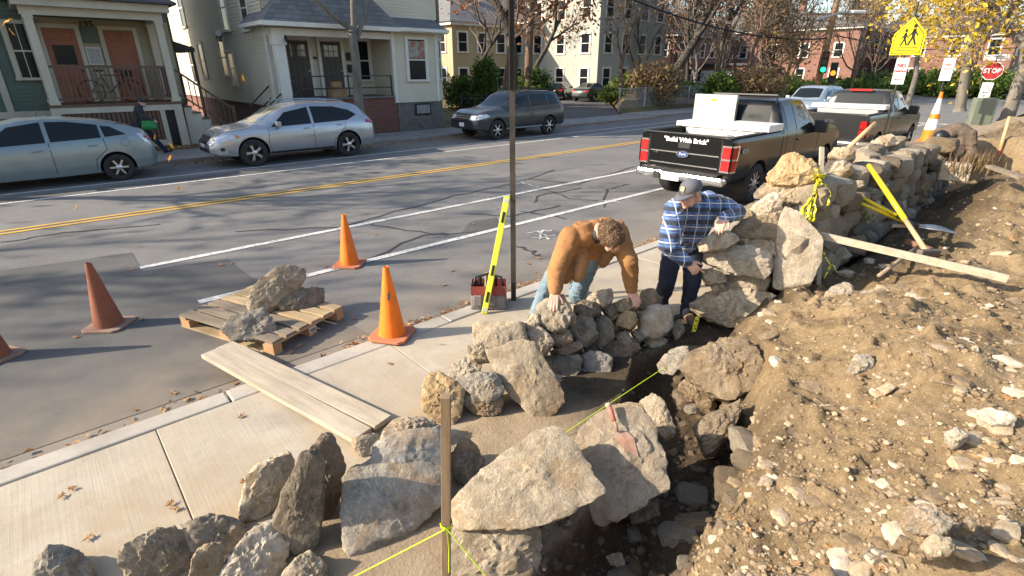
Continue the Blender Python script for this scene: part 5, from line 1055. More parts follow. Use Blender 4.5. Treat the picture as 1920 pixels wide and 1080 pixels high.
# tool boxes
M_dia = M('white_tool_box', (0.72, 0.71, 0.68), (0.55, 0.54, 0.50), 7, .45, .5, 90, .004, contrast=(.3, .75))
tb = empty('tool_box', (10.95, TY_, 1.05), R(1), 'white steel tool box with its lid open in the black pickup bed', 'tool box')
MB().prism([(-.28, -.22), (.28, -.22), (.30, .22), (-.30, .22)], -.78, .78, 'XZ').build('body', M_dia, tb, bevel=.01)
MB().b2((-.34, -1.0, .225), (.34, -.06, .36)).build('lid', M_dia, tb, bevel=.012)
MB().b2((-.34, -.05, .225), (.34, 1.0, .33)).build('tray', M_dia, tb, bevel=.012)
ld = MB().b2((.24, .0, .34), (.29, .93, .86)).build('open_lid', M_dia, tb, bevel=.01); MB().b2((.225, .05, .39), (.239, .88, .81)).build('lid_liner', M('liner', (.8, .8, .78), rough=.7), ld)
fr = MB()
for a, b in (((.215, -.01, .335), (.30, .05, .865)), ((.215, .88, .335), (.30, .94, .865))): fr.b2(a, b)
fr.b2((.216, .05, .335), (.299, .88, .39)).b2((.216, .05, .81), (.299, .88, .865)); fr.build('lid_frame', M('alu', (.42, .42, .41), rough=.4, metal=.7), ld)
MB().b2((.219, .43, .72), (.224, .56, .78)).build('lid_sticker', M('yellow_sticker', (.75, .62, .02), rough=.5), ld)
rs = random.Random(8); bagm = M('cement_bag', (.5, .49, .45), (.38, .36, .32), 6, .9)
for i, (y, z) in enumerate(((-.3, .98), (.25, .95), (.0, 1.1))):
    me, cc = rock_mesh([V(a * .2, b * .32, d * .09) for a in (-1, 1) for b in (-1, 1) for d in (-1, 1)], 200 + i, 3, 8, .8); o = obj_from(me, 'sack', bagm, None, loc=(10.2 + .15 * i, TY_ + y, z)); tag(o, ('pale sack at the right in the black pickup bed', 'pale sack at the left in the black pickup bed', 'topmost pale sack leaning on the white tool box')[i], 'sack')
t2 = pickup('pickup_truck', 'dark grey pickup truck parked ahead of the black one', M_greyp, (16.9 + 2.95, TY_ + .05, ROADZ), R(.5), False)
MB().b2((-2.95 + 2.13, -.3, 1.895), (-2.95 + 2.2, .3, 1.95)).build('brake_lamp', M_red, t2.root)
tb2 = empty('tool_box', (18.45, TY_ + .05, 1.2), R(.5), 'flat silver tool box across the grey pickup bed', 'tool box')
MB().b2((-.28, -.8, -.35), (.28, .8, .15)).build('body', M('alu_box', (.55, .55, .54), (.45, .45, .45), 8, .35, metal=.7), tb2); MB().b2((-.32, -.98, .152), (.32, .98, .27)).build('lid', M_dia, tb2, bevel=.015)

# ------------------------------------------------------------------ people
def capsule(mb, p0, r0, p1, r1, n=14):
    p0 = V(*p0); p1 = V(*p1); d = p1 - p0; L = max(d.length, 1e-4); t = d / L; pts = []; rs = []
    for a in (88, 60, 30, 0): pts.append(p0 - t * r0 * math.sin(R(a))); rs.append(max(.0008, r0 * math.cos(R(a))))
    for a in (0, 30, 60, 88): pts.append(p1 + t * r1 * math.sin(R(a))); rs.append(max(.0008, r1 * math.cos(R(a))))
    mb.tube(pts, rs, n)
def ell(mb, c, rad, X=None, Y=None, Z=None):
    U, F = ico(3); X = V(1, 0, 0) if X is None else X; Y = V(0, 1, 0) if Y is None else Y; Z = V(0, 0, 1) if Z is None else Z; c = V(*c)
    mb.add([c + X * (u[0] * rad[0]) + Y * (u[1] * rad[1]) + Z * (u[2] * rad[2]) for u in U], F)
def blob(name, mb, voxel, it, mat, parent=None, wr=0.0, wscale=9.0, fac=.5, stretch=(1, 1, 1), seed=0):
    o = mb.build(name, None, None); m = o.modifiers.new('r', 'REMESH'); m.mode = 'VOXEL'; m.voxel_size = voxel; m.use_smooth_shade = True
    s = o.modifiers.new('s', 'SMOOTH'); s.factor = fac; s.iterations = it; bake(o); me = o.data
    n = len(me.vertices); co = np.empty(n * 3); me.vertices.foreach_get('co', co); co = co.reshape(-1, 3)
    if wr:
        no = np.empty(n * 3, dtype=np.float32); me.vertex_normals.foreach_get('vector', no); no = no.reshape(-1, 3)
        q = co * np.array(stretch) * wscale + seed; w = fbm(q + .6 * fbm(q * .5, 2)[:, None], 3, ridge=True) - .5; co = co + no * (w * wr)[:, None]; me.vertices.foreach_set('co', co.ravel()); me.update()
    me.materials.clear(); me.materials.append(mat); me.polygons.foreach_set('use_smooth', [True] * len(me.polygons)); me.name = name
    if parent is not None: o.parent = parent; o.location = -parent.location
    return o
def frame(fwd, up=(0, 0, 1)):
    f = V(*fwd).normalized(); r = f.cross(V(*up)).normalized(); return f, r, r.cross(f)       # forward, right, up
def head(mb, c, f, r, u, s=1.0):
    c = V(*c)
    def E(a, b, d, ra, rb, rd): ell(mb, c + (f * a + r * b + u * d) * s, (ra * s, rb * s, rd * s), f, r, u)
    E(-.012, 0, .035, .097, .076, .092); E(.035, 0, -.03, .062, .062, .075); E(.055, 0, -.085, .038, .04, .03)
    E(.094, 0, -.022, .018, .014, .026); E(.100, 0, -.036, .016, .018, .012); E(.078, 0, .014, .02, .05, .012)
    for q in (-1, 1):
        E(-.008, q * .078, -.015, .02, .010, .032); E(.062, q * .038, -.035, .026, .022, .022); E(.045, q * .05, -.07, .03, .018, .03)
    E(.085, 0, -.066, .014, .024, .008); E(.082, 0, -.078, .013, .022, .008); E(.08, 0, -.105, .018, .022, .016)
def eyes(root, c, f, r, u, s=1.0):
    M_eye = bpy.data.materials.get('eye') or M('eye', (0.03, 0.02, 0.015), rough=.15); M_brow = bpy.data.materials.get('brow') or M('brow', (0.12, 0.07, 0.04), rough=.9); M_lip = bpy.data.materials.get('lip') or M('lip', (0.28, 0.09, 0.07), rough=.5)
    mb = MB()
    for q in (-1, 1): ell(mb, V(*c) + (f * .078 + r * q * .032 - u * .008) * s - root.location, (.010 * s, .014 * s, .007 * s), f, r, u)
    mb.build('eyes', M_eye, root, smooth=True); mb = MB()
    for q in (-1, 1): ell(mb, V(*c) + (f * .090 + r * q * .033 + u * .016) * s - root.location, (.008 * s, .021 * s, .005 * s), f, r, u)
    mb.build('eyebrows', M_brow, root, smooth=True); mb = MB(); ell(mb, V(*c) + (f * .092 - u * .072) * s - root.location, (.010 * s, .022 * s, .005 * s), f, r, u); mb.build('mouth', M_lip, root, smooth=True)
def hand(mb, wrist, d, up, thumb, curl=25, point=False, spread=.1, s=1.0):
    """d = finger direction, up = back of the hand, thumb = +1/-1 side of d x up"""
    w = V(*wrist); d = V(*d).normalized(); sd = d.cross(V(*up)).normalized(); up = sd.cross(d)
    for i, (off, ln) in enumerate(((.033, .078), (.011, .088), (-.011, .082), (-.032, .064))):
        o = off * thumb; k = w + (d * (.092 - abs(off) * .25) + sd * o) * s
        capsule(mb, w + sd * o * .6 + d * .01, .018 * s, k, .0125 * s, 10); c = curl if not (point and i == 0) else 4
        if point and i > 0: c = 55
        dd = (d + sd * (off * thumb * spread * 14)).normalized(); p = k; ang = 0
        for j, fr in enumerate((.44, .32, .24)):
            ang += R(c) * (.55 if j == 0 else 1.0); q = p + (dd * math.cos(ang) - up * math.sin(ang)) * ln * fr * s; capsule(mb, p, (.0105 - j * .001) * s, q, (.0098 - j * .001) * s, 8); p = q
    b = w + (d * .022 + sd * thumb * .028) * s; m = b + (d * .034 + sd * thumb * .034 - up * .012) * s; e = m + (d * .034 + sd * thumb * .012 - up * .008) * s
    capsule(mb, w + d * .01, .019 * s, b, .017 * s, 9); capsule(mb, b, .0145 * s, m, .0125 * s, 9); capsule(mb, m, .0118 * s, e, .0098 * s, 9)
def mat_skin():
    m, nt, b, n, l = newmat('skin'); vec = coords(nt, 'Object', False)
    l.new(ramp(nt, noise_n(nt, vec, 14, 5), [(.35, (0.50, 0.27, 0.185)), (.65, (0.60, 0.35, 0.25))]), b.inputs['Base Color']); b.inputs['Roughness'].default_value = .5
    b.inputs['Subsurface Weight'].default_value = .12; b.inputs['Subsurface Radius'].default_value = (.01, .004, .002); bumpn(nt, b, noise_n(nt, vec, 120, 4), .15, .003); return m
M_skin = mat_skin()
M_duck = M('duck_canvas', (0.27, 0.125, 0.042), (0.35, 0.17, 0.06), 5, .85, .5, 160, .004, fine=.25); M_jean = M('blue_jeans', (0.085, 0.135, 0.175), (0.17, 0.235, 0.275), 4, .9, .4, 200, .003); M_djean = M('navy_jeans', (0.012, 0.016, 0.028), (0.022, 0.028, 0.045), 4, .9, .4, 200, .003)
M_boot = M('boot_leather', (0.16, 0.10, 0.055), (0.22, 0.15, 0.09), 9, .7, .4, 60); M_dshirt = M('dark_shirt', (0.035, 0.04, 0.045), (0.05, 0.05, 0.05), 5, .9); M_hair = M('brown_hair', (0.10, 0.055, 0.027), (0.26, 0.165, 0.09), 45, .6, 1.0, 75, .012, stretch=(1, 1, 1.0)); M_cap = M('grey_cap', (0.085, 0.09, 0.105), (0.12, 0.125, 0.14), 6, .9, .3, 220, .003)
def mat_plaid():
    m, nt, b, n, l = newmat('plaid_flannel'); vec = coords(nt, 'Object', False)
    def dotv(v, off):
        d = n.new('ShaderNodeVectorMath'); d.operation = 'DOT_PRODUCT'; l.new(vec, d.inputs[0]); d.inputs[1].default_value = v; a = n.new('ShaderNodeMath'); a.inputs[1].default_value = off; l.new(d.outputs['Value'], a.inputs[0]); f = n.new('ShaderNodeMath'); f.operation = 'FRACT'; l.new(a.outputs[0], f.inputs[0]); return f.outputs[0]
    P = 1 / .115; a = dotv((.15 * P, .1 * P, P), 10.2); c = dotv((_r.x * P, _r.y * P, .1 * P), 20.4)
    base = mix(nt, ramp(nt, a, [(.0, 0.0), (.42, 0.0), (.44, .92), (.74, .92), (.76, 0.0)]), (0.062, 0.125, 0.29), (0.016, 0.018, 0.026))
    base = mix(nt, ramp(nt, c, [(.0, 0.0), (.46, 0.0), (.48, .6), (.76, .6), (.78, 0.0)]), base, (0.03, 0.035, 0.055))
    for f, p in ((a, .14), (c, .16)): base = mix(nt, ramp(nt, f, [(p - .05, 0.0), (p - .038, .75), (p + .038, .75), (p + .05, 0.0)]), base, (0.62, 0.63, 0.62))
    base = mix(nt, ramp(nt, a, [(.88, 0.0), (.89, .5), (.92, .5), (.93, 0.0)]), base, (0.3, 0.4, 0.6))
    l.new(base, b.inputs['Base Color']); b.inputs['Roughness'].default_value = .95; b.inputs['Sheen Weight'].default_value = .2; bumpn(nt, b, noise_n(nt, vec, 200, 4), .3, .003); return m
M_plaid = mat_plaid()
def chain(mb, pts, rs, n=16):
    for i in range(len(pts) - 1): capsule(mb, pts[i], rs[i], pts[i + 1], rs[i + 1], n)
TOCAM = lambda p: V(-p[0], -p[1], 0).normalized()

def mid(a, b, t=.5): return V(*a).lerp(V(*b), t)
def world_bvh(objs):
    vs = []; fs = []
    for o in objs:
        mw = Matrix.Translation(o.location + (o.parent.location if o.parent else V(0, 0, 0))) @ Matrix.Diagonal((*o.scale, 1)); b = len(vs); vs += [mw @ v.co for v in o.data.vertices]; fs += [[b + i for i in p.vertices] for p in o.data.polygons]
    return BVHTree.FromPolygons(vs, fs)
def hit(bv, px, py, off=.0):
    h = bv.ray_cast(CAMP, ray(px, py).normalized()); return h[0] + h[1] * off, h[1]
def person(root_loc, label, J, hf, hup, mats, hands, extra=(), vox=.0058, torso_scale=1.0, long_hem=.0):
    """J: joints; body one continuous surface, clothes as children"""
    N, C, Pv = J['neck'], J['chest'], J['pelvis']; f, r, u = frame(hf, hup); hc = V(*J['head'])
    mb = MB(); head(mb, hc, f, r, u); capsule(mb, hc - u * .05 - f * .03, .055, N, .062); capsule(mb, N, .07, C, .12); capsule(mb, C, .13, Pv, .12)
    for k in 'AB':
        S, E, W = J['sh' + k], J['el' + k], J['wr' + k]; capsule(mb, C, .08, S, .055); chain(mb, [S, E, W], [.05, .038, .027]); hd = hands[k]; hand(mb, W, hd['d'], hd['up'], hd['thumb'], hd.get('curl', 20), hd.get('point', False), hd.get('spread', .1))
        chain(mb, [J['hip' + k], J['kn' + k], J['an' + k]], [.08, .055, .04]); capsule(mb, J['an' + k], .04, J['toe' + k], .03)
    body = blob('person', mb, vox, 3, M_skin); bpy.context.view_layer.update(); tag(body, label, 'person')
    # put the origin at the feet
    L0 = V(*root_loc); body.data.transform(Matrix.Translation(-L0)); body.location = L0
    eyes(body, hc, f, r, u)
    mj = MB(); ts = torso_scale
    capsule(mj, mid(J['shA'], J['shB'], .28), .105 * ts, mid(J['shA'], J['shB'], .72), .105 * ts); 
    for t in (.25, .5, .75): capsule(mj, mid(J['shA'], J['shB'], t), .12 * ts, mid(J['hipA'], J['hipB'], t), .125 * ts)
    capsule(mj, C, .14 * ts, Pv, .145 * ts); capsule(mj, J['hipA'], .12 * ts, J['hipB'], .12 * ts)
    for k in 'AB':
        S, E, W = V(*J['sh' + k]), V(*J['el' + k]), V(*J['wr' + k]); chain(mj, [S, E, mid(E, W, .55), W - (W - E).normalized() * .01], [.088 * ts, .073 * ts, .06 * ts, .052])
    for e in extra: capsule(mj, *e)
    jk = blob('jacket' if 'jacket' in mats else 'shirt', mj, .011, 5, mats['top'], body, mats.get('wr', .012), 6.5, stretch=(1, 1, 2.2))
    mt = MB(); capsule(mt, J['hipA'], .115, J['hipB'], .115)
    for k in 'AB': chain(mt, [J['hip' + k], J['kn' + k], J['an' + k]], [.108, .082, .070])
    blob('jeans', mt, .012, 5, mats['legs'], body, .008, 12, stretch=(1, 1, 1.6))
    for k in 'AB':
        ms = MB(); a, t = V(*J['an' + k]), V(*J['toe' + k]); d = (t - a); d.z = 0; d.normalize(); capsule(ms, a + V(0, 0, -.01), .055, a + V(0, 0, .06), .056); capsule(ms, a - d * .045 - V(0, 0, .035), .042, t, .042); capsule(ms, a - V(0, 0, .02), .05, mid(a, t, .6), .046)
        blob('shoe', ms, .009, 4, M_boot, body, .003, 20)
    return body, f, r, u, hc

# --- man in the tan jacket kneeling over the dry wall
bvw = world_bvh(list(dw.children)); hA, hB = hit(bvw, 1040, 572)[0] + V(0, 0, .035) - ray(1040, 572) * .02, hit(bvw, 1184, 566)[0] + V(0, 0, .035) - ray(1184, 566) * .03
shA, shB = G(1070, 445, 1.05), G(1156, 432, 1.05); ch = mid(shA, shB) + V(.06, .07, -.06); away = V(.70, .71, 0)
pv = mid(shA, shB) + away * .44 + V(-.02, .03, -.24)
J1 = dict(head=G(1146, 446, 1.12), neck=mid(shA, shB) + V(-.02, -.05, .05), chest=ch, pelvis=pv, shA=shA, shB=shB, elA=G(1043, 512, .80), elB=G(1180, 494, .80), wrA=hA + V(.035, .035, .055), wrB=hB + V(.035, .035, .055),
          hipA=pv - _r * .10 + V(0, 0, -.03), hipB=pv + _r * .10 + V(0, 0, -.03), knA=G(1030, 528, .46), anA=G(1004, 590, .09), toeA=G(996, 598, .05) , knB=G(1082, 556, .16), anB=G(1082, 556, .16) + away * .40 + V(0, 0, -.06), toeB=G(1082, 556, .16) + away * .5 + V(0, 0, -.12))
J1['toeA'] = J1['anA'] - away * .10 - _r * .07 + V(0, 0, -.045)
dn = TOCAM(hA)
p1, f, r, u, hc = person((3.45, 3.2, 0), 'man in tan canvas jacket and jeans kneeling with both hands on the dry wall', J1, (_r * .50 + TOCAM(shA) * .62 + V(0, 0, -.62)), (TOCAM(shA) * .5 + V(0, 0, .8) - _r * .1),
    dict(jacket=1, top=M_duck, legs=M_jean, wr=.0065), dict(A=dict(d=dn * .9 - _r * .1 + V(0, 0, -.45), up=V(0, 0, 1) + dn * .3, thumb=-1, curl=14, spread=.14), B=dict(d=dn * .75 + _r * .35 + V(0, 0, -.5), up=V(0, 0, 1) + dn * .3, thumb=1, curl=22)), torso_scale=1.14, extra=[(G(1066, 470, .93), .075, G(1060, 522, .73), .05), (G(1092, 482, .89), .07, G(1084, 520, .75), .05), (G(1150, 458, .93), .07, G(1130, 492, .80), .05)])
mb = MB()
ell(mb, hc + u * .045 - f * .022, (.108, .086, .095), f, r, u); ell(mb, hc + u * .075 + f * .04, (.06, .07, .06), f, r, u); ell(mb, hc - f * .07 - u * .01, (.045, .07, .06), f, r, u)
for q in (-1, 1): ell(mb, hc + r * q * .066 + u * .015 - f * .01, (.05, .02, .05), f, r, u)
hb = blob('hair', mb, .006, 2, M_hair, p1, .010, 34)
def strands(base, parent, n, ln, mat, seed):
    rg = np.random.RandomState(seed); me = base.data; nv = len(me.vertices); co = np.empty(nv * 3); me.vertices.foreach_get('co', co); co = co.reshape(-1, 3); no = np.empty(nv * 3, dtype=np.float32); me.vertex_normals.foreach_get('vector', no); no = no.reshape(-1, 3)
    i = rg.randint(0, nv, n); p = co[i]; nn = no[i].astype(float); t = np.cross(nn, rg.normal(size=(n, 3))); t /= np.linalg.norm(t, axis=1)[:, None]; s = np.cross(nn, t) * .0016; l = (ln * rg.uniform(.6, 1.3, n))[:, None]
    m_ = p + nn * l * .35 + t * l * .4; e = p + nn * l * .32 + t * l * .95 + s * 3; v = np.stack([p - s, p + s, m_ + s, m_ - s, e], 1).reshape(-1, 3); k = np.arange(n)[:, None] * 5
    f = [tuple(q) for q in (k + np.array([0, 1, 2, 3])).tolist()] + [tuple(q) for q in (k + np.array([3, 2, 4])).tolist()]; m2 = bpy.data.meshes.new('hair_strands'); m2.from_pydata(v.tolist(), [], f); o = obj_from(m2, 'hair_strands', mat, base); o['kind'] = 'stuff'
strands(hb, p1, 4200, .026, mat_leaf('hair_strand', [(0.085, 0.045, 0.022), (0.20, 0.12, 0.06), (0.34, 0.23, 0.13)], .1) if False else M_hair, 3)
mb = MB(); Nk = V(*J1['neck'])
for k in range(9):   # collar
    a = R(-130 + k * 32.5); d0 = (f * math.cos(a) + r * math.sin(a)); d0.z *= .3; capsule(mb, Nk + d0 * .085 + V(0, 0, -.02), .022, Nk + d0 * .10 + V(0, 0, .05), .02, 8)
blob('collar', mb, .009, 3, M_duck, p1, .004)
mb = MB(); fr1 = mid(J1['chest'], J1['pelvis'], .25) + TOCAM(shA) * .118; capsule(mb, Nk + TOCAM(shA) * .085 + V(0, 0, -.02), .05, fr1 + V(0, 0, -.06), .045); blob('undershirt', mb, .01, 3, M_dshirt, p1, .006)
mb = MB(); w = V(*J1['wrB']); capsule(mb, w + V(.012, .012, .02), .034, w + V(.02, .02, .035), .034); blob('watch', mb, .006, 2, M_black, p1)

# --- man in plaid leaning on the old wall
shA, shB = G(1266, 390, 1.24), G(1345, 384, 1.22); hB = G(1356, 418, 1.13); hA = G(1290, 492, .84)
pv = V(4.55, 2.56, .84); ch = mid(mid(shA, shB), pv, .22)
J2 = dict(head=G(1294, 362, 1.39), neck=mid(shA, shB) + V(0, 0, .04), chest=ch, pelvis=pv, shA=shA, shB=shB, elA=G(1252, 462, .97), elB=G(1382, 398, 1.12), wrA=hA, wrB=hB + _r * .03 + V(.05, .05, .03),
          hipA=pv - _r * .09, hipB=pv + _r * .09, knA=V(4.34, 2.56, .46), anA=V(4.42, 2.66, .09), toeA=V(4.30, 2.50, .04), knB=V(4.54, 2.40, .46), anB=V(4.60, 2.44, .09), toeB=V(4.50, 2.30, .04))
tc = TOCAM(shA)
p2, f, r, u, hc = person((4.5, 2.55, 0), 'man in blue plaid shirt and grey cap leaning on the old stone wall, pointing', J2, (-_r * .72 + tc * .62 + V(0, 0, -.34)), (V(0, 0, 1) - _r * .05 + tc * .12),
    dict(shirt=1, top=M_plaid, legs=M_djean, wr=.009), dict(A=dict(d=_r * .75 + tc * .35 + V(0, 0, -.6), up=tc * .7 + V(0, 0, .5), thumb=-1, curl=30, point=True), B=dict(d=tc * .6 - _r * .35 + V(0, 0, -.55), up=V(0, 0, 1), thumb=-1, curl=22, spread=.12)), torso_scale=1.12)
mb = MB(); U, F = ico(4)
capc = hc + u * .045 - f * .012
ell(mb, capc, (.112, .090, .088), f, r, u)
cp = blob('cap', mb, .006, 2, M_cap, p2); bm = bmesh.new(); bm.from_mesh(cp.data); bmesh.ops.bisect_plane(bm, geom=bm.verts[:] + bm.edges[:] + bm.faces[:], plane_co=capc - u * .012 + V(0, 0, 0), plane_no=-(u - f * .12), clear_outer=True); bm.to_mesh(cp.data); bm.free()
mb = MB(); vs = []; nb = 14
for k in range(nb + 1):
    a = R(-78 + 156 * k / nb)
    for rr, dz in ((.088, -.004), (.130, -.012), (.172, -.030)):
        ca, sa = math.cos(a), math.sin(a); vs.append(capc + f * (ca * (rr * 1.12 if rr > .1 else .105) - .0) + r * (sa * .088) - u * (.006 + (.02 * (1 - ca)) - dz * ca))
fs = []
for k in range(nb):
    for j in range(2): a = k * 3 + j; fs.append((a, a + 1, a + 4, a + 3))
o = MB().add([v - p2.location for v in vs], fs).build('cap_brim', M_cap, p2, smooth=True); sm = o.modifiers.new('s', 'SOLIDIFY'); sm.thickness = .006
mb = MB(); ell(mb, capc + u * .088, (.010, .010, .006), f, r, u); mb.build('cap_button', M_cap, p2, smooth=True).location = -p2.location
pc = capc + f * .098 + u * .032; nn = (f * .85 + u * .5).normalized(); uu = (u - nn * u.dot(nn)).normalized(); rr_ = nn.cross(uu)
o = MB().add([pc + nn * .012 + rr_ * a * .02 + uu * b * .02 for a, b in ((-1, -1), (1, -1), (1, 1), (-1, 1))] + [pc - nn * .01 + rr_ * a * .02 + uu * b * .02 for a, b in ((-1, -1), (1, -1), (1, 1), (-1, 1))], [(0, 1, 2, 3), (4, 7, 6, 5), (0, 4, 5, 1), (1, 5, 6, 2), (2, 6, 7, 3), (3, 7, 4, 0)]).build('cap_patch', M('tan_patch', (.38, .31, .2), rough=.9), p2); o.location = -p2.location
mb = MB(); Nk = V(*J2['neck'])
for k in range(8):
    a = R(-125 + k * 36); d0 = f * math.cos(a) + r * math.sin(a); d0.z *= .2; capsule(mb, Nk + d0 * .075 + V(0, 0, -.01), .018, Nk + d0 * .088 + V(0, 0, .035), .015, 8)
blob('collar', mb, .008, 2, M_plaid, p2, .003)
mb = MB(); capsule(mb, Nk + tc * .07 + V(0, 0, -.0), .042, Nk + tc * .10 + V(0, 0, -.12), .02); blob('undershirt', mb, .009, 3, M_dshirt, p2)
mb = MB(); ell(mb, hc - f * .05 - u * .02, (.055, .074, .045), f, r, u); blob('hair', mb, .006, 2, M('grey_hair', (.25, .2, .15), (.4, .35, .28), 40, .8), p2, .005, 30)

# --- pedestrian beyond the hatchback
def small_person(label, loc, J, tops, legs, vox=.014, extra=()):
    f, r, u = frame(J['face']); mb = MB(); hc = V(*J['head']); head(mb, hc, f, r, u); capsule(mb, hc - u * .06, .05, J['neck'], .06); capsule(mb, J['neck'], .09, J['chest'], .12); capsule(mb, J['chest'], .13, J['pelvis'], .13)
    for k in 'AB':
        chain(mb, [J['sh' + k], J['el' + k], J['wr' + k]], [.05, .04, .03]); hand(mb, J['wr' + k], V(*J['wr' + k]) - V(*J['el' + k]), V(0, -1, .3), 1, 25); chain(mb, [J['hip' + k], J['kn' + k], J['an' + k]], [.08, .055, .04]); capsule(mb, J['an' + k], .04, J['toe' + k], .03)
    b = blob('person', mb, .008, 2, M_skin); tag(b, label, 'person'); L0 = V(*loc); b.data.transform(Matrix.Translation(-L0)); b.location = L0
    mj = MB(); capsule(mj, J['chest'], .155, J['pelvis'], .15); capsule(mj, J['shA'], .09, J['shB'], .09); capsule(mj, J['neck'], .11, J['chest'], .15)
    for e in extra: capsule(mj, *e)
    for k in 'AB': chain(mj, [J['sh' + k], J['el' + k], J['wr' + k]], [.085, .07, .055])
    blob('jacket', mj, vox, 4, tops, b, .012, 9); mt = MB(); capsule(mt, J['hipA'], .11, J['hipB'], .11)
    for k in 'AB': chain(mt, [J['hip' + k], J['kn' + k], J['an' + k]], [.10, .078, .06])
    blob('jeans', mt, vox, 4, legs, b, .006, 10)
    for k in 'AB': ms = MB(); capsule(ms, V(*J['an' + k]) - V(.05, 0, .03), .05, J['toe' + k], .042); blob('shoe', ms, vox, 2, M_black, b)
    return b, f, r, u, hc
X0, Y0 = 2.55, 19.3
def o3(x, y, z): return V(X0 + x, Y0 + y, z + .02)
Jp = dict(face=(1, -.1, -.25), head=o3(.12, 0, 1.50), neck=o3(.02, 0, 1.36), chest=o3(-.02, 0, 1.18), pelvis=o3(-.08, 0, .88), shA=o3(0, -.19, 1.30), shB=o3(0, .19, 1.30), elA=o3(.02, -.24, 1.03), elB=o3(.06, .24, 1.03), wrA=o3(.24, -.18, .98), wrB=o3(.26, .16, .98),
          hipA=o3(-.08, -.09, .86), hipB=o3(-.08, .09, .86), knA=o3(.16, -.09, .50), knB=o3(-.10, .09, .46), anA=o3(.42, -.09, .11), anB=o3(-.38, .09, .16), toeA=o3(.56, -.09, .10), toeB=o3(-.26, .09, .06))
b, f, r, u, hc = small_person('pedestrian in dark jacket and black cap walking behind the hatchback', (X0, Y0, .02), Jp, M('dark_jacket', (.02, .022, .025), (.03, .03, .03), 5, .8), M_djean)
mb = MB(); ell(mb, hc + u * .055 - f * .01, (.115, .1, .075), f, r, u); ell(mb, hc + u * .04 + f * .1, (.07, .07, .02), f, r, u); blob('cap', mb, .012, 2, M_black, b)
mb = MB(); capsule(mb, (X0 + .02, Y0 - .27, .86), .10, (X0 + .22, Y0 - .28, .84), .09); capsule(mb, (X0 + .0, Y0 - .26, .98), .06, (X0 + .24, Y0 - .27, .96), .06)
bg_ = blob('shoulder_bag', mb, .014, 3, M('green_bag', (.03, .20, .05), (.04, .25, .07), 5, .7), None, .008, 10); tag(bg_, 'bright green bag carried by the pedestrian', 'bag')
# --- crouching worker in brown beyond the old wall
X0, Y0, Z0 = 13.2, 2.05, .32
def o4(x, y, z): return V(X0 + x, Y0 + y, Z0 + z)
Jb = dict(face=(-.8, .1, -.5), head=o4(-.44, .16, .90), neck=o4(-.30, .08, .94), chest=o4(-.12, 0, 1.0), pelvis=o4(.28, .02, .98), shA=o4(-.2, -.24, .98), shB=o4(-.2, .24, .98), elA=o4(-.28, -.34, .68), elB=o4(-.28, .34, .68), wrA=o4(-.40, -.26, .42), wrB=o4(-.4, .26, .42),
          hipA=o4(.28, -.12, .94), hipB=o4(.28, .12, .94), knA=o4(.12, -.18, .5), knB=o4(.12, .18, .5), anA=o4(.3, -.18, .1), anB=o4(.3, .18, .1), toeA=o4(.14, -.18, .05), toeB=o4(.14, .18, .05))
b, f, r, u, hc = small_person('worker in brown jacket bent double beyond the old wall', (X0, Y0, Z0), Jb, M('brown_jacket', (.075, .055, .04), (.13, .095, .068), 4, .9), M('brown_trousers', (.07, .052, .038), (.11, .08, .058), 4, .9), extra=[(o4(-.1, -.1, .95), .17, o4(-.28, -.1, .60), .13), (o4(-.1, .12, .95), .17, o4(-.24, .14, .55), .12), (o4(.1, 0, .95), .19, o4(.0, 0, .55), .16)])
mb = MB(); ell(mb, hc + u * .03, (.125, .115, .12), f, r, u); ell(mb, hc - f * .05, (.1, .11, .12), f, r, u); blob('hat', mb, .012, 2, M_black, b)
mb = MB(); cc = GX(1722, 288, 12.0); capsule(mb, cc + V(-.1, .18, 0), .17, cc + V(.2, -.35, -.03), .14); capsule(mb, cc + V(-.1, .3, -.2), .15, cc + V(.25, -.45, -.22), .13)
tp = blob('tarpaulin', mb, .018, 4, M('black_tarp', (.018, .018, .02), (.03, .03, .03), 5, .45), None, .03, 6); tag(tp, 'black tarpaulin bundle heaped beside the bent worker', 'tarpaulin')

# ------------------------------------------------------------------ trees, shrubs
class Segs:
    def __init__(s): s.a = []; s.n = []
    def add(s, p0, p1, r0, r1): s.a.append((*p0, *p1, r0, r1))
    def mesh(s, n=5):
        A = np.array(s.a); p0, p1, r0, r1 = A[:, :3], A[:, 3:6], A[:, 6], A[:, 7]; t = p1 - p0; t /= np.maximum(np.linalg.norm(t, axis=1), 1e-6)[:, None]
        ref = np.where(np.abs(t[:, 2:3]) > .9, np.array([[1., 0, 0]]), np.array([[0, 0, 1.]])); a = np.cross(t, ref); a /= np.linalg.norm(a, axis=1)[:, None]; b = np.cross(t, a)
        w = np.arange(n) * 2 * math.pi / n; c, sn = np.cos(w), np.sin(w); ring = a[:, None, :] * c[None, :, None] + b[:, None, :] * sn[None, :, None]
        v = np.concatenate([p0[:, None] + ring * r0[:, None, None], p1[:, None] + ring * r1[:, None, None]], 1).reshape(-1, 3)
        k = np.arange(n); f = np.stack([k, (k + 1) % n, n + (k + 1) % n, n + k], 1); f = (f[None] + (np.arange(len(A)) * 2 * n)[:, None, None]).reshape(-1, 4)
        return v, f
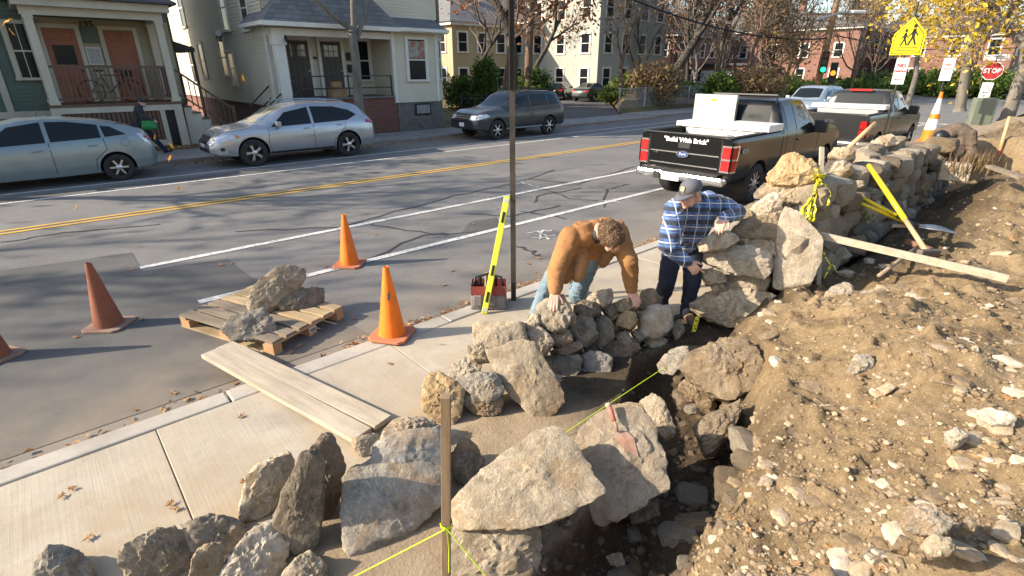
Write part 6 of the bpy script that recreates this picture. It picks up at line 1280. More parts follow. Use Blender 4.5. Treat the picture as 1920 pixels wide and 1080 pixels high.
def grow_tree(S, T, tips, p, d, ln, r, lev, rs, up=.12, wig=.16, nb=(3, 5), spread=(28, 58), minr=.004, ratio=.62, start=.35):
    k = 5 if lev > 1 else 3; q = V(*p); d = V(*d).normalized(); pts = [(q.copy(), r, d.copy())]
    for i in range(k):
        d = (d + V(rs.gauss(0, wig), rs.gauss(0, wig), rs.gauss(0, wig) + up * (.6 if lev > 2 else 1))).normalized(); q2 = q + d * (ln / k); r2 = r * (1 - .5 * (i + 1) / k)
        (S if lev > 1 else T).add(q, q2, pts[-1][1], max(minr, r2)); q = q2; pts.append((q.copy(), max(minr, r2), d.copy()))
    if lev == 0: tips.append((q.copy(), d.copy())); tips.append((pts[-2][0], d.copy())); return
    n = rs.randint(*nb) + (1 if lev == 1 else 0)
    for j in range(n + 1):
        t = 1.0 if j == n else start + (1 - start) * (j + rs.random()) / n
        f = min(k - 1, int(t * k)); b, rb, db = pts[min(k, f + 1)] if t >= 1 else (pts[f][0].lerp(pts[f + 1][0], t * k - f), pts[f][1], pts[f][2])
        ax = db.orthogonal().normalized(); ax.rotate(Matrix.Rotation(rs.uniform(0, 6.283), 3, db)); nd = db.copy(); nd.rotate(Matrix.Rotation(R(rs.uniform(*spread)) * (.5 if j == n else 1), 3, ax))
        grow_tree(S, T, tips, b, nd, ln * ratio * rs.uniform(.75, 1.2), rb * (.62 if j < n else .85), lev - 1, rs, up, wig, nb, spread, minr, ratio, .25)
def leaf_cloud(pts, per, spread, size, seed, curl=.3):
    rs = np.random.RandomState(seed); P = np.array([p[:] for p in pts]); n = len(P) * per; c = np.repeat(P, per, 0) + rs.normal(0, spread, (n, 3))
    a = rs.normal(size=(n, 3)); a /= np.linalg.norm(a, axis=1)[:, None]; b = np.cross(a, rs.normal(size=(n, 3))); b /= np.linalg.norm(b, axis=1)[:, None]; nn = np.cross(a, b); s = (size * rs.uniform(.6, 1.3, n))[:, None]
    v = np.stack([c - a * s, c - a * s * .1 + b * s * .55 + nn * s * curl * .5, c + a * s, c - a * s * .1 - b * s * .55 + nn * s * curl * .5], 1).reshape(-1, 3); f = np.arange(n * 4).reshape(-1, 4); return v, f
def mat_leaf(name, cols, trans=.35):
    m, nt, b, n, l = newmat(name); g = n.new('ShaderNodeNewGeometry'); c = ramp(nt, g.outputs['Random Per Island'], [(i / max(1, len(cols) - 1), k) for i, k in enumerate(cols)]); l.new(c, b.inputs['Base Color']); b.inputs['Roughness'].default_value = .7; b.inputs['Specular IOR Level'].default_value = .2
    tr = n.new('ShaderNodeBsdfTranslucent'); l.new(c, tr.inputs['Color']); ms = n.new('ShaderNodeMixShader'); ms.inputs[0].default_value = trans; l.new(b.outputs[0], ms.inputs[1]); l.new(tr.outputs[0], ms.inputs[2]); l.new(ms.outputs[0], n['Material Output'].inputs[0]); return m
ML = {'rust': mat_leaf('rust_leaves', [(0.13, 0.045, 0.018), (0.26, 0.09, 0.03), (0.36, 0.15, 0.05)]), 'yellow': mat_leaf('yellow_leaves', [(0.35, 0.22, 0.02), (0.62, 0.42, 0.04), (0.70, 0.55, 0.10)], .45), 'brown': mat_leaf('brown_leaves', [(0.14, 0.085, 0.045), (0.23, 0.15, 0.08), (0.25, 0.205, 0.095)]),
      'green': mat_leaf('green_leaves', [(0.03, 0.06, 0.012), (0.07, 0.12, 0.02), (0.13, 0.18, 0.035)]), 'dark': mat_leaf('conifer_leaves', [(0.015, 0.03, 0.012), (0.03, 0.055, 0.02)]), 'ygreen': mat_leaf('juniper_leaves', [(0.07, 0.10, 0.02), (0.15, 0.20, 0.04), (0.22, 0.26, 0.06)])}
def mat_bark(name, a, b): return M(name, a, b, 6, .95, .9, 22, .03, stretch=(1, 1, .25), fine=.5)
MBK = {'grey': mat_bark('grey_bark', (0.13, 0.115, 0.095), (0.23, 0.205, 0.17)), 'dark': mat_bark('dark_bark', (0.05, 0.042, 0.034), (0.10, 0.085, 0.068)), 'brown': mat_bark('brown_bark', (0.14, 0.085, 0.055), (0.22, 0.15, 0.10)), 'twig': mat_bark('twig_bark', (0.20, 0.15, 0.115), (0.33, 0.265, 0.21))}
def arr_obj(name, v, f, mat, parent, loc, smooth=False):
    me = bpy.data.meshes.new(name); me.from_pydata((v - np.array(loc)).tolist(), [], f.tolist()); o = obj_from(me, name, mat, parent, smooth=smooth); return o
def tree(name, label, base, h, r, seed, d=(0, 0, 1), lev=3, leaf=None, per=3, lspread=.25, lsize=.12, bark='grey', twig='twig', first=.4, up=.12, nb=(3, 5), group=None, spread=(28, 58), ratio=.62, wig=.16, clear=None):
    rs = random.Random(seed); root = empty(name, base, 0, label, 'tree', group); S, T, tips = Segs(), Segs(), []
    p = V(*base) - V(0, 0, .1)
    if clear: 
        q = V(*base) + V(*d).normalized() * clear; S.add(p, p + (q - p) * .08, r * 1.45, r * 1.1); S.add(p + (q - p) * .08, q, r * 1.1, r * .92); p = q; h -= clear
    grow_tree(S, T, tips, p, d, h * .55, r * (.92 if clear else 1), lev, rs, up, wig, nb, spread, .005, ratio, first)
    v, f = S.mesh(8); arr_obj('trunk', v, f, MBK[bark], root, base, True)
    v, f = T.mesh(3); o = arr_obj('twigs', v, f, MBK[twig], root, base); o['kind'] = 'stuff'
    if leaf:
        v, f = leaf_cloud([t[0] for t in tips], per, lspread, lsize, seed); o = arr_obj('crown', v, f, ML[leaf], root, base); o['kind'] = 'stuff'
    return root
# the street tree before the clapboard house: trunk forks at two storeys
def forked(name, label, pts, rad, limbs, seed, bark='grey'):
    root = empty(name, pts[0], 0, label, 'tree'); S, T, tips = Segs(), Segs(), []; rs = random.Random(seed)
    for a, b, ra, rb in zip(pts[:-1], pts[1:], rad[:-1], rad[1:]): S.add(a, b, ra, rb)
    for (p, d, ln, r) in limbs: grow_tree(S, T, tips, p, d, ln, r, 3, rs, .10, .12, (3, 4), (25, 50))
    v, f = S.mesh(9); arr_obj('trunk', v, f, MBK[bark], root, pts[0], True); v, f = T.mesh(3); o = arr_obj('twigs', v, f, MBK['twig'], root, pts[0]); o['kind'] = 'stuff'; return root
y = 19.0; q = lambda px, py: GY(px, py, y)
forked('street_tree', 'bare street tree forking in front of the clapboard house', [V(q(672, 190).x, y, 0), q(672, 190), q(668, 120), q(660, 62), q(662, 55)], [.22, .17, .155, .15, .14],
       [(q(662, 58), q(590, 0) - q(655, 58), 4.2, .10), (q(664, 58), q(672, 0) - q(664, 58), 5, .11), (q(668, 75), q(705, 0) - q(672, 70), 4.6, .09)], 3)
# big rust-leaved oak and its neighbours across the driveway
tree('oak_tree', 'dark leaning oak with rust brown leaves behind the grey SUV', (25.2, 28.5, 0), 13, .36, 12, (.12, .02, 1), 3, 'rust', 5, .45, .17, 'dark', clear=3.0, nb=(4, 5), spread=(30, 65))
tree('oak_tree', 'straight brown-trunked oak with rust leaves left of the driveway cars', (27.6, 29.2, 0), 14, .30, 22, (.02, .02, 1), 3, 'rust', 4, .5, .16, 'brown', clear=3.4, nb=(4, 5))
tree('oak_tree', 'slender oak with rust leaves leaning right over the driveway cars', (29.5, 31.5, 0), 11, .2, 23, (.22, -.1, 1), 3, 'rust', 3, .4, .15, 'dark', clear=2.2)
b = G(1245, 176, .55)
tree('leaning_tree', 'large bare tree leaning right behind the chain-link fence', b, 13, .42, 31, (.42, -.26, 1), 3, None, bark='dark', clear=2.6, nb=(4, 5), up=.10, spread=(35, 75))
tree('ivy_tree', 'pale-barked tree with ivy round its trunk left of the white tool box lid', G(1338, 172, .6), 12, .28, 33, (.04, -.02, 1), 3, 'brown', 2, .3, .10, 'grey', clear=2.8, nb=(4, 5))
bt = [(1165, 42, 10, 'brown', 1, 'bare tree with a few brown leaves behind the juniper bush'), (1290, 52, 13, 'brown', 2, 'tall thin tree with brown leaves behind the leaning tree'), (1400, 46, 9, 'brown', 2, 'twiggy yellowish tree behind the white tool box lid'), (1445, 58, 14, 'brown', 2, 'tall bare tree between the ivy tree and the utility pole'),
      (1462, 50, 7, 'brown', 2, 'small bare round-headed tree left of the utility pole'), (1492, 72, 12, None, 0, 'thin bare tree just left of the utility pole'), (1608, 62, 12, None, 0, 'dark many-stemmed bare tree before the brick apartment house'), (1575, 82, 13, None, 0, 'bare tree behind the utility pole'),
      (1215, 60, 14, 'rust', 2, 'tall tree with rust leaves behind the grey-green house'), (900, 40, 9, None, 0, 'small bare tree before the beige house'), (945, 37, 11, 'rust', 2, 'thin tree with rust leaves right of the beige house'), (1650, 85, 15, None, 0, 'tall bare tree above the brick apartment house'), (1360, 62, 15, 'rust', 2, 'tall tree with orange leaves above the ivy tree'), (1320, 80, 17, 'rust', 2, 'tallest background tree with orange leaves')]
for i, (px, D, h, lf, per, lb) in enumerate(bt):
    a = gp(px, D); multi = 'many-stemmed' in lb
    tree('bare_tree' if not lf else 'autumn_tree', lb, (a[0], a[1], .0), h, .17 if not multi else .14, 60 + i, (random.Random(i).uniform(-.12, .12), random.Random(i + 50).uniform(-.1, .1), 1), 3, lf, per, .4, .15, 'dark' if i % 2 else 'brown', clear=None if multi else h * .16, nb=(4, 6), first=.05 if multi else .3, spread=(20, 55), up=.18, group='trees behind the far side of the street')
# conifers
def conifer(label, base, h, r, seed):
    root = empty('conifer', base, 0, label, 'tree'); S = Segs(); rs = random.Random(seed); tips = []; S.add(base, (base[0], base[1], h), .25, .03); 
    for i in range(170):
        t = rs.random() ** .8; z = h * (.12 + .86 * t); l = r * (1 - t) * rs.uniform(.7, 1.1) + .25; a = rs.uniform(0, 6.28); e = (base[0] + l * math.cos(a), base[1] + l * math.sin(a), z - l * .25); S.add((base[0], base[1], z), e, .03, .01)
        for k in range(5): tips.append(V(base[0], base[1], z).lerp(V(*e), .25 + .75 * rs.random()))
    v, f = S.mesh(4); arr_obj('trunk', v, f, MBK['dark'], root, base); v, f = leaf_cloud(tips, 9, .32, .24, seed); o = arr_obj('crown', v, f, ML['dark'], root, base); o['kind'] = 'stuff'
a = gp(1585, 105); conifer('dark conifer behind the utility pole, left', (a[0], a[1], 0), 15, 4.0, 1); a = gp(1622, 112); conifer('dark conifer behind the utility pole, right', (a[0], a[1], 0), 13, 4.0, 2)
# yellow-leaved trees on the right
tree('maple_tree', 'yellow-leaved tree at the right edge beyond the stop sign', GX(1888, 222, 27), 7.5, .20, 71, (.10, .02, 1), 3, 'yellow', 5, .4, .10, 'grey', clear=1.7, nb=(5, 6), spread=(40, 80), up=.0, ratio=.7)
tree('maple_tree', 'yellow-leaved tree behind the stop sign, its limbs reaching left', GX(1800, 205, 32), 8.5, .2, 72, (-.05, .12, 1), 3, 'yellow', 5, .45, .11, 'grey', clear=1.8, nb=(5, 6), spread=(40, 80), up=.0, ratio=.7)
a = gp(1720, 52); tree('maple_tree', 'distant yellow-leaved tree behind the school sign', (a[0], a[1], 0), 10, .2, 73, (.05, 0, 1), 3, 'yellow', 5, .5, .14, 'grey', clear=2.0, nb=(5, 6), up=.02, ratio=.68)
# more bare trees closing the view
rs_ = random.Random(44)
for i, px in enumerate((1075, 1128, 1190, 1250, 1305, 1345, 1385, 1425, 1455, 1478, 1600, 1640, 1690, 1760, 1830, 1900)):
    D = rs_.uniform(50, 68) if px < 1560 else rs_.uniform(70, 90); a = gp(px, D)
    tree('background_tree', ('bare background tree, number counted from the left: ' + ('first second third fourth fifth sixth seventh eighth ninth tenth eleventh twelfth thirteenth fourteenth fifteenth sixteenth'.split()[i])).replace(', number counted from the left: ', ' filling the view behind the houses, ') + ' from the left', (a[0], a[1], 0), rs_.uniform(9, 14), .13, 300 + i, (rs_.uniform(-.15, .15), rs_.uniform(-.15, .15), 1), 3, ('brown', 'rust', None)[i % 3], 2, .45, .13, ('brown', 'grey', 'dark')[i % 3], nb=(5, 6), first=.12, spread=(18, 50), up=.12, ratio=.66, group='bare trees closing the view')
# trees along the street off to the left, whose shadows fall over the road
for i, (x, yy, h) in enumerate(((-7, 18.9, 12), (-16, 19, 13), (-3.5, 20.5, 9))): tree('street_tree', ('bare street tree nearest to the left of the view', 'bare street tree farther off to the left', 'small bare tree in the left front yard')[i], (x, yy, 0), h, .22, 90 + i, (.05, -.05, 1), 3, 'brown', 1, .35, .13, 'dark', clear=2.4, nb=(4, 5))
# shrubs
def shrub(label, base, rx, ry, h, leaf, seed, n=900, size=.06, stems=14, cat='bush', name='bush'):
    root = empty(name, base, 0, label, cat); rs = random.Random(seed); S = Segs(); tips = []
    for i in range(stems):
        a = rs.uniform(0, 6.28); e = V(base[0] + rx * .7 * math.cos(a) * rs.random(), base[1] + ry * .7 * math.sin(a) * rs.random(), base[2] + h * rs.uniform(.6, 1)); S.add(base, e, .02, .006)
        for k in range(4): m = V(*base).lerp(e, rs.uniform(.3, 1)); S.add(m, m + V(rs.uniform(-1, 1) * rx * .4, rs.uniform(-1, 1) * ry * .4, h * .2 * rs.random()), .008, .003)
    v, f = S.mesh(4); arr_obj('stems', v, f, MBK['twig'], root, base)
    for i in range(n):
        d = V(rs.gauss(0, 1), rs.gauss(0, 1), rs.gauss(0, 1)).normalized() * (rs.random() ** .35); lump = 1 + .28 * math.sin(d.x * 7 + seed) * math.cos(d.y * 6 + d.z * 5); tips.append(V(base[0] + d.x * rx * lump, base[1] + d.y * ry * lump, base[2] + h * .5 + d.z * h * .5 * lump))
    v, f = leaf_cloud(tips, 4, size * 1.2, size, seed); o = arr_obj('foliage', v, f, ML[leaf], root, base); o['kind'] = 'stuff'
p = G(1185, 180, .4); shrub('bright green juniper bush right of the driveway sedan', p, 2.0, 1.6, 1.7, 'ygreen', 1, 1400, .11); p = G(1145, 190, .2); shrub('low yellow-green bush beside the sedan', p, .9, .9, 1.0, 'ygreen', 2, 600, .09)
a = gp(909, 34); shrub('upright dark green arbor vitae by the beige house', (a[0], a[1], 0), .75, .75, 3.0, 'green', 3, 1100, .11); a = gp(868, 36); shrub('rounded green shrub at the corner of the clapboard house', (a[0], a[1], 0), 1.2, 1.2, 2.0, 'green', 4, 900, .11)
a = gp(1000, 41); shrub('dark green shrub behind the oak trunks', (a[0], a[1], 0), 1.4, 1.4, 2.4, 'green', 5, 900, .11)
for i, (px, D, w, h, lf, lb) in enumerate(((1420, 43, 2.0, 2.2, 'brown', 'brownish hedge shrub behind the white tool box lid'), (1465, 50, 2.5, 1.6, 'ygreen', 'green hedge left of the utility pole'), (1290, 44, 1.6, 1.1, 'green', 'low green shrub before the small white car'), (1230, 38, 1.6, 2.6, 'brown', 'twiggy brown shrub behind the juniper'), (1355, 40, 1.0, 1.8, 'green', 'ivy-green shrub at the foot of the ivy tree'), (1760, 75, 5, 2.2, 'green', 'long dark hedge across the road on the right'), (1850, 70, 5, 2.2, 'green', 'dark hedge behind the stop sign'), (1690, 80, 5, 2, 'dark', 'dark hedge before the shaded brick house'), (1580, 66, 4, 1.2, 'green', 'low hedge before the brick apartment house'))):
    a = gp(px, D); shrub(lb, (a[0], a[1], .3 if D < 60 else 0), w, w, h, lf, 20 + i, 900 if D < 60 else 1200, .13 if D < 60 else .22)

# ------------------------------------------------------------------ site gear
def vert(px0, py0, z0, py1, px1=None):
    """ground point under pixel 0 and the height that pixel 1 has above it"""
    b = G(px0, py0, z0); d = ray(px1 or px0, py1); t = math.hypot(b.x, b.y) / math.hypot(d.x, d.y); return b, CAM_H + d.z * t
M_or = M('orange_cone', (0.95, 0.20, 0.008), (0.80, 0.16, 0.010), 9, .5, spec=.4, fine=.10); M_oldor = M('faded_cone', (0.30, 0.095, 0.045), (0.22, 0.08, 0.045), 9, .8, fine=.5); M_cbase = M('cone_base', (0.50, 0.16, 0.07), (0.40, 0.15, 0.08), 8, .8); M_obase = M('old_cone_base', (0.22, 0.14, 0.10), (0.27, 0.18, 0.13), 7, .9)
def cone(label, p, h, body, base, rz=.4, r=.125, cat='traffic cone', lean=(0, 0)):
    root = empty('traffic_cone', p, rz, label, cat, 'orange traffic cones')
    q = MB(); w = .19 if h < .8 else .2
    pts = [(w * sx + (-.04 * sx if k in (0,) else 0), w * sy) for sx, sy, k in ()]
    oc = [(w, w - .05), (w - .05, w), (-w + .05, w), (-w, w - .05), (-w, -w + .05), (-w + .05, -w), (w - .05, -w), (w, -w + .05)]
    q.prism(oc, .0, .028, 'XY'); q.build('base', base, root, bevel=.008)
    c = MB().lathe([(r + .008, .0281), (r, .06), (.028, h - .01), (.024, h), (.018, h - .005), (.018, h - .05), (.0, h - .06)], n=32).build('body', body, root, angle=50)
    c.rotation_euler = (lean[0], lean[1], 0); return root
cone('faded rust-brown traffic cone left of the pallet', G(206, 611, ROADZ), .71, M_oldor, M_obase, .9, .13, lean=(0, -.02))
cone('bright orange cone standing on the white line behind the pallet', G(656, 496, ROADZ), .71, M_or, M_cbase, .75)
c3 = cone('bright orange cone with a grey tape patch at the kerb', G(736, 628, .012), .71, M_or, M_cbase, .62); t3 = MB().box((.0, 0, 0), (.02, .002, .075)).build('tape_patch', M('grey_tape', (.12, .12, .12), rough=.5), c3)
dv = TOCAM(c3.location); dv.rotate(Matrix.Rotation(-.62, 3, 'Z')); t3.location = dv * .076 + V(0, 0, .44); t3.rotation_euler = (-.2, .1, math.atan2(dv.y, dv.x) + math.pi / 2)
cone('faded orange cone cut off by the left edge', G(-12, 672, ROADZ), .71, M_oldor, M_obase, .5, .13)
fc = empty('traffic_cone', GX(1738, 268, 13.4), .3, 'orange and white striped cone standing beyond the old wall', 'traffic cone', 'orange traffic cones')
MB().box((0, 0, .02), (.36, .36, .04)).build('base', M_or, fc); hs = [(0, .13), (.22, .115), (.42, .087), (.52, .073), (.80, .036), (.92, .025)]
for i in range(5): MB().lathe([(hs[i][1], hs[i][0] + .04), (hs[i + 1][1], hs[i + 1][0] + .04)], n=24).build('stripe', M_or if i % 2 == 0 else M('cone_white', (.75, .75, .74), rough=.6), fc, smooth=True)
# pallet
M_pal = M('pallet_wood', (0.34, 0.24, 0.13), (0.50, 0.38, 0.22), 3, .85, .5, 40, .006, stretch=(1, 6, 6), fine=.35); M_pal2 = M('weathered_wood', (0.17, 0.135, 0.095), (0.27, 0.215, 0.15), 3, .9, .6, 40, .006, stretch=(1, 6, 6), fine=.4)
c0, cl = G(515, 668, ROADZ), G(338, 612, ROADZ); ax = (cl - c0).normalized(); ang = math.atan2(ax.y, ax.x); pal = empty('pallet', c0, ang, 'wooden pallet carrying three stones on the road', 'pallet')
PL, PW = (cl - c0).length * .98, .92
for i in range(6): MB().b2((0, -PW + i * .158, .122), (PL, -PW + i * .158 + .125, .144)).build('deck_board', M_pal2 if i in (4, 5, 3) else M_pal, pal, bevel=.003)
for x in (.0, PL / 2 - .05, PL - .1): MB().b2((x, -PW, .098), (x + .1, 0, .1215)).build('stringer', M_pal, pal)
for x in (.0, PL / 2 - .06, PL - .14):
    for y in (-PW, -PW / 2 - .07, -.10): MB().b2((x + .002, y + .002, .02), (x + .138, y + .098, .0978)).build('block', M('block_wood', (0.42, 0.22, 0.10), (0.5, 0.30, 0.15), 5, .85), pal)
for y in (-PW, -PW / 2 - .07, -.10): MB().b2((0, y, 0.001), (PL, y + .1, .0198)).build('bottom_board', M_pal, pal)
MB().b2((-.004, -PW / 2 - .065, .03), (-.0005, -PW / 2 + .02, .09)).build('label_sticker', M_plate, pal)
for i in range(6): MB().b2((-.007, -PW / 2 - .055 + i * .012, .04), (-.0045, -PW / 2 - .055 + i * .012 + .005, .08)).build('print_bar', M_black, pal)
PG = 'stones loaded on the pallet'
stone([(459, 567), (480, 534), (510, 507), (539, 498), (572, 507), (575, 525), (545, 552), (510, 586), (468, 583)], ('z', .07), 'tan', 30, .2, 'big rough stone standing tilted on the pallet', sub=5, group=PG, k=26)
stone([(518, 576), (557, 540), (607, 540), (609, 561), (581, 580), (533, 583)], ('z', .07), 'dark', 40, .2, 'flatter dark stone lying behind on the pallet', sub=5, group=PG)
stone([(404, 619), (438, 590), (498, 576), (515, 602), (523, 619), (498, 634), (433, 637)], ('z', .07), 'grey', 52, .13, 'low grey stone at the front of the pallet', sub=5, group=PG, rough=1.3)
# planks
M_plank = M('plank_wood', (0.37, 0.305, 0.215), (0.49, 0.42, 0.315), 2.5, .85, .4, 30, .004, stretch=(1, 8, 8), fine=.3)
A, Bq, Cc, Dd = G(380, 668, .05), G(435, 643, .05), G(737, 782, .05), G(660, 830, .05)
def plank(label, a, b, c, d, mat, th=.04, name='plank', cat='plank'):
    o = (a + b + c + d) / 4; dirx = ((c + d) / 2 - (a + b) / 2); L = dirx.length; w = ((b - a).length + (c - d).length) / 2; rz = math.atan2(dirx.y, dirx.x)
    p = MB().b2((-L / 2, -w / 2, -th / 2), (L / 2, w / 2, th / 2)).build(name, mat, None, bevel=.004); p.location = o; p.rotation_euler = (0, -math.asin(dirx.z / L), rz); tag(p, label, cat); return p
m1, m2 = (A + Bq) / 2, (Cc + Dd) / 2
plank('pale wide plank across the sidewalk, the left one of two', A, m1 - (Bq - A) * .003, m2 - (Cc - Dd) * .003, Dd, M_plank); plank('pale wide plank across the sidewalk, the right one of two', m1 + (Bq - A) * .003, Bq, Cc, m2 + (Cc - Dd) * .003, M_plank)
# sign post with a sheet sign seen edge on, level, tool bag
M_post = M('post_steel', (0.045, 0.04, 0.035), (0.085, 0.07, 0.055), 8, .6, metal=.3)
b, z = vert(963, 562, 0, 0, 952); sp = empty('sign_post', b, 0, 'tall dark steel sign post between the cones and the men', 'sign post')
MB().tube([(0, 0, 0), (-.02, .02, z + .6)], .038, 4).build('post', M_post, sp); b2_, z170 = vert(963, 562, 0, 168, 957)
MB().box((-.025, .03, (z170 + z + .5) / 2), (.30, .006, z + .5 - z170), R(46)).build('sign_plate', M_post, sp)
for k in range(34): MB().lathe([(.0, 0), (.006, .0), (.006, .003), (.0, .003)], (-.012, -.030 + .0, .12 + k * .1), 6, 'Y').build('hole', M_black, sp)
lb = G(908, 588, 0) + V(0, 0, .002); d = ray(951, 368); tt = (math.hypot(b.x, b.y) - .05) / math.hypot(d.x, d.y); lt = CAMP + d * tt
lv = empty('spirit_level', lb, 0, 'yellow spirit level leaning against the steel sign post', 'spirit level'); dl = lt - lb; M_lev = M('level_yellow', (0.72, 0.72, 0.05), (0.66, 0.66, 0.06), 5, .4)
MB().bar((0, 0, 0), dl, .028, .062, up=_r).build('rail', M_lev, lv, bevel=.004)
tc = TOCAM(lb); sdv = dl.normalized().cross(_r).normalized(); sdv = sdv if sdv.dot(tc) > 0 else -sdv
for t in (.1, .33, .78): MB().bar(dl * t + sdv * .016, dl * (t + .09) + sdv * .016, .012, .026, up=_r).build('vial_window', M_black, lv, bevel=.004)
for t in (.02, .95): MB().bar(dl * t + sdv * .0155, dl * (t + .03) + sdv * .0155, .004, .05, up=_r).build('level_print', M('level_grey', (.5, .5, .45), rough=.5), lv)
bg_ = empty('tool_bag', G(917, 573, 0) , R(-42), 'red and grey canvas tool bag with tools beside the sign post', 'tool bag'); M_bagr = M('bag_red', (0.27, 0.055, 0.04), (0.20, 0.05, 0.04), 6, .85, .4, 40); M_bagg = M('bag_grey', (0.17, 0.145, 0.15), (0.23, 0.20, 0.20), 6, .9, .4, 40)
def frus(w0, d0, w1, d1, z0, z1): return [(-w0, -d0, z0), (w0, -d0, z0), (w0, d0, z0), (-w0, d0, z0), (-w1, -d1, z1), (w1, -d1, z1), (w1, d1, z1), (-w1, d1, z1)]
FR = [(3, 2, 1, 0), (4, 5, 6, 7), (0, 1, 5, 4), (1, 2, 6, 5), (2, 3, 7, 6), (3, 0, 4, 7)]
MB().add(frus(.17, .11, .165, .105, 0, .15), FR).build('lower_body', M_bagg, bg_, bevel=.02); MB().add(frus(.163, .103, .16, .10, .151, .24), FR[:1] + FR[2:]).build('upper_body', M_bagr, bg_)
for x in (-.1, .03): MB().box((x, -.112, .10), (.08, .02, .11)).build('pocket', M_bagg, bg_, bevel=.01)
MB().tube([(-.14, -.06, .23), (-.12, -.02, .30), (.0, .0, .33), (.12, -.02, .30), (.14, -.06, .23)], .012, 8).build('carry_handle', M_black, bg_, smooth=True)
for i, (x, y, h, m) in enumerate(((-.03, .02, .33, M_plank), (.06, .03, .29, M_black), (-.09, .04, .30, M_black))): MB().tube([(x, y, .08), (x + .01, y, h)], .014, 8).build('tool_handle', m, bg_)
bg_.scale = (1.15, 1.15, 1.15)
# near stake, string lines
M_stake = M('stake_wood', (0.20, 0.135, 0.075), (0.29, 0.205, 0.12), 4, .85, .4, 40, .004, stretch=(8, 8, 1)); M_string = M('mason_line', (0.55, 0.75, 0.02), rough=.6)
b = G(837, 1128, -.06); d = ray(836, 742); tp0 = CAMP + d * (math.hypot(b.x, b.y) / math.hypot(d.x, d.y)); sk = MB().bar(V(0, 0, 0) - (tp0 - b) * .12, tp0 - b, .040, .040, up=_r).build('wooden_stake', M_stake, None, bevel=.002); sk.location = b; tag(sk, 'upright wooden stake standing in the near foreground with string tied on', 'stake')
d = ray(836, 983); kd = (tp0 - b).normalized(); Kn0 = b + kd * ((CAMP + d * (math.hypot(b.x, b.y) / math.hypot(d.x, d.y))) - b).length; Kn = Kn0 + TOCAM(b) * .026
def string(label, pts): o = MB().tube(pts, .0028, 6).build('string_line', M_string, None); tag(o, label, 'string')
e = G(1246, 689, .16); string('yellow string stretched from behind the triangular stone to the dry wall end', [G(1045, 821, .03), e]); string('yellow string running from the near stake to the lower left', [Kn, G(560, 1135, .10)]); string('yellow string running from the near stake to the lower right', [Kn, G(935, 1110, .16)])
string('loose yellow string end hanging down the near stake', [Kn + V(0, 0, .0), Kn + V(.004, -.004, -.12), Kn + V(-.003, 0, -.28)]); 
for i in range(1): o = MB().lathe([(.028, -.008), (.030, 0), (.028, .008)], n=8).build('knot', M_string, sk); o.location = Kn0 - sk.location
# trowel on the pale boulder
bo = [o for o in bpy.data.objects if o.get('label') == 'large pale boulder with a trowel lying on it'][0]; bv = world_bvh([bo])
pb, nb_ = hit(bv, 1168, 822, .012); pt, n2 = hit(bv, 1196, 856, .006); ph = CAMP + ray(1140, 758).normalized() * ((pb - CAMP).length * 1.02); ph.z = pb.z + .10 + 0
d = ray(1140, 758); n_ = nb_; ph = CAMP + d * ((pb + n_ * .05 - CAMP).dot(n_) / d.dot(n_))
d = ray(1156, 800); pn = CAMP + d * ((pb + n_ * .035 - CAMP).dot(n_) / d.dot(n_)); tw = empty('trowel', pb, 0, 'rusty trowel with wooden handle lying on the pale boulder', 'trowel'); M_rustm = M('rusty_steel', (0.27, 0.135, 0.08), (0.36, 0.23, 0.165), 14, .65, metal=.2)
MB().tube([ph - pb, ph.lerp(pn, .3) - pb, ph.lerp(pn, .75) - pb], [.016, .018, .013], 10).build('handle', M('trowel_handle', (0.42, 0.14, 0.10), (.36, .13, .1), 12, .6), tw, smooth=True); MB().tube([ph - (pn - ph) * .03 - pb, ph + (pn - ph) * .12 - pb], .0195, 10).build('handle_end', M_plank, tw, smooth=True)
MB().tube([ph.lerp(pn, .75) - pb, pn - pb, hit(bv, 1157, 812, .02)[0] - pb], .007, 8).build('shank', M_rustm, tw, smooth=True)
L_ = [hit(bv, x, y, .009)[0] - pb for x, y in ((1157, 808), (1174, 809), (1189, 822), (1197, 858), (1170, 842), (1155, 824))]; mid_ = sum(L_, V(0, 0, 0)) / 6 + nb_ * .006
o = MB().add(L_ + [mid_], [(0, 1, 6), (1, 2, 6), (2, 3, 6), (3, 4, 6), (4, 5, 6), (5, 0, 6)]).build('blade', M_rustm, tw, fixn=False); s_ = o.modifiers.new('s', 'SOLIDIFY'); s_.thickness = .003
# wall stake, caution tape, board
b = G(1538, 548, .42); z = 0; dpt = (b - CAMP).dot(_f); tpt = CAMP + ray(1541, 276) * ((dpt * 1.06) / ray(1541, 276).dot(_f)); ws = MB().bar(V(0, 0, -.1), tpt - b, .022, .044, up=_r).build('wooden_stake', M_plank, None, bevel=.002); ws.location = b; tag(ws, 'pale lath stake beside the upright slab with caution tape knotted on', 'stake')
def mat_tape():
    m, nt, bs, n, l = newmat('caution_tape'); vec = coords(nt, 'Object', False, (1, 1, 1)); w = n.new('ShaderNodeTexNoise'); w.inputs['Scale'].default_value = 42; l.new(vec, w.inputs['Vector']); l.new(ramp(nt, w.outputs['Fac'], [(.56, (0.78, 0.70, 0.02)), (.60, (0.02, 0.02, 0.02))]), bs.inputs['Base Color']); bs.inputs['Roughness'].default_value = .35; return m
M_tape = mat_tape(); rs = random.Random(6); tp = empty('caution_tape', b, 0, 'knotted bunch of yellow caution tape hanging on the lath stake', 'caution tape')
dpt = (b - CAMP).dot(_f)
def atd(px, py, dep): d = ray(px, py); return CAMP + d * (dep / d.dot(_f))
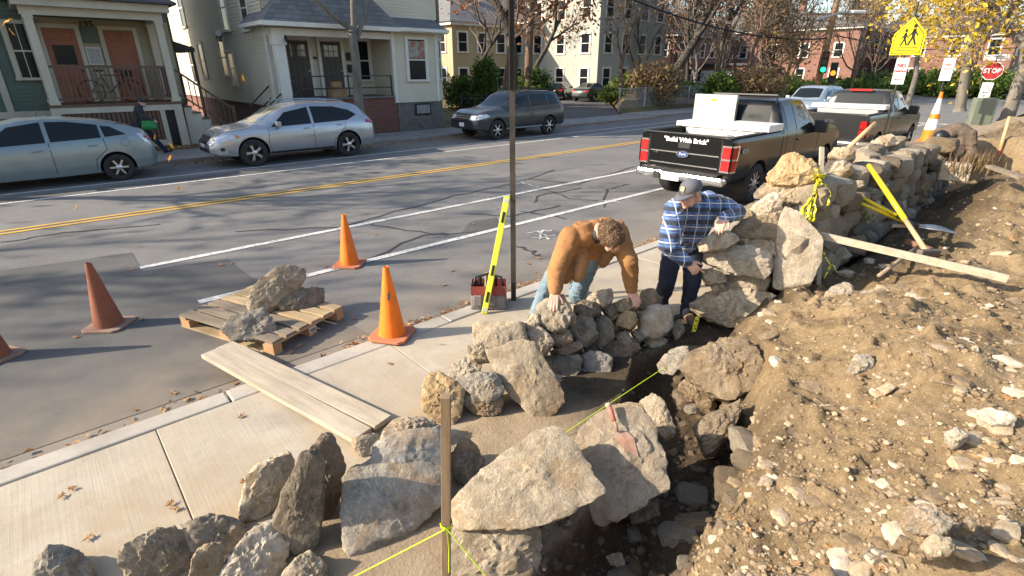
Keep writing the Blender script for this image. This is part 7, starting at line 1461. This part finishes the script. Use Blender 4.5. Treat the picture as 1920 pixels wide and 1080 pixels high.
def strip(pix, w, nm, dep=0.0):
    P = [atd(x, y, dpt - .05 - dep - rs.uniform(0, .02)) - b for x, y in pix]; Q = []
    for p, q in zip(P[:-1], P[1:]):
        for t in range(4): Q.append(p.lerp(q, t / 4) + V(rs.uniform(-.008, .008), rs.uniform(-.008, .008), rs.uniform(-.008, .008)))
    Q.append(P[-1]); vs = []; fs = []
    for i, p in enumerate(Q):
        a = rs.uniform(-.5, .5) + i * .25; s = (_r * math.cos(a) + _f * math.sin(a)) * w / 2; vs += [p - s, p + s]
        if i: fs.append((2 * i - 2, 2 * i - 1, 2 * i + 1, 2 * i))
    o = MB().add(vs, fs).build(nm, M_tape, tp, smooth=True, fixn=False); m = o.modifiers.new('s', 'SOLIDIFY'); m.thickness = .0015
for x in (1500, 1508, 1516, 1523, 1512): strip([(1536, 330), (1528 + rs.uniform(-4, 4), 360), (x + 4, 390), (x, 416)], .035, 'tape_tail')
for a, bb in (((1522, 322), (1548, 336)), ((1524, 338), (1547, 324)), ((1522, 330), (1549, 330)), ((1530, 316), (1540, 346))): strip([a, ((a[0] + bb[0]) / 2, (a[1] + bb[1]) / 2 - 2), bb], .035, 'tape_knot', .03)
strip([(1546, 345), (1556, 362), (1552, 385)], .025, 'tape_tail'); strip([(1543, 470), (1556, 500), (1545, 522), (1560, 495), (1575, 515)], .022, 'tape_tail', -.02)
tp2 = [(1474, 543), (1484, 556), (1492, 548)]; strip(tp2, .05, 'tape_tail', .0)
tr_ = empty('caution_tape', G(1303, 612, .1), 0, 'short strip of yellow and black tape hanging in the trench', 'caution tape'); bb = atd(1304, 600, (G(1303, 630, 0) - CAMP).dot(_f)); P0 = atd(1309, 592, (bb - CAMP).dot(_f)); P1 = atd(1300, 622, (bb - CAMP).dot(_f))
o = MB().add([P0 - _r * .022, P0 + _r * .022, P1 + _r * .022, P1 - _r * .022], [(0, 1, 2, 3)]).build('tape_strip', M_tape, tr_); o.location = -tr_.location; m = o.modifiers.new('s', 'SOLIDIFY'); m.thickness = .002
def beam(name, label, cat, p0, p1, w, h, mat): o = MB().bar((0, 0, 0), Vector(p1) - Vector(p0), w, h).build(name, mat, None, bevel=.003); o.location = p0; tag(o, label, cat); return o
beam('board', 'long pale board lying from the lath stake out over the bank', 'board', G(1537, 441, .96), G(1890, 523, .84), .03, .065, M_plank)
# long-handled tools on the bank
M_fib = M('yellow_handle', (0.68, 0.50, 0.01), (0.62, 0.45, 0.02), 6, .35); M_ash = M('ash_handle', (0.42, 0.27, 0.13), (0.50, 0.34, 0.18), 5, .6, stretch=(4, 4, 1)); M_steel = M('tool_steel', (0.42, 0.42, 0.40), (0.30, 0.28, 0.25), 9, .35, metal=.8)
def tool(name, label, p0, p1, segs, r=.02):
    root = empty(name, p1, 0, label, 'hand tool'); d = p0 - p1
    for nm, a, c, m, rr in segs: MB().tube([d * a, d * (a + c) / 2, d * c], [rr, rr * 1.02, rr * .98], 12).build(nm, m, root, smooth=True)
    return root
t1 = tool('sledge_hammer', 'yellow-gripped sledge hammer standing upright on the bank', G(1629, 310, 1.42), G(1740, 476, .86), (('grip', .34, 1.0, M_fib, .026), ('handle', .0, .345, M_ash, .022)))
hd = t1; MB().bar(V(-.11, .05, .02), V(.11, -.05, .0), .06, .06).build('head', M('iron', (.10, .09, .08), (.16, .13, .1), 9, .6, metal=.5), t1, bevel=.01)
t2_ = tool('shovel', 'round-point shovel with black and yellow handle lying on the bank', G(1556, 340, 1.24), G(1722, 425, .93), (('grip', .62, 1.0, M_black, .021), ('handle', .22, .63, M_fib, .020), ('collar', .0, .225, M_black, .022)))
pv_ = []; rows = [(0, .0), (.06, .09), (.14, .115), (.22, .095), (.29, .045), (.32, 0)]
q0 = G(1724, 427, .93); q1 = G(1797, 440, .90); ux = (q1 - q0).normalized(); uy = V(0, 0, 1).cross(ux).normalized(); un = ux.cross(uy); vs = []; fs = []
for i, (a, w) in enumerate(rows):
    for k in (-1, -.5, 0, .5, 1): vs.append(q0 - t2_.location + ux * a * (q1 - q0).length / .32 + uy * (w * k) + un * (.03 * (k * k) * (w / .11)))
for i in range(len(rows) - 1):
    for k in range(4): fs.append((i * 5 + k, i * 5 + k + 1, (i + 1) * 5 + k + 1, (i + 1) * 5 + k))
o = MB().add(vs, fs).build('blade', M_steel, t2_, smooth=True); m = o.modifiers.new('s', 'SOLIDIFY'); m.thickness = .003
t3_ = tool('rake', 'second yellow-handled tool lying below the shovel handle', G(1592, 372, 1.12), G(1705, 420, .92), (('handle', .0, 1.0, M_fib, .018),))
MB().bar(V(-.12, .12, -.02), V(.12, -.12, -.02), .03, .03).build('head', M_steel, t3_)
t4_ = tool('mattock', 'old wooden mattock lying in the dirt under the board', G(1648, 517, .66), G(1722, 462, .74), (('handle', .0, 1.0, M('grey_wood', (.25, .19, .13), (.33, .26, .18), 5, .8), .018),))
MB().bar(V(-.08, -.12, .01), V(.08, .12, .01), .05, .05).build('head', M('rust_iron', (.16, .08, .05), (.22, .12, .08), 9, .8), t4_, bevel=.008)
t5_ = tool('pickaxe', 'wooden tool handle leaning up over the wall top toward the grey pickup', GX(1641, 231, 8.4), GX(1588, 280, 8.0), (('handle', .0, 1.0, M_ash, .03),))
MB().bar(V(-.2, 0, -.02), V(.2, 0, -.02), .05, .05).build('head', M_steel, t5_)
t6_ = tool('spade', 'wooden spade handle standing in the cut bank at the right edge', GX(1893, 219, 14.2), GX(1872, 292, 13.9), (('handle', .12, 1.0, M_ash, .03), ('socket', .0, .125, M('red_paint', (.35, .05, .03), rough=.5), .034)))
MB().box((0, 0, -.12), (.2, .03, .26), .4).build('blade', M_steel, t6_, bevel=.01)
cs = MB().box((0, 0, 0), (.24, .34, .24), .2).build('kerb_block', ST['pale'], None, bevel=.02); cs.location = GX(1790, 322, 9.6); tag(cs, 'squared stone block with dry grass at the far end of the bank', 'stone block')
beam('board', 'weathered grey board lying at the far right of the bank', 'board', GX(1855, 312, 9.4), GX(1918, 334, 8.6), .09, .04, M_pal2)
# dry grass, sticks, leaves
def tuft(label, p, n, h, seed):
    rs = random.Random(seed); mb = MB()
    for i in range(n):
        a = rs.uniform(0, 6.28); b0 = V(rs.gauss(0, .12), rs.gauss(0, .12), 0); t = b0 + V(math.cos(a) * h * .5 * rs.random(), math.sin(a) * h * .5 * rs.random(), h * rs.uniform(.5, 1)); s = V(math.sin(a), -math.cos(a), 0) * .006; m_ = b0.lerp(t, .55) + V(0, 0, h * .1)
        mb.add([b0 - s, b0 + s, m_ + s * .8, m_ - s * .8, t], [(0, 1, 2, 3), (3, 2, 4)])
    o = mb.build('grass_tuft', ML['brown'], None, fixn=False); o.location = p; tag(o, label, 'grass', kind='stuff')
pg = GX(1830, 308, 9.9); tuft('tuft of dry yellow grass behind the squared stone block', pg + V(0, 0, -.1), 160, .34, 1); pg = GX(1800, 330, 9.5); tuft('dry grass hanging over the squared stone block', pg + V(0, 0, .05), 90, .22, 2)
pg = G(1606, 412, .75); o = None
shrub('small green weed growing in the shade behind the lath stake', pg, .12, .12, .16, 'ygreen', 77, 60, .02, 5, 'plant', 'weed')
M_dead = mat_leaf('dead_leaf', [(0.24, 0.12, 0.05), (0.36, 0.20, 0.09), (0.44, 0.29, 0.14)], .2)
def leaf_mesh(seed):
    rs = random.Random(seed); n = 14; vs = [(0, 0, .12)]; 
    for i in range(n): a = 2 * math.pi * i / n; rr = (1.0 if i % 2 == 0 else .45) * rs.uniform(.8, 1.1) * (1.2 if math.cos(a) > 0 else .9); vs.append((rr * math.cos(a), rr * .75 * math.sin(a), .35 * rs.uniform(-.3, 1) * rr))
    me = bpy.data.meshes.new('leaf'); me.from_pydata(vs, [], [(0, i + 1, (i + 1) % n + 1) for i in range(n)]); me.materials.append(M_dead); return me
LMS = [leaf_mesh(i) for i in range(5)]; rs = random.Random(9)
def leaf_at(parent, px, py, z, s): p = G(px, py, z); put(rs.choice(LMS), 'leaf', parent, (p.x, p.y, z + .008), (s, s, s), (rs.uniform(-.2, .2), rs.uniform(-.2, .2), rs.uniform(0, 6.3)))
for px, py in ((115, 932), (320, 945), (450, 783), (730, 683), (165, 1010), (455, 905), (135, 917), (330, 955), (560, 710)): leaf_at(walk, px, py, .004, .036)
for px, py in ((265, 600), (143, 633), (325, 738), (350, 750), (305, 768), (545, 662), (665, 598), (245, 507), (705, 440), (610, 500), (625, 505), (888, 420), (930, 392), (415, 497), (435, 494), (1105, 351), (1010, 485), (990, 495), (260, 463), (440, 380), (845, 508), (560, 650), (830, 535)): leaf_at(road, px, py, ROADZ + .006, .045)
for i in range(46): 
    px, py = rs.uniform(1280, 1900), rs.uniform(360, 1060); p = G(px, py, .7)
    if np.interp(p.x, EX, EY) - p.y > .15: z = soil1(p.x, p.y); s = rs.uniform(.02, .045); put(rs.choice(LMS), 'leaf', soil, (p.x, p.y, z + .012), (s, s, s), (rs.uniform(-.5, .5), rs.uniform(-.5, .5), rs.uniform(0, 6.3)))
for i in range(26):
    px, py = rs.uniform(1300, 1900), rs.uniform(380, 1060); p = G(px, py, .7)
    if np.interp(p.x, EX, EY) - p.y < .1: continue
    z = soil1(p.x, p.y); a = rs.uniform(0, 6.28); l = rs.uniform(.06, .22); o = MB().tube([(0, 0, 0), (l * .5 * math.cos(a), l * .5 * math.sin(a), .02), (l * math.cos(a + .3), l * math.sin(a + .3), .008)], [.004, .003, .002], 5).build('stick', MBK['twig'], soil); o.location = (p.x, p.y, z + .012)
def litter(name, n, fx, mat, size, parent):
    rs = np.random.RandomState(len(name) + n); P = [V(*fx(rs)) for i in range(n)]; v, f = leaf_cloud(P, 1, .004, size, n, .5); v[:, 2] = np.maximum(v[:, 2], np.repeat([p.z for p in P], 4) * 1.0 + .001); o = arr_obj(name, v, f, mat, parent, (0, 0, 0)); o['kind'] = 'stuff'
litter('leaf_litter', 1300, lambda r: (1.7 + 6.3 * r.rand(), 4.24 + abs(r.normal(0, .09)), ROADZ + .012 + .02 * r.rand()), M_dead, .032, road)
litter('leaf_litter', 130, lambda r: (-2 + 3.6 * r.rand(), 4.24 + abs(r.normal(0, .10)), ROADZ + .012), M_dead, .03, road)
litter('leaf_litter', 1600, lambda r: (-2 + 30 * r.rand(), 17.7 - abs(r.normal(0, .35)), ROADZ + .012), M_dead, .05, road)
litter('leaf_litter', 500, lambda r: (-1 + 6 * r.rand(), 20.2 + 2.0 * r.rand(), .03), M_dead, .06, fw)
litter('leaf_litter', 2600, lambda r: (27 + 25 * r.rand(), 20.4 + 8 * r.rand() ** 2, .0), M('leafpile', (.22, .11, .05), (.30, .17, .08), 5, .9), .09, None) if False else None
M_air = M('falling_leaf', (0.85, 0.42, 0.03), rough=.6)
for px, py, dd, s, lb in ((455, 145, 6.5, .055, 'falling orange leaf before the clapboard house wall'), (320, 272, 6.2, .045, 'falling yellow leaf right of the pedestrian'), (318, 295, 6.0, .045, 'falling orange leaf over the far kerb'), (335, 353, 5.5, .04, 'falling orange leaf over the centre line'), (141, 388, 5.2, .04, 'falling orange leaf over the road at left'), (289, 256, 7, .05, 'falling leaf beside the pedestrian leg'), (12, 38, 6, .05, 'falling yellow leaf at the top left edge'), (20, 59, 6, .035, 'small falling yellow leaf before the left window')):
    me = LMS[0].copy(); me.materials.clear(); me.materials.append(M_air); o = put(me, 'leaf', None, CAMP + ray(px, py).normalized() * dd, (s, s * .45, s), (rs.uniform(0, 3), rs.uniform(.6, 1.2), rs.uniform(0, 3))); tag(o, lb, 'leaf', 'leaves drifting down')

# ------------------------------------------------------------------ signs, pole, fence, far street furniture
M_signback = M('sign_white', (0.72, 0.72, 0.70), rough=.5); M_sy = M('school_yellow', (0.78, 0.62, 0.01), rough=.4); M_sred = M('stop_red', (0.32, 0.02, 0.02), rough=.45); M_lred = M('sign_red', (.45, .03, .03), rough=.5)
def facing(p, tilt=0): return math.atan2(-p.y, -p.x) + math.pi / 2 + tilt
def signroot(name, label, p, rz): return empty(name, p, rz, label, 'sign')
def plate(root, nm, poly, z, y, mat, th=.004): return MB().prism([(a, b + z) for a, b in poly], y, y + th, 'XZ').build(nm, mat, root)
def rect(w, h): return [(-w / 2, -h / 2), (w / 2, -h / 2), (w / 2, h / 2), (-w / 2, h / 2)]
def sgtext(root, s, size, x, z, mat, y=-.012, **k): return text(s, size, mat, Matrix.Translation((x, y, z)) @ Matrix.Rotation(R(90), 4, 'X'), 'lettering', root, .001, **k)
pb = GX(1657, 250, 17.0); pb.z = 0.0; z_ = lambda px, py: GX(px, py, pb.x).z
s1 = signroot('school_sign', 'yellow pentagon school crossing sign above a no parking sign', pb, facing(pb))
MB().tube([(0, .03, 0), (0, .03, 3.95)], .03, 8).build('post', M_black, s1)
zc = (z_(1703, 100) + z_(1703, 40)) / 2; hh = .40; plate(s1, 'school_plate', [(-.38, -.40), (.38, -.40), (.38, .08), (0, .46), (-.38, .08)], zc, -.0, M_sy); plate(s1, 'school_border', [(-.345, -.365), (.345, -.365), (.345, .065), (0, .41), (-.345, .065)], zc, -.0042, M_black, .002); plate(s1, 'school_field', [(-.325, -.345), (.325, -.345), (.325, .055), (0, .385), (-.325, .055)], zc, -.0066, M_sy, .002)
def figure(x, z, s):
    b = MB(); b.lathe([(.0001, 0), (.05 * s, 0), (.05 * s, .003), (.0001, .003)], (x, -.012, z + .30 * s), 14, 'Y')
    for (a, c, e, g, w) in ((0, .24, 0, .05, .085), (0, .06, -.09, -.16, .05), (0, .06, .10, -.15, .05), (0, .2, .12, .07, .035), (0, .2, -.11, .06, .035)): b.bar((x + a * s, -.0105, z + c * s), (x + e * s, -.0105, z + g * s), .003, w * s, up=(0, 0, 1)) if abs(a - e) > .01 else b.bar((x + a * s, -.0105, z + c * s), (x + e * s, -.0105, z + g * s), w * s, .003, up=(0, 1, 0))
    b.build('pedestrian_symbol', M_black, s1)
figure(-.10, zc - .07, .75); figure(.09, zc - .03, .95)
for zz in (-.24, -.30): plate(s1, 'crossing_line', [(-.26, zz), (.26, zz), (.26, zz + .015), (-.26, zz + .015)], zc, -.0115, M_black, .002)
zn = zc - .78; plate(s1, 'parking_plate', rect(.31, .62), zn, -.0, M_signback); sgtext(s1, 'NO', .13, 0, zn + .13, M_lred, bold=.004); sgtext(s1, 'PARKING', .07, 0, zn + .0, M_lred, bold=.002); sgtext(s1, 'ANY TIME', .05, 0, zn - .09, M_lred); plate(s1, 'arrow', [(-.11, -.2), (-.05, -.175), (-.05, -.19), (.11, -.19), (.11, -.21), (-.05, -.21), (-.05, -.225)], zn, -.0045, M_lred, .002)
MB().lathe([(0.001, .06), (.04, .04), (.05, 0), (.03, -.03), (.0, -.03)], (0, .03, 3.97), 12).build('post_cap', M_signback, s1)
s1.scale = (.86, .86, 1.0)
pb2 = GX(1737, 262, 24); zt2 = GX(1750, 130, 24).z; s2 = signroot('parking_sign', 'white parking sign on a thin post left of the striped cone', V(pb2.x, pb2.y, 0), facing(pb2)); MB().tube([(0, .03, 0), (0, .03, zt2 + .4)], .03, 8).build('post', M_black, s2); plate(s2, 'parking_plate', rect(.32, .72), zt2, 0, M_signback)
sgtext(s2, 'NO', .11, 0, zt2 + .14, M_lred, bold=.003); sgtext(s2, 'PARKING', .07, 0, zt2 + .03, M_lred); sgtext(s2, 'ANY TIME', .05, 0, zt2 - .07, M_lred)
pb3 = GX(1828, 232, 28.5); z3 = GX(1842, 133, 28.5).z; s3 = signroot('stop_sign', 'red stop sign with a white sign below and a street name blade above', pb3, facing(pb3)); MB().tube([(0, .035, -.1), (0.02, .035, z3 - pb3.z + .7)], .03, 8).build('post', M_black, s3); zr = z3 - pb3.z
oc = lambda r: [(r * math.cos(R(22.5 + 45 * k)), r * math.sin(R(22.5 + 45 * k))) for k in range(8)]
plate(s3, 'stop_rim', oc(.34), zr, 0, M_signback); plate(s3, 'stop_plate', oc(.32), zr, -.0045, M_sred); sgtext(s3, 'STOP', .235, 0, zr, M_signback, bold=.004, sx=.95); plate(s3, 'lower_plate', rect(.34, .66), zr - .75, 0, M_signback); sgtext(s3, 'NO', .10, 0, zr - .55, M_black); plate(s3, 'arrow', [(-.1, 0), (-.04, .03), (-.04, .01), (.1, .01), (.1, -.01), (-.04, -.01), (-.04, -.03)], zr - .78, -.0045, M_black, .002); plate(s3, 'street_blade', rect(.75, .2), zr + .48, 0.01, M_signback); plate(s3, 'blade_print', [(-.3, .02), (.3, .02), (.3, .06), (-.3, .06)], zr + .48, .006, M('print_grey', (.35, .35, .35), rough=.6), .002); plate(s3, 'blade_print', [(-.2, -.06), (.2, -.06), (.2, -.03), (-.2, -.03)], zr + .48, .006, M('print_grey2', (.4, .4, .4), rough=.6), .002)
ub = empty('utility_box', GX(1832, 238, 26.0), facing(pb3, .3), 'green-grey utility cabinet behind the stop sign', 'utility box'); MB().b2((-.32, -.2, -.1), (.32, .25, 1.0)).build('cabinet', M('cabinet', (.13, .15, .115), (.17, .19, .15), 3, .6), ub, bevel=.02); MB().b2((-.28, -.212, .0), (.28, -.2005, .92)).build('cabinet_door', M('cabinet_door', (.12, .14, .105), rough=.6), ub)
# utility pole, signal, wires
M_pole = M('pole_wood', (0.24, 0.15, 0.085), (0.33, 0.22, 0.13), 5, .9, .5, 30, stretch=(6, 6, 1)); pp = GY(1529, 172, 18.4); pp.z = 0; up_ = empty('utility_pole', (pp.x, pp.y, 0), 0, 'brown wooden utility pole carrying traffic signals and wires', 'utility pole'); D = math.hypot(pp.x, pp.y)
def hz(px, py): d = ray(px, py); return CAM_H + d.z * D / math.hypot(d.x, d.y)
MB().tube([(0, 0, -.2), (.25, -.25, 15)], [.30, .20], 10).build('pole', M_pole, up_, smooth=True)
for py, w in ((28, 2.4), (60, 1.8)): zz = hz(1545, py); MB().bar(V(-_r.x * w, -_r.y * w, zz), V(_r.x * w, _r.y * w, zz + .1), .12, .14).build('crossarm', M_pole, up_)
M_sig = M('signal_black', (.015, .018, .015), rough=.6); M_go = M('signal_green', (0.02, 0.75, 0.25), rough=.4, emit=1.6); M_hand = M('signal_amber', (1.0, 0.22, 0.02), rough=.4, emit=1.2)
zg = hz(1540, 128); rz = facing(pp); f2 = TOCAM(pp)
def sig(nm, off, z, sz, lm, lz, lab): b0 = empty(nm, V(pp.x, pp.y, z) + _r * off + f2 * .45, rz, lab, 'traffic light'); MB().b2((-sz / 2, 0, -sz * 1.5), (sz / 2, .3, sz * 1.5)).build('housing', M_sig, b0, bevel=.03); return b0
b0 = sig('traffic_signal', .25, zg + .45, .55, M_go, 0, 'traffic signal showing green on the utility pole')
for k, m in enumerate((M_go, M('signal_off', (.06, .05, .02), rough=.4), M('signal_off_red', (.08, .02, .02), rough=.4))): MB().lathe([(0.001, 0), (.2, 0), (.2, .03), (.001, .03)], (0, -.035, -.55 + k * .55), 16, 'Y').build('lens', m, b0)
b1 = sig('pedestrian_signal', 1.15, hz(1560, 137), .55, M_hand, 0, 'pedestrian signal showing amber right of the utility pole'); MB().lathe([(0.001, 0), (.2, 0), (.2, .03), (.001, .03)], (0, -.035, 0), 16, 'Y').build('lens', M_hand, b1)
M_wire = M('wire_black', (.012, .012, .012), rough=.7)
def wire(label, p0, p1, sag, r):
    p0, p1 = V(*p0), V(*p1); P = [p0.lerp(p1, k / 18) + V(0, 0, -sag * 4 * (k / 18) * (1 - k / 18)) for k in range(19)]; o = MB().tube([p - p0 for p in P], r, 5).build('overhead_wire', M_wire, None); o.location = p0; tag(o, label, 'wire', 'overhead wires')
top = V(pp.x + .15, pp.y - .1, 0)
wire('thick black cable sagging from the upper left to the utility pole', CAMP + ray(1130, -25).normalized() * 34, top + V(0, 0, hz(1540, 72)), .9, .055); wire('thin wire above the thick cable left of the utility pole', CAMP + ray(1180, -40).normalized() * 36, top + V(0, 0, hz(1542, 40)), .5, .02)
wire('wire running right from the utility pole over the brick apartment house', top + V(0, 0, hz(1540, 62)), CAMP + ray(1925, 88).normalized() * 45, .6, .03); wire('second wire running right from the utility pole past the school sign', top + V(0, 0, hz(1540, 66)), CAMP + ray(1925, 60).normalized() * 45, .5, .03); wire('upper thin wire running right from the utility pole', top + V(0, 0, hz(1543, 25)), CAMP + ray(1930, -20).normalized() * 45, .5, .02)
sl_ = empty('street_light', CAMP + ray(1600, 22).normalized() * 48, 0, 'street light arm high right of the utility pole', 'street light'); MB().tube([(-2.5, 1.5, -.6), (-1, .6, -.1), (0, 0, 0)], .06, 6).build('arm', M_alloy, sl_); MB().box((.3, -.2, 0), (1.0, .35, .18), -.6).build('lamp_head', M_signback, sl_, bevel=.05)
fb = empty('fire_alarm_box', G(1493, 186, .05), 0, 'red fire alarm pedestal beside the fence corner', 'alarm box'); MB().tube([(0, 0, 0), (0, 0, .7)], .12, 8).build('pedestal', M_signback, fb); MB().b2((-.2, -.2, .7), (.2, .2, 1.35)).lathe([(.22, 1.35), (.16, 1.5), (.0, 1.6)], n=12).build('box', M('alarm_red', (.55, .04, .03), rough=.4), fb, bevel=.03)
# chain-link fence
M_galv = M('galvanised', (.34, .35, .34), rough=.5, metal=.5); cf = empty('chain_link_fence', (27, 20.6, .2), 0, 'grey chain-link fence along the far sidewalk right of the driveway', 'fence'); FX = [27 + 2.6 * k for k in range(9)]
for x in FX: MB().tube([(x - 27, 0, -.15), (x - 27, 0, 1.2)], .04, 8).build('post', M_galv, cf)
MB().tube([(0, 0, 1.16), (FX[-1] - 27, 0, 1.16)], .022, 6).build('top_rail', M_galv, cf); S = Segs(); x = 0
while x < FX[-1] - 27 - 1.1: S.add((x, 0, 0), (x + 1.12, 0, 1.14), .006, .006); S.add((x + 1.12, 0.01, 0), (x, 0.01, 1.14), .006, .006); x += .13
v_, f_ = S.mesh(3); o = arr_obj('mesh', v_, f_, M_galv, cf, (0, 0, 0)); o['kind'] = 'stuff'
ifn = empty('iron_fence', (15.2, 20.6, 0), 0, 'black iron fence right of the clapboard house', 'fence')
for k in range(3): MB().tube([(k * 1.5, 0, 0), (k * 1.5, 0, 1.4)], .035, 6).build('post', M_black, ifn)
for z in (.25, 1.15): MB().tube([(0, 0, z), (3.0, 0, z)], .02, 6).build('rail', M_black, ifn)
for k in range(20): MB().tube([(.15 * k + .07, 0, .25), (.15 * k + .07, 0, 1.3)], .01, 5).build('picket', M_black, ifn)
# bicycle on the porch
bk = empty('bicycle', (2.3, 21.75, 1.43), 0, 'dark bicycle standing behind the brown porch railing', 'bicycle')
for x in (-.52, .52):
    w = MB(); n = 28
    w.tube([(x + .33 * math.cos(6.2832 * k / n), 0, .34 + .33 * math.sin(6.2832 * k / n)) for k in range(n + 1)], .018, 6, False); w = w.build('wheel', M_tyre, bk); S = MB()
    for k in range(12): S.tube([(x, 0, .34), (x + .32 * math.cos(k * .5236), 0, .34 + .32 * math.sin(k * .5236))], .003, 4)
    S.build('spokes', M_alloy, w)
MB().tube([(.52, 0, .34), (.38, 0, .88)], .018, 6).tube([(.40, 0, .80), (-.16, 0, .82)], .018, 6).tube([(.40, 0, .74), (-.05, 0, .30)], .02, 6).tube([(-.2, 0, .92), (-.05, 0, .30)], .018, 6).tube([(-.52, 0, .34), (-.05, 0, .30)], .014, 6).tube([(-.52, 0, .34), (-.17, 0, .80)], .012, 6).build('frame', M('bike_paint', (.03, .03, .035), rough=.3), bk)
MB().tube([(.36, -.28, .98), (.40, 0, .93), (.36, .28, .98)], .014, 6).build('handlebar', M_black, bk); MB().box((-.22, 0, .95), (.26, .13, .06)).build('saddle', M_black, bk, bevel=.02); MB().box((.50, 0, .86), (.26, .3, .2)).build('basket', M_rimdark, bk)
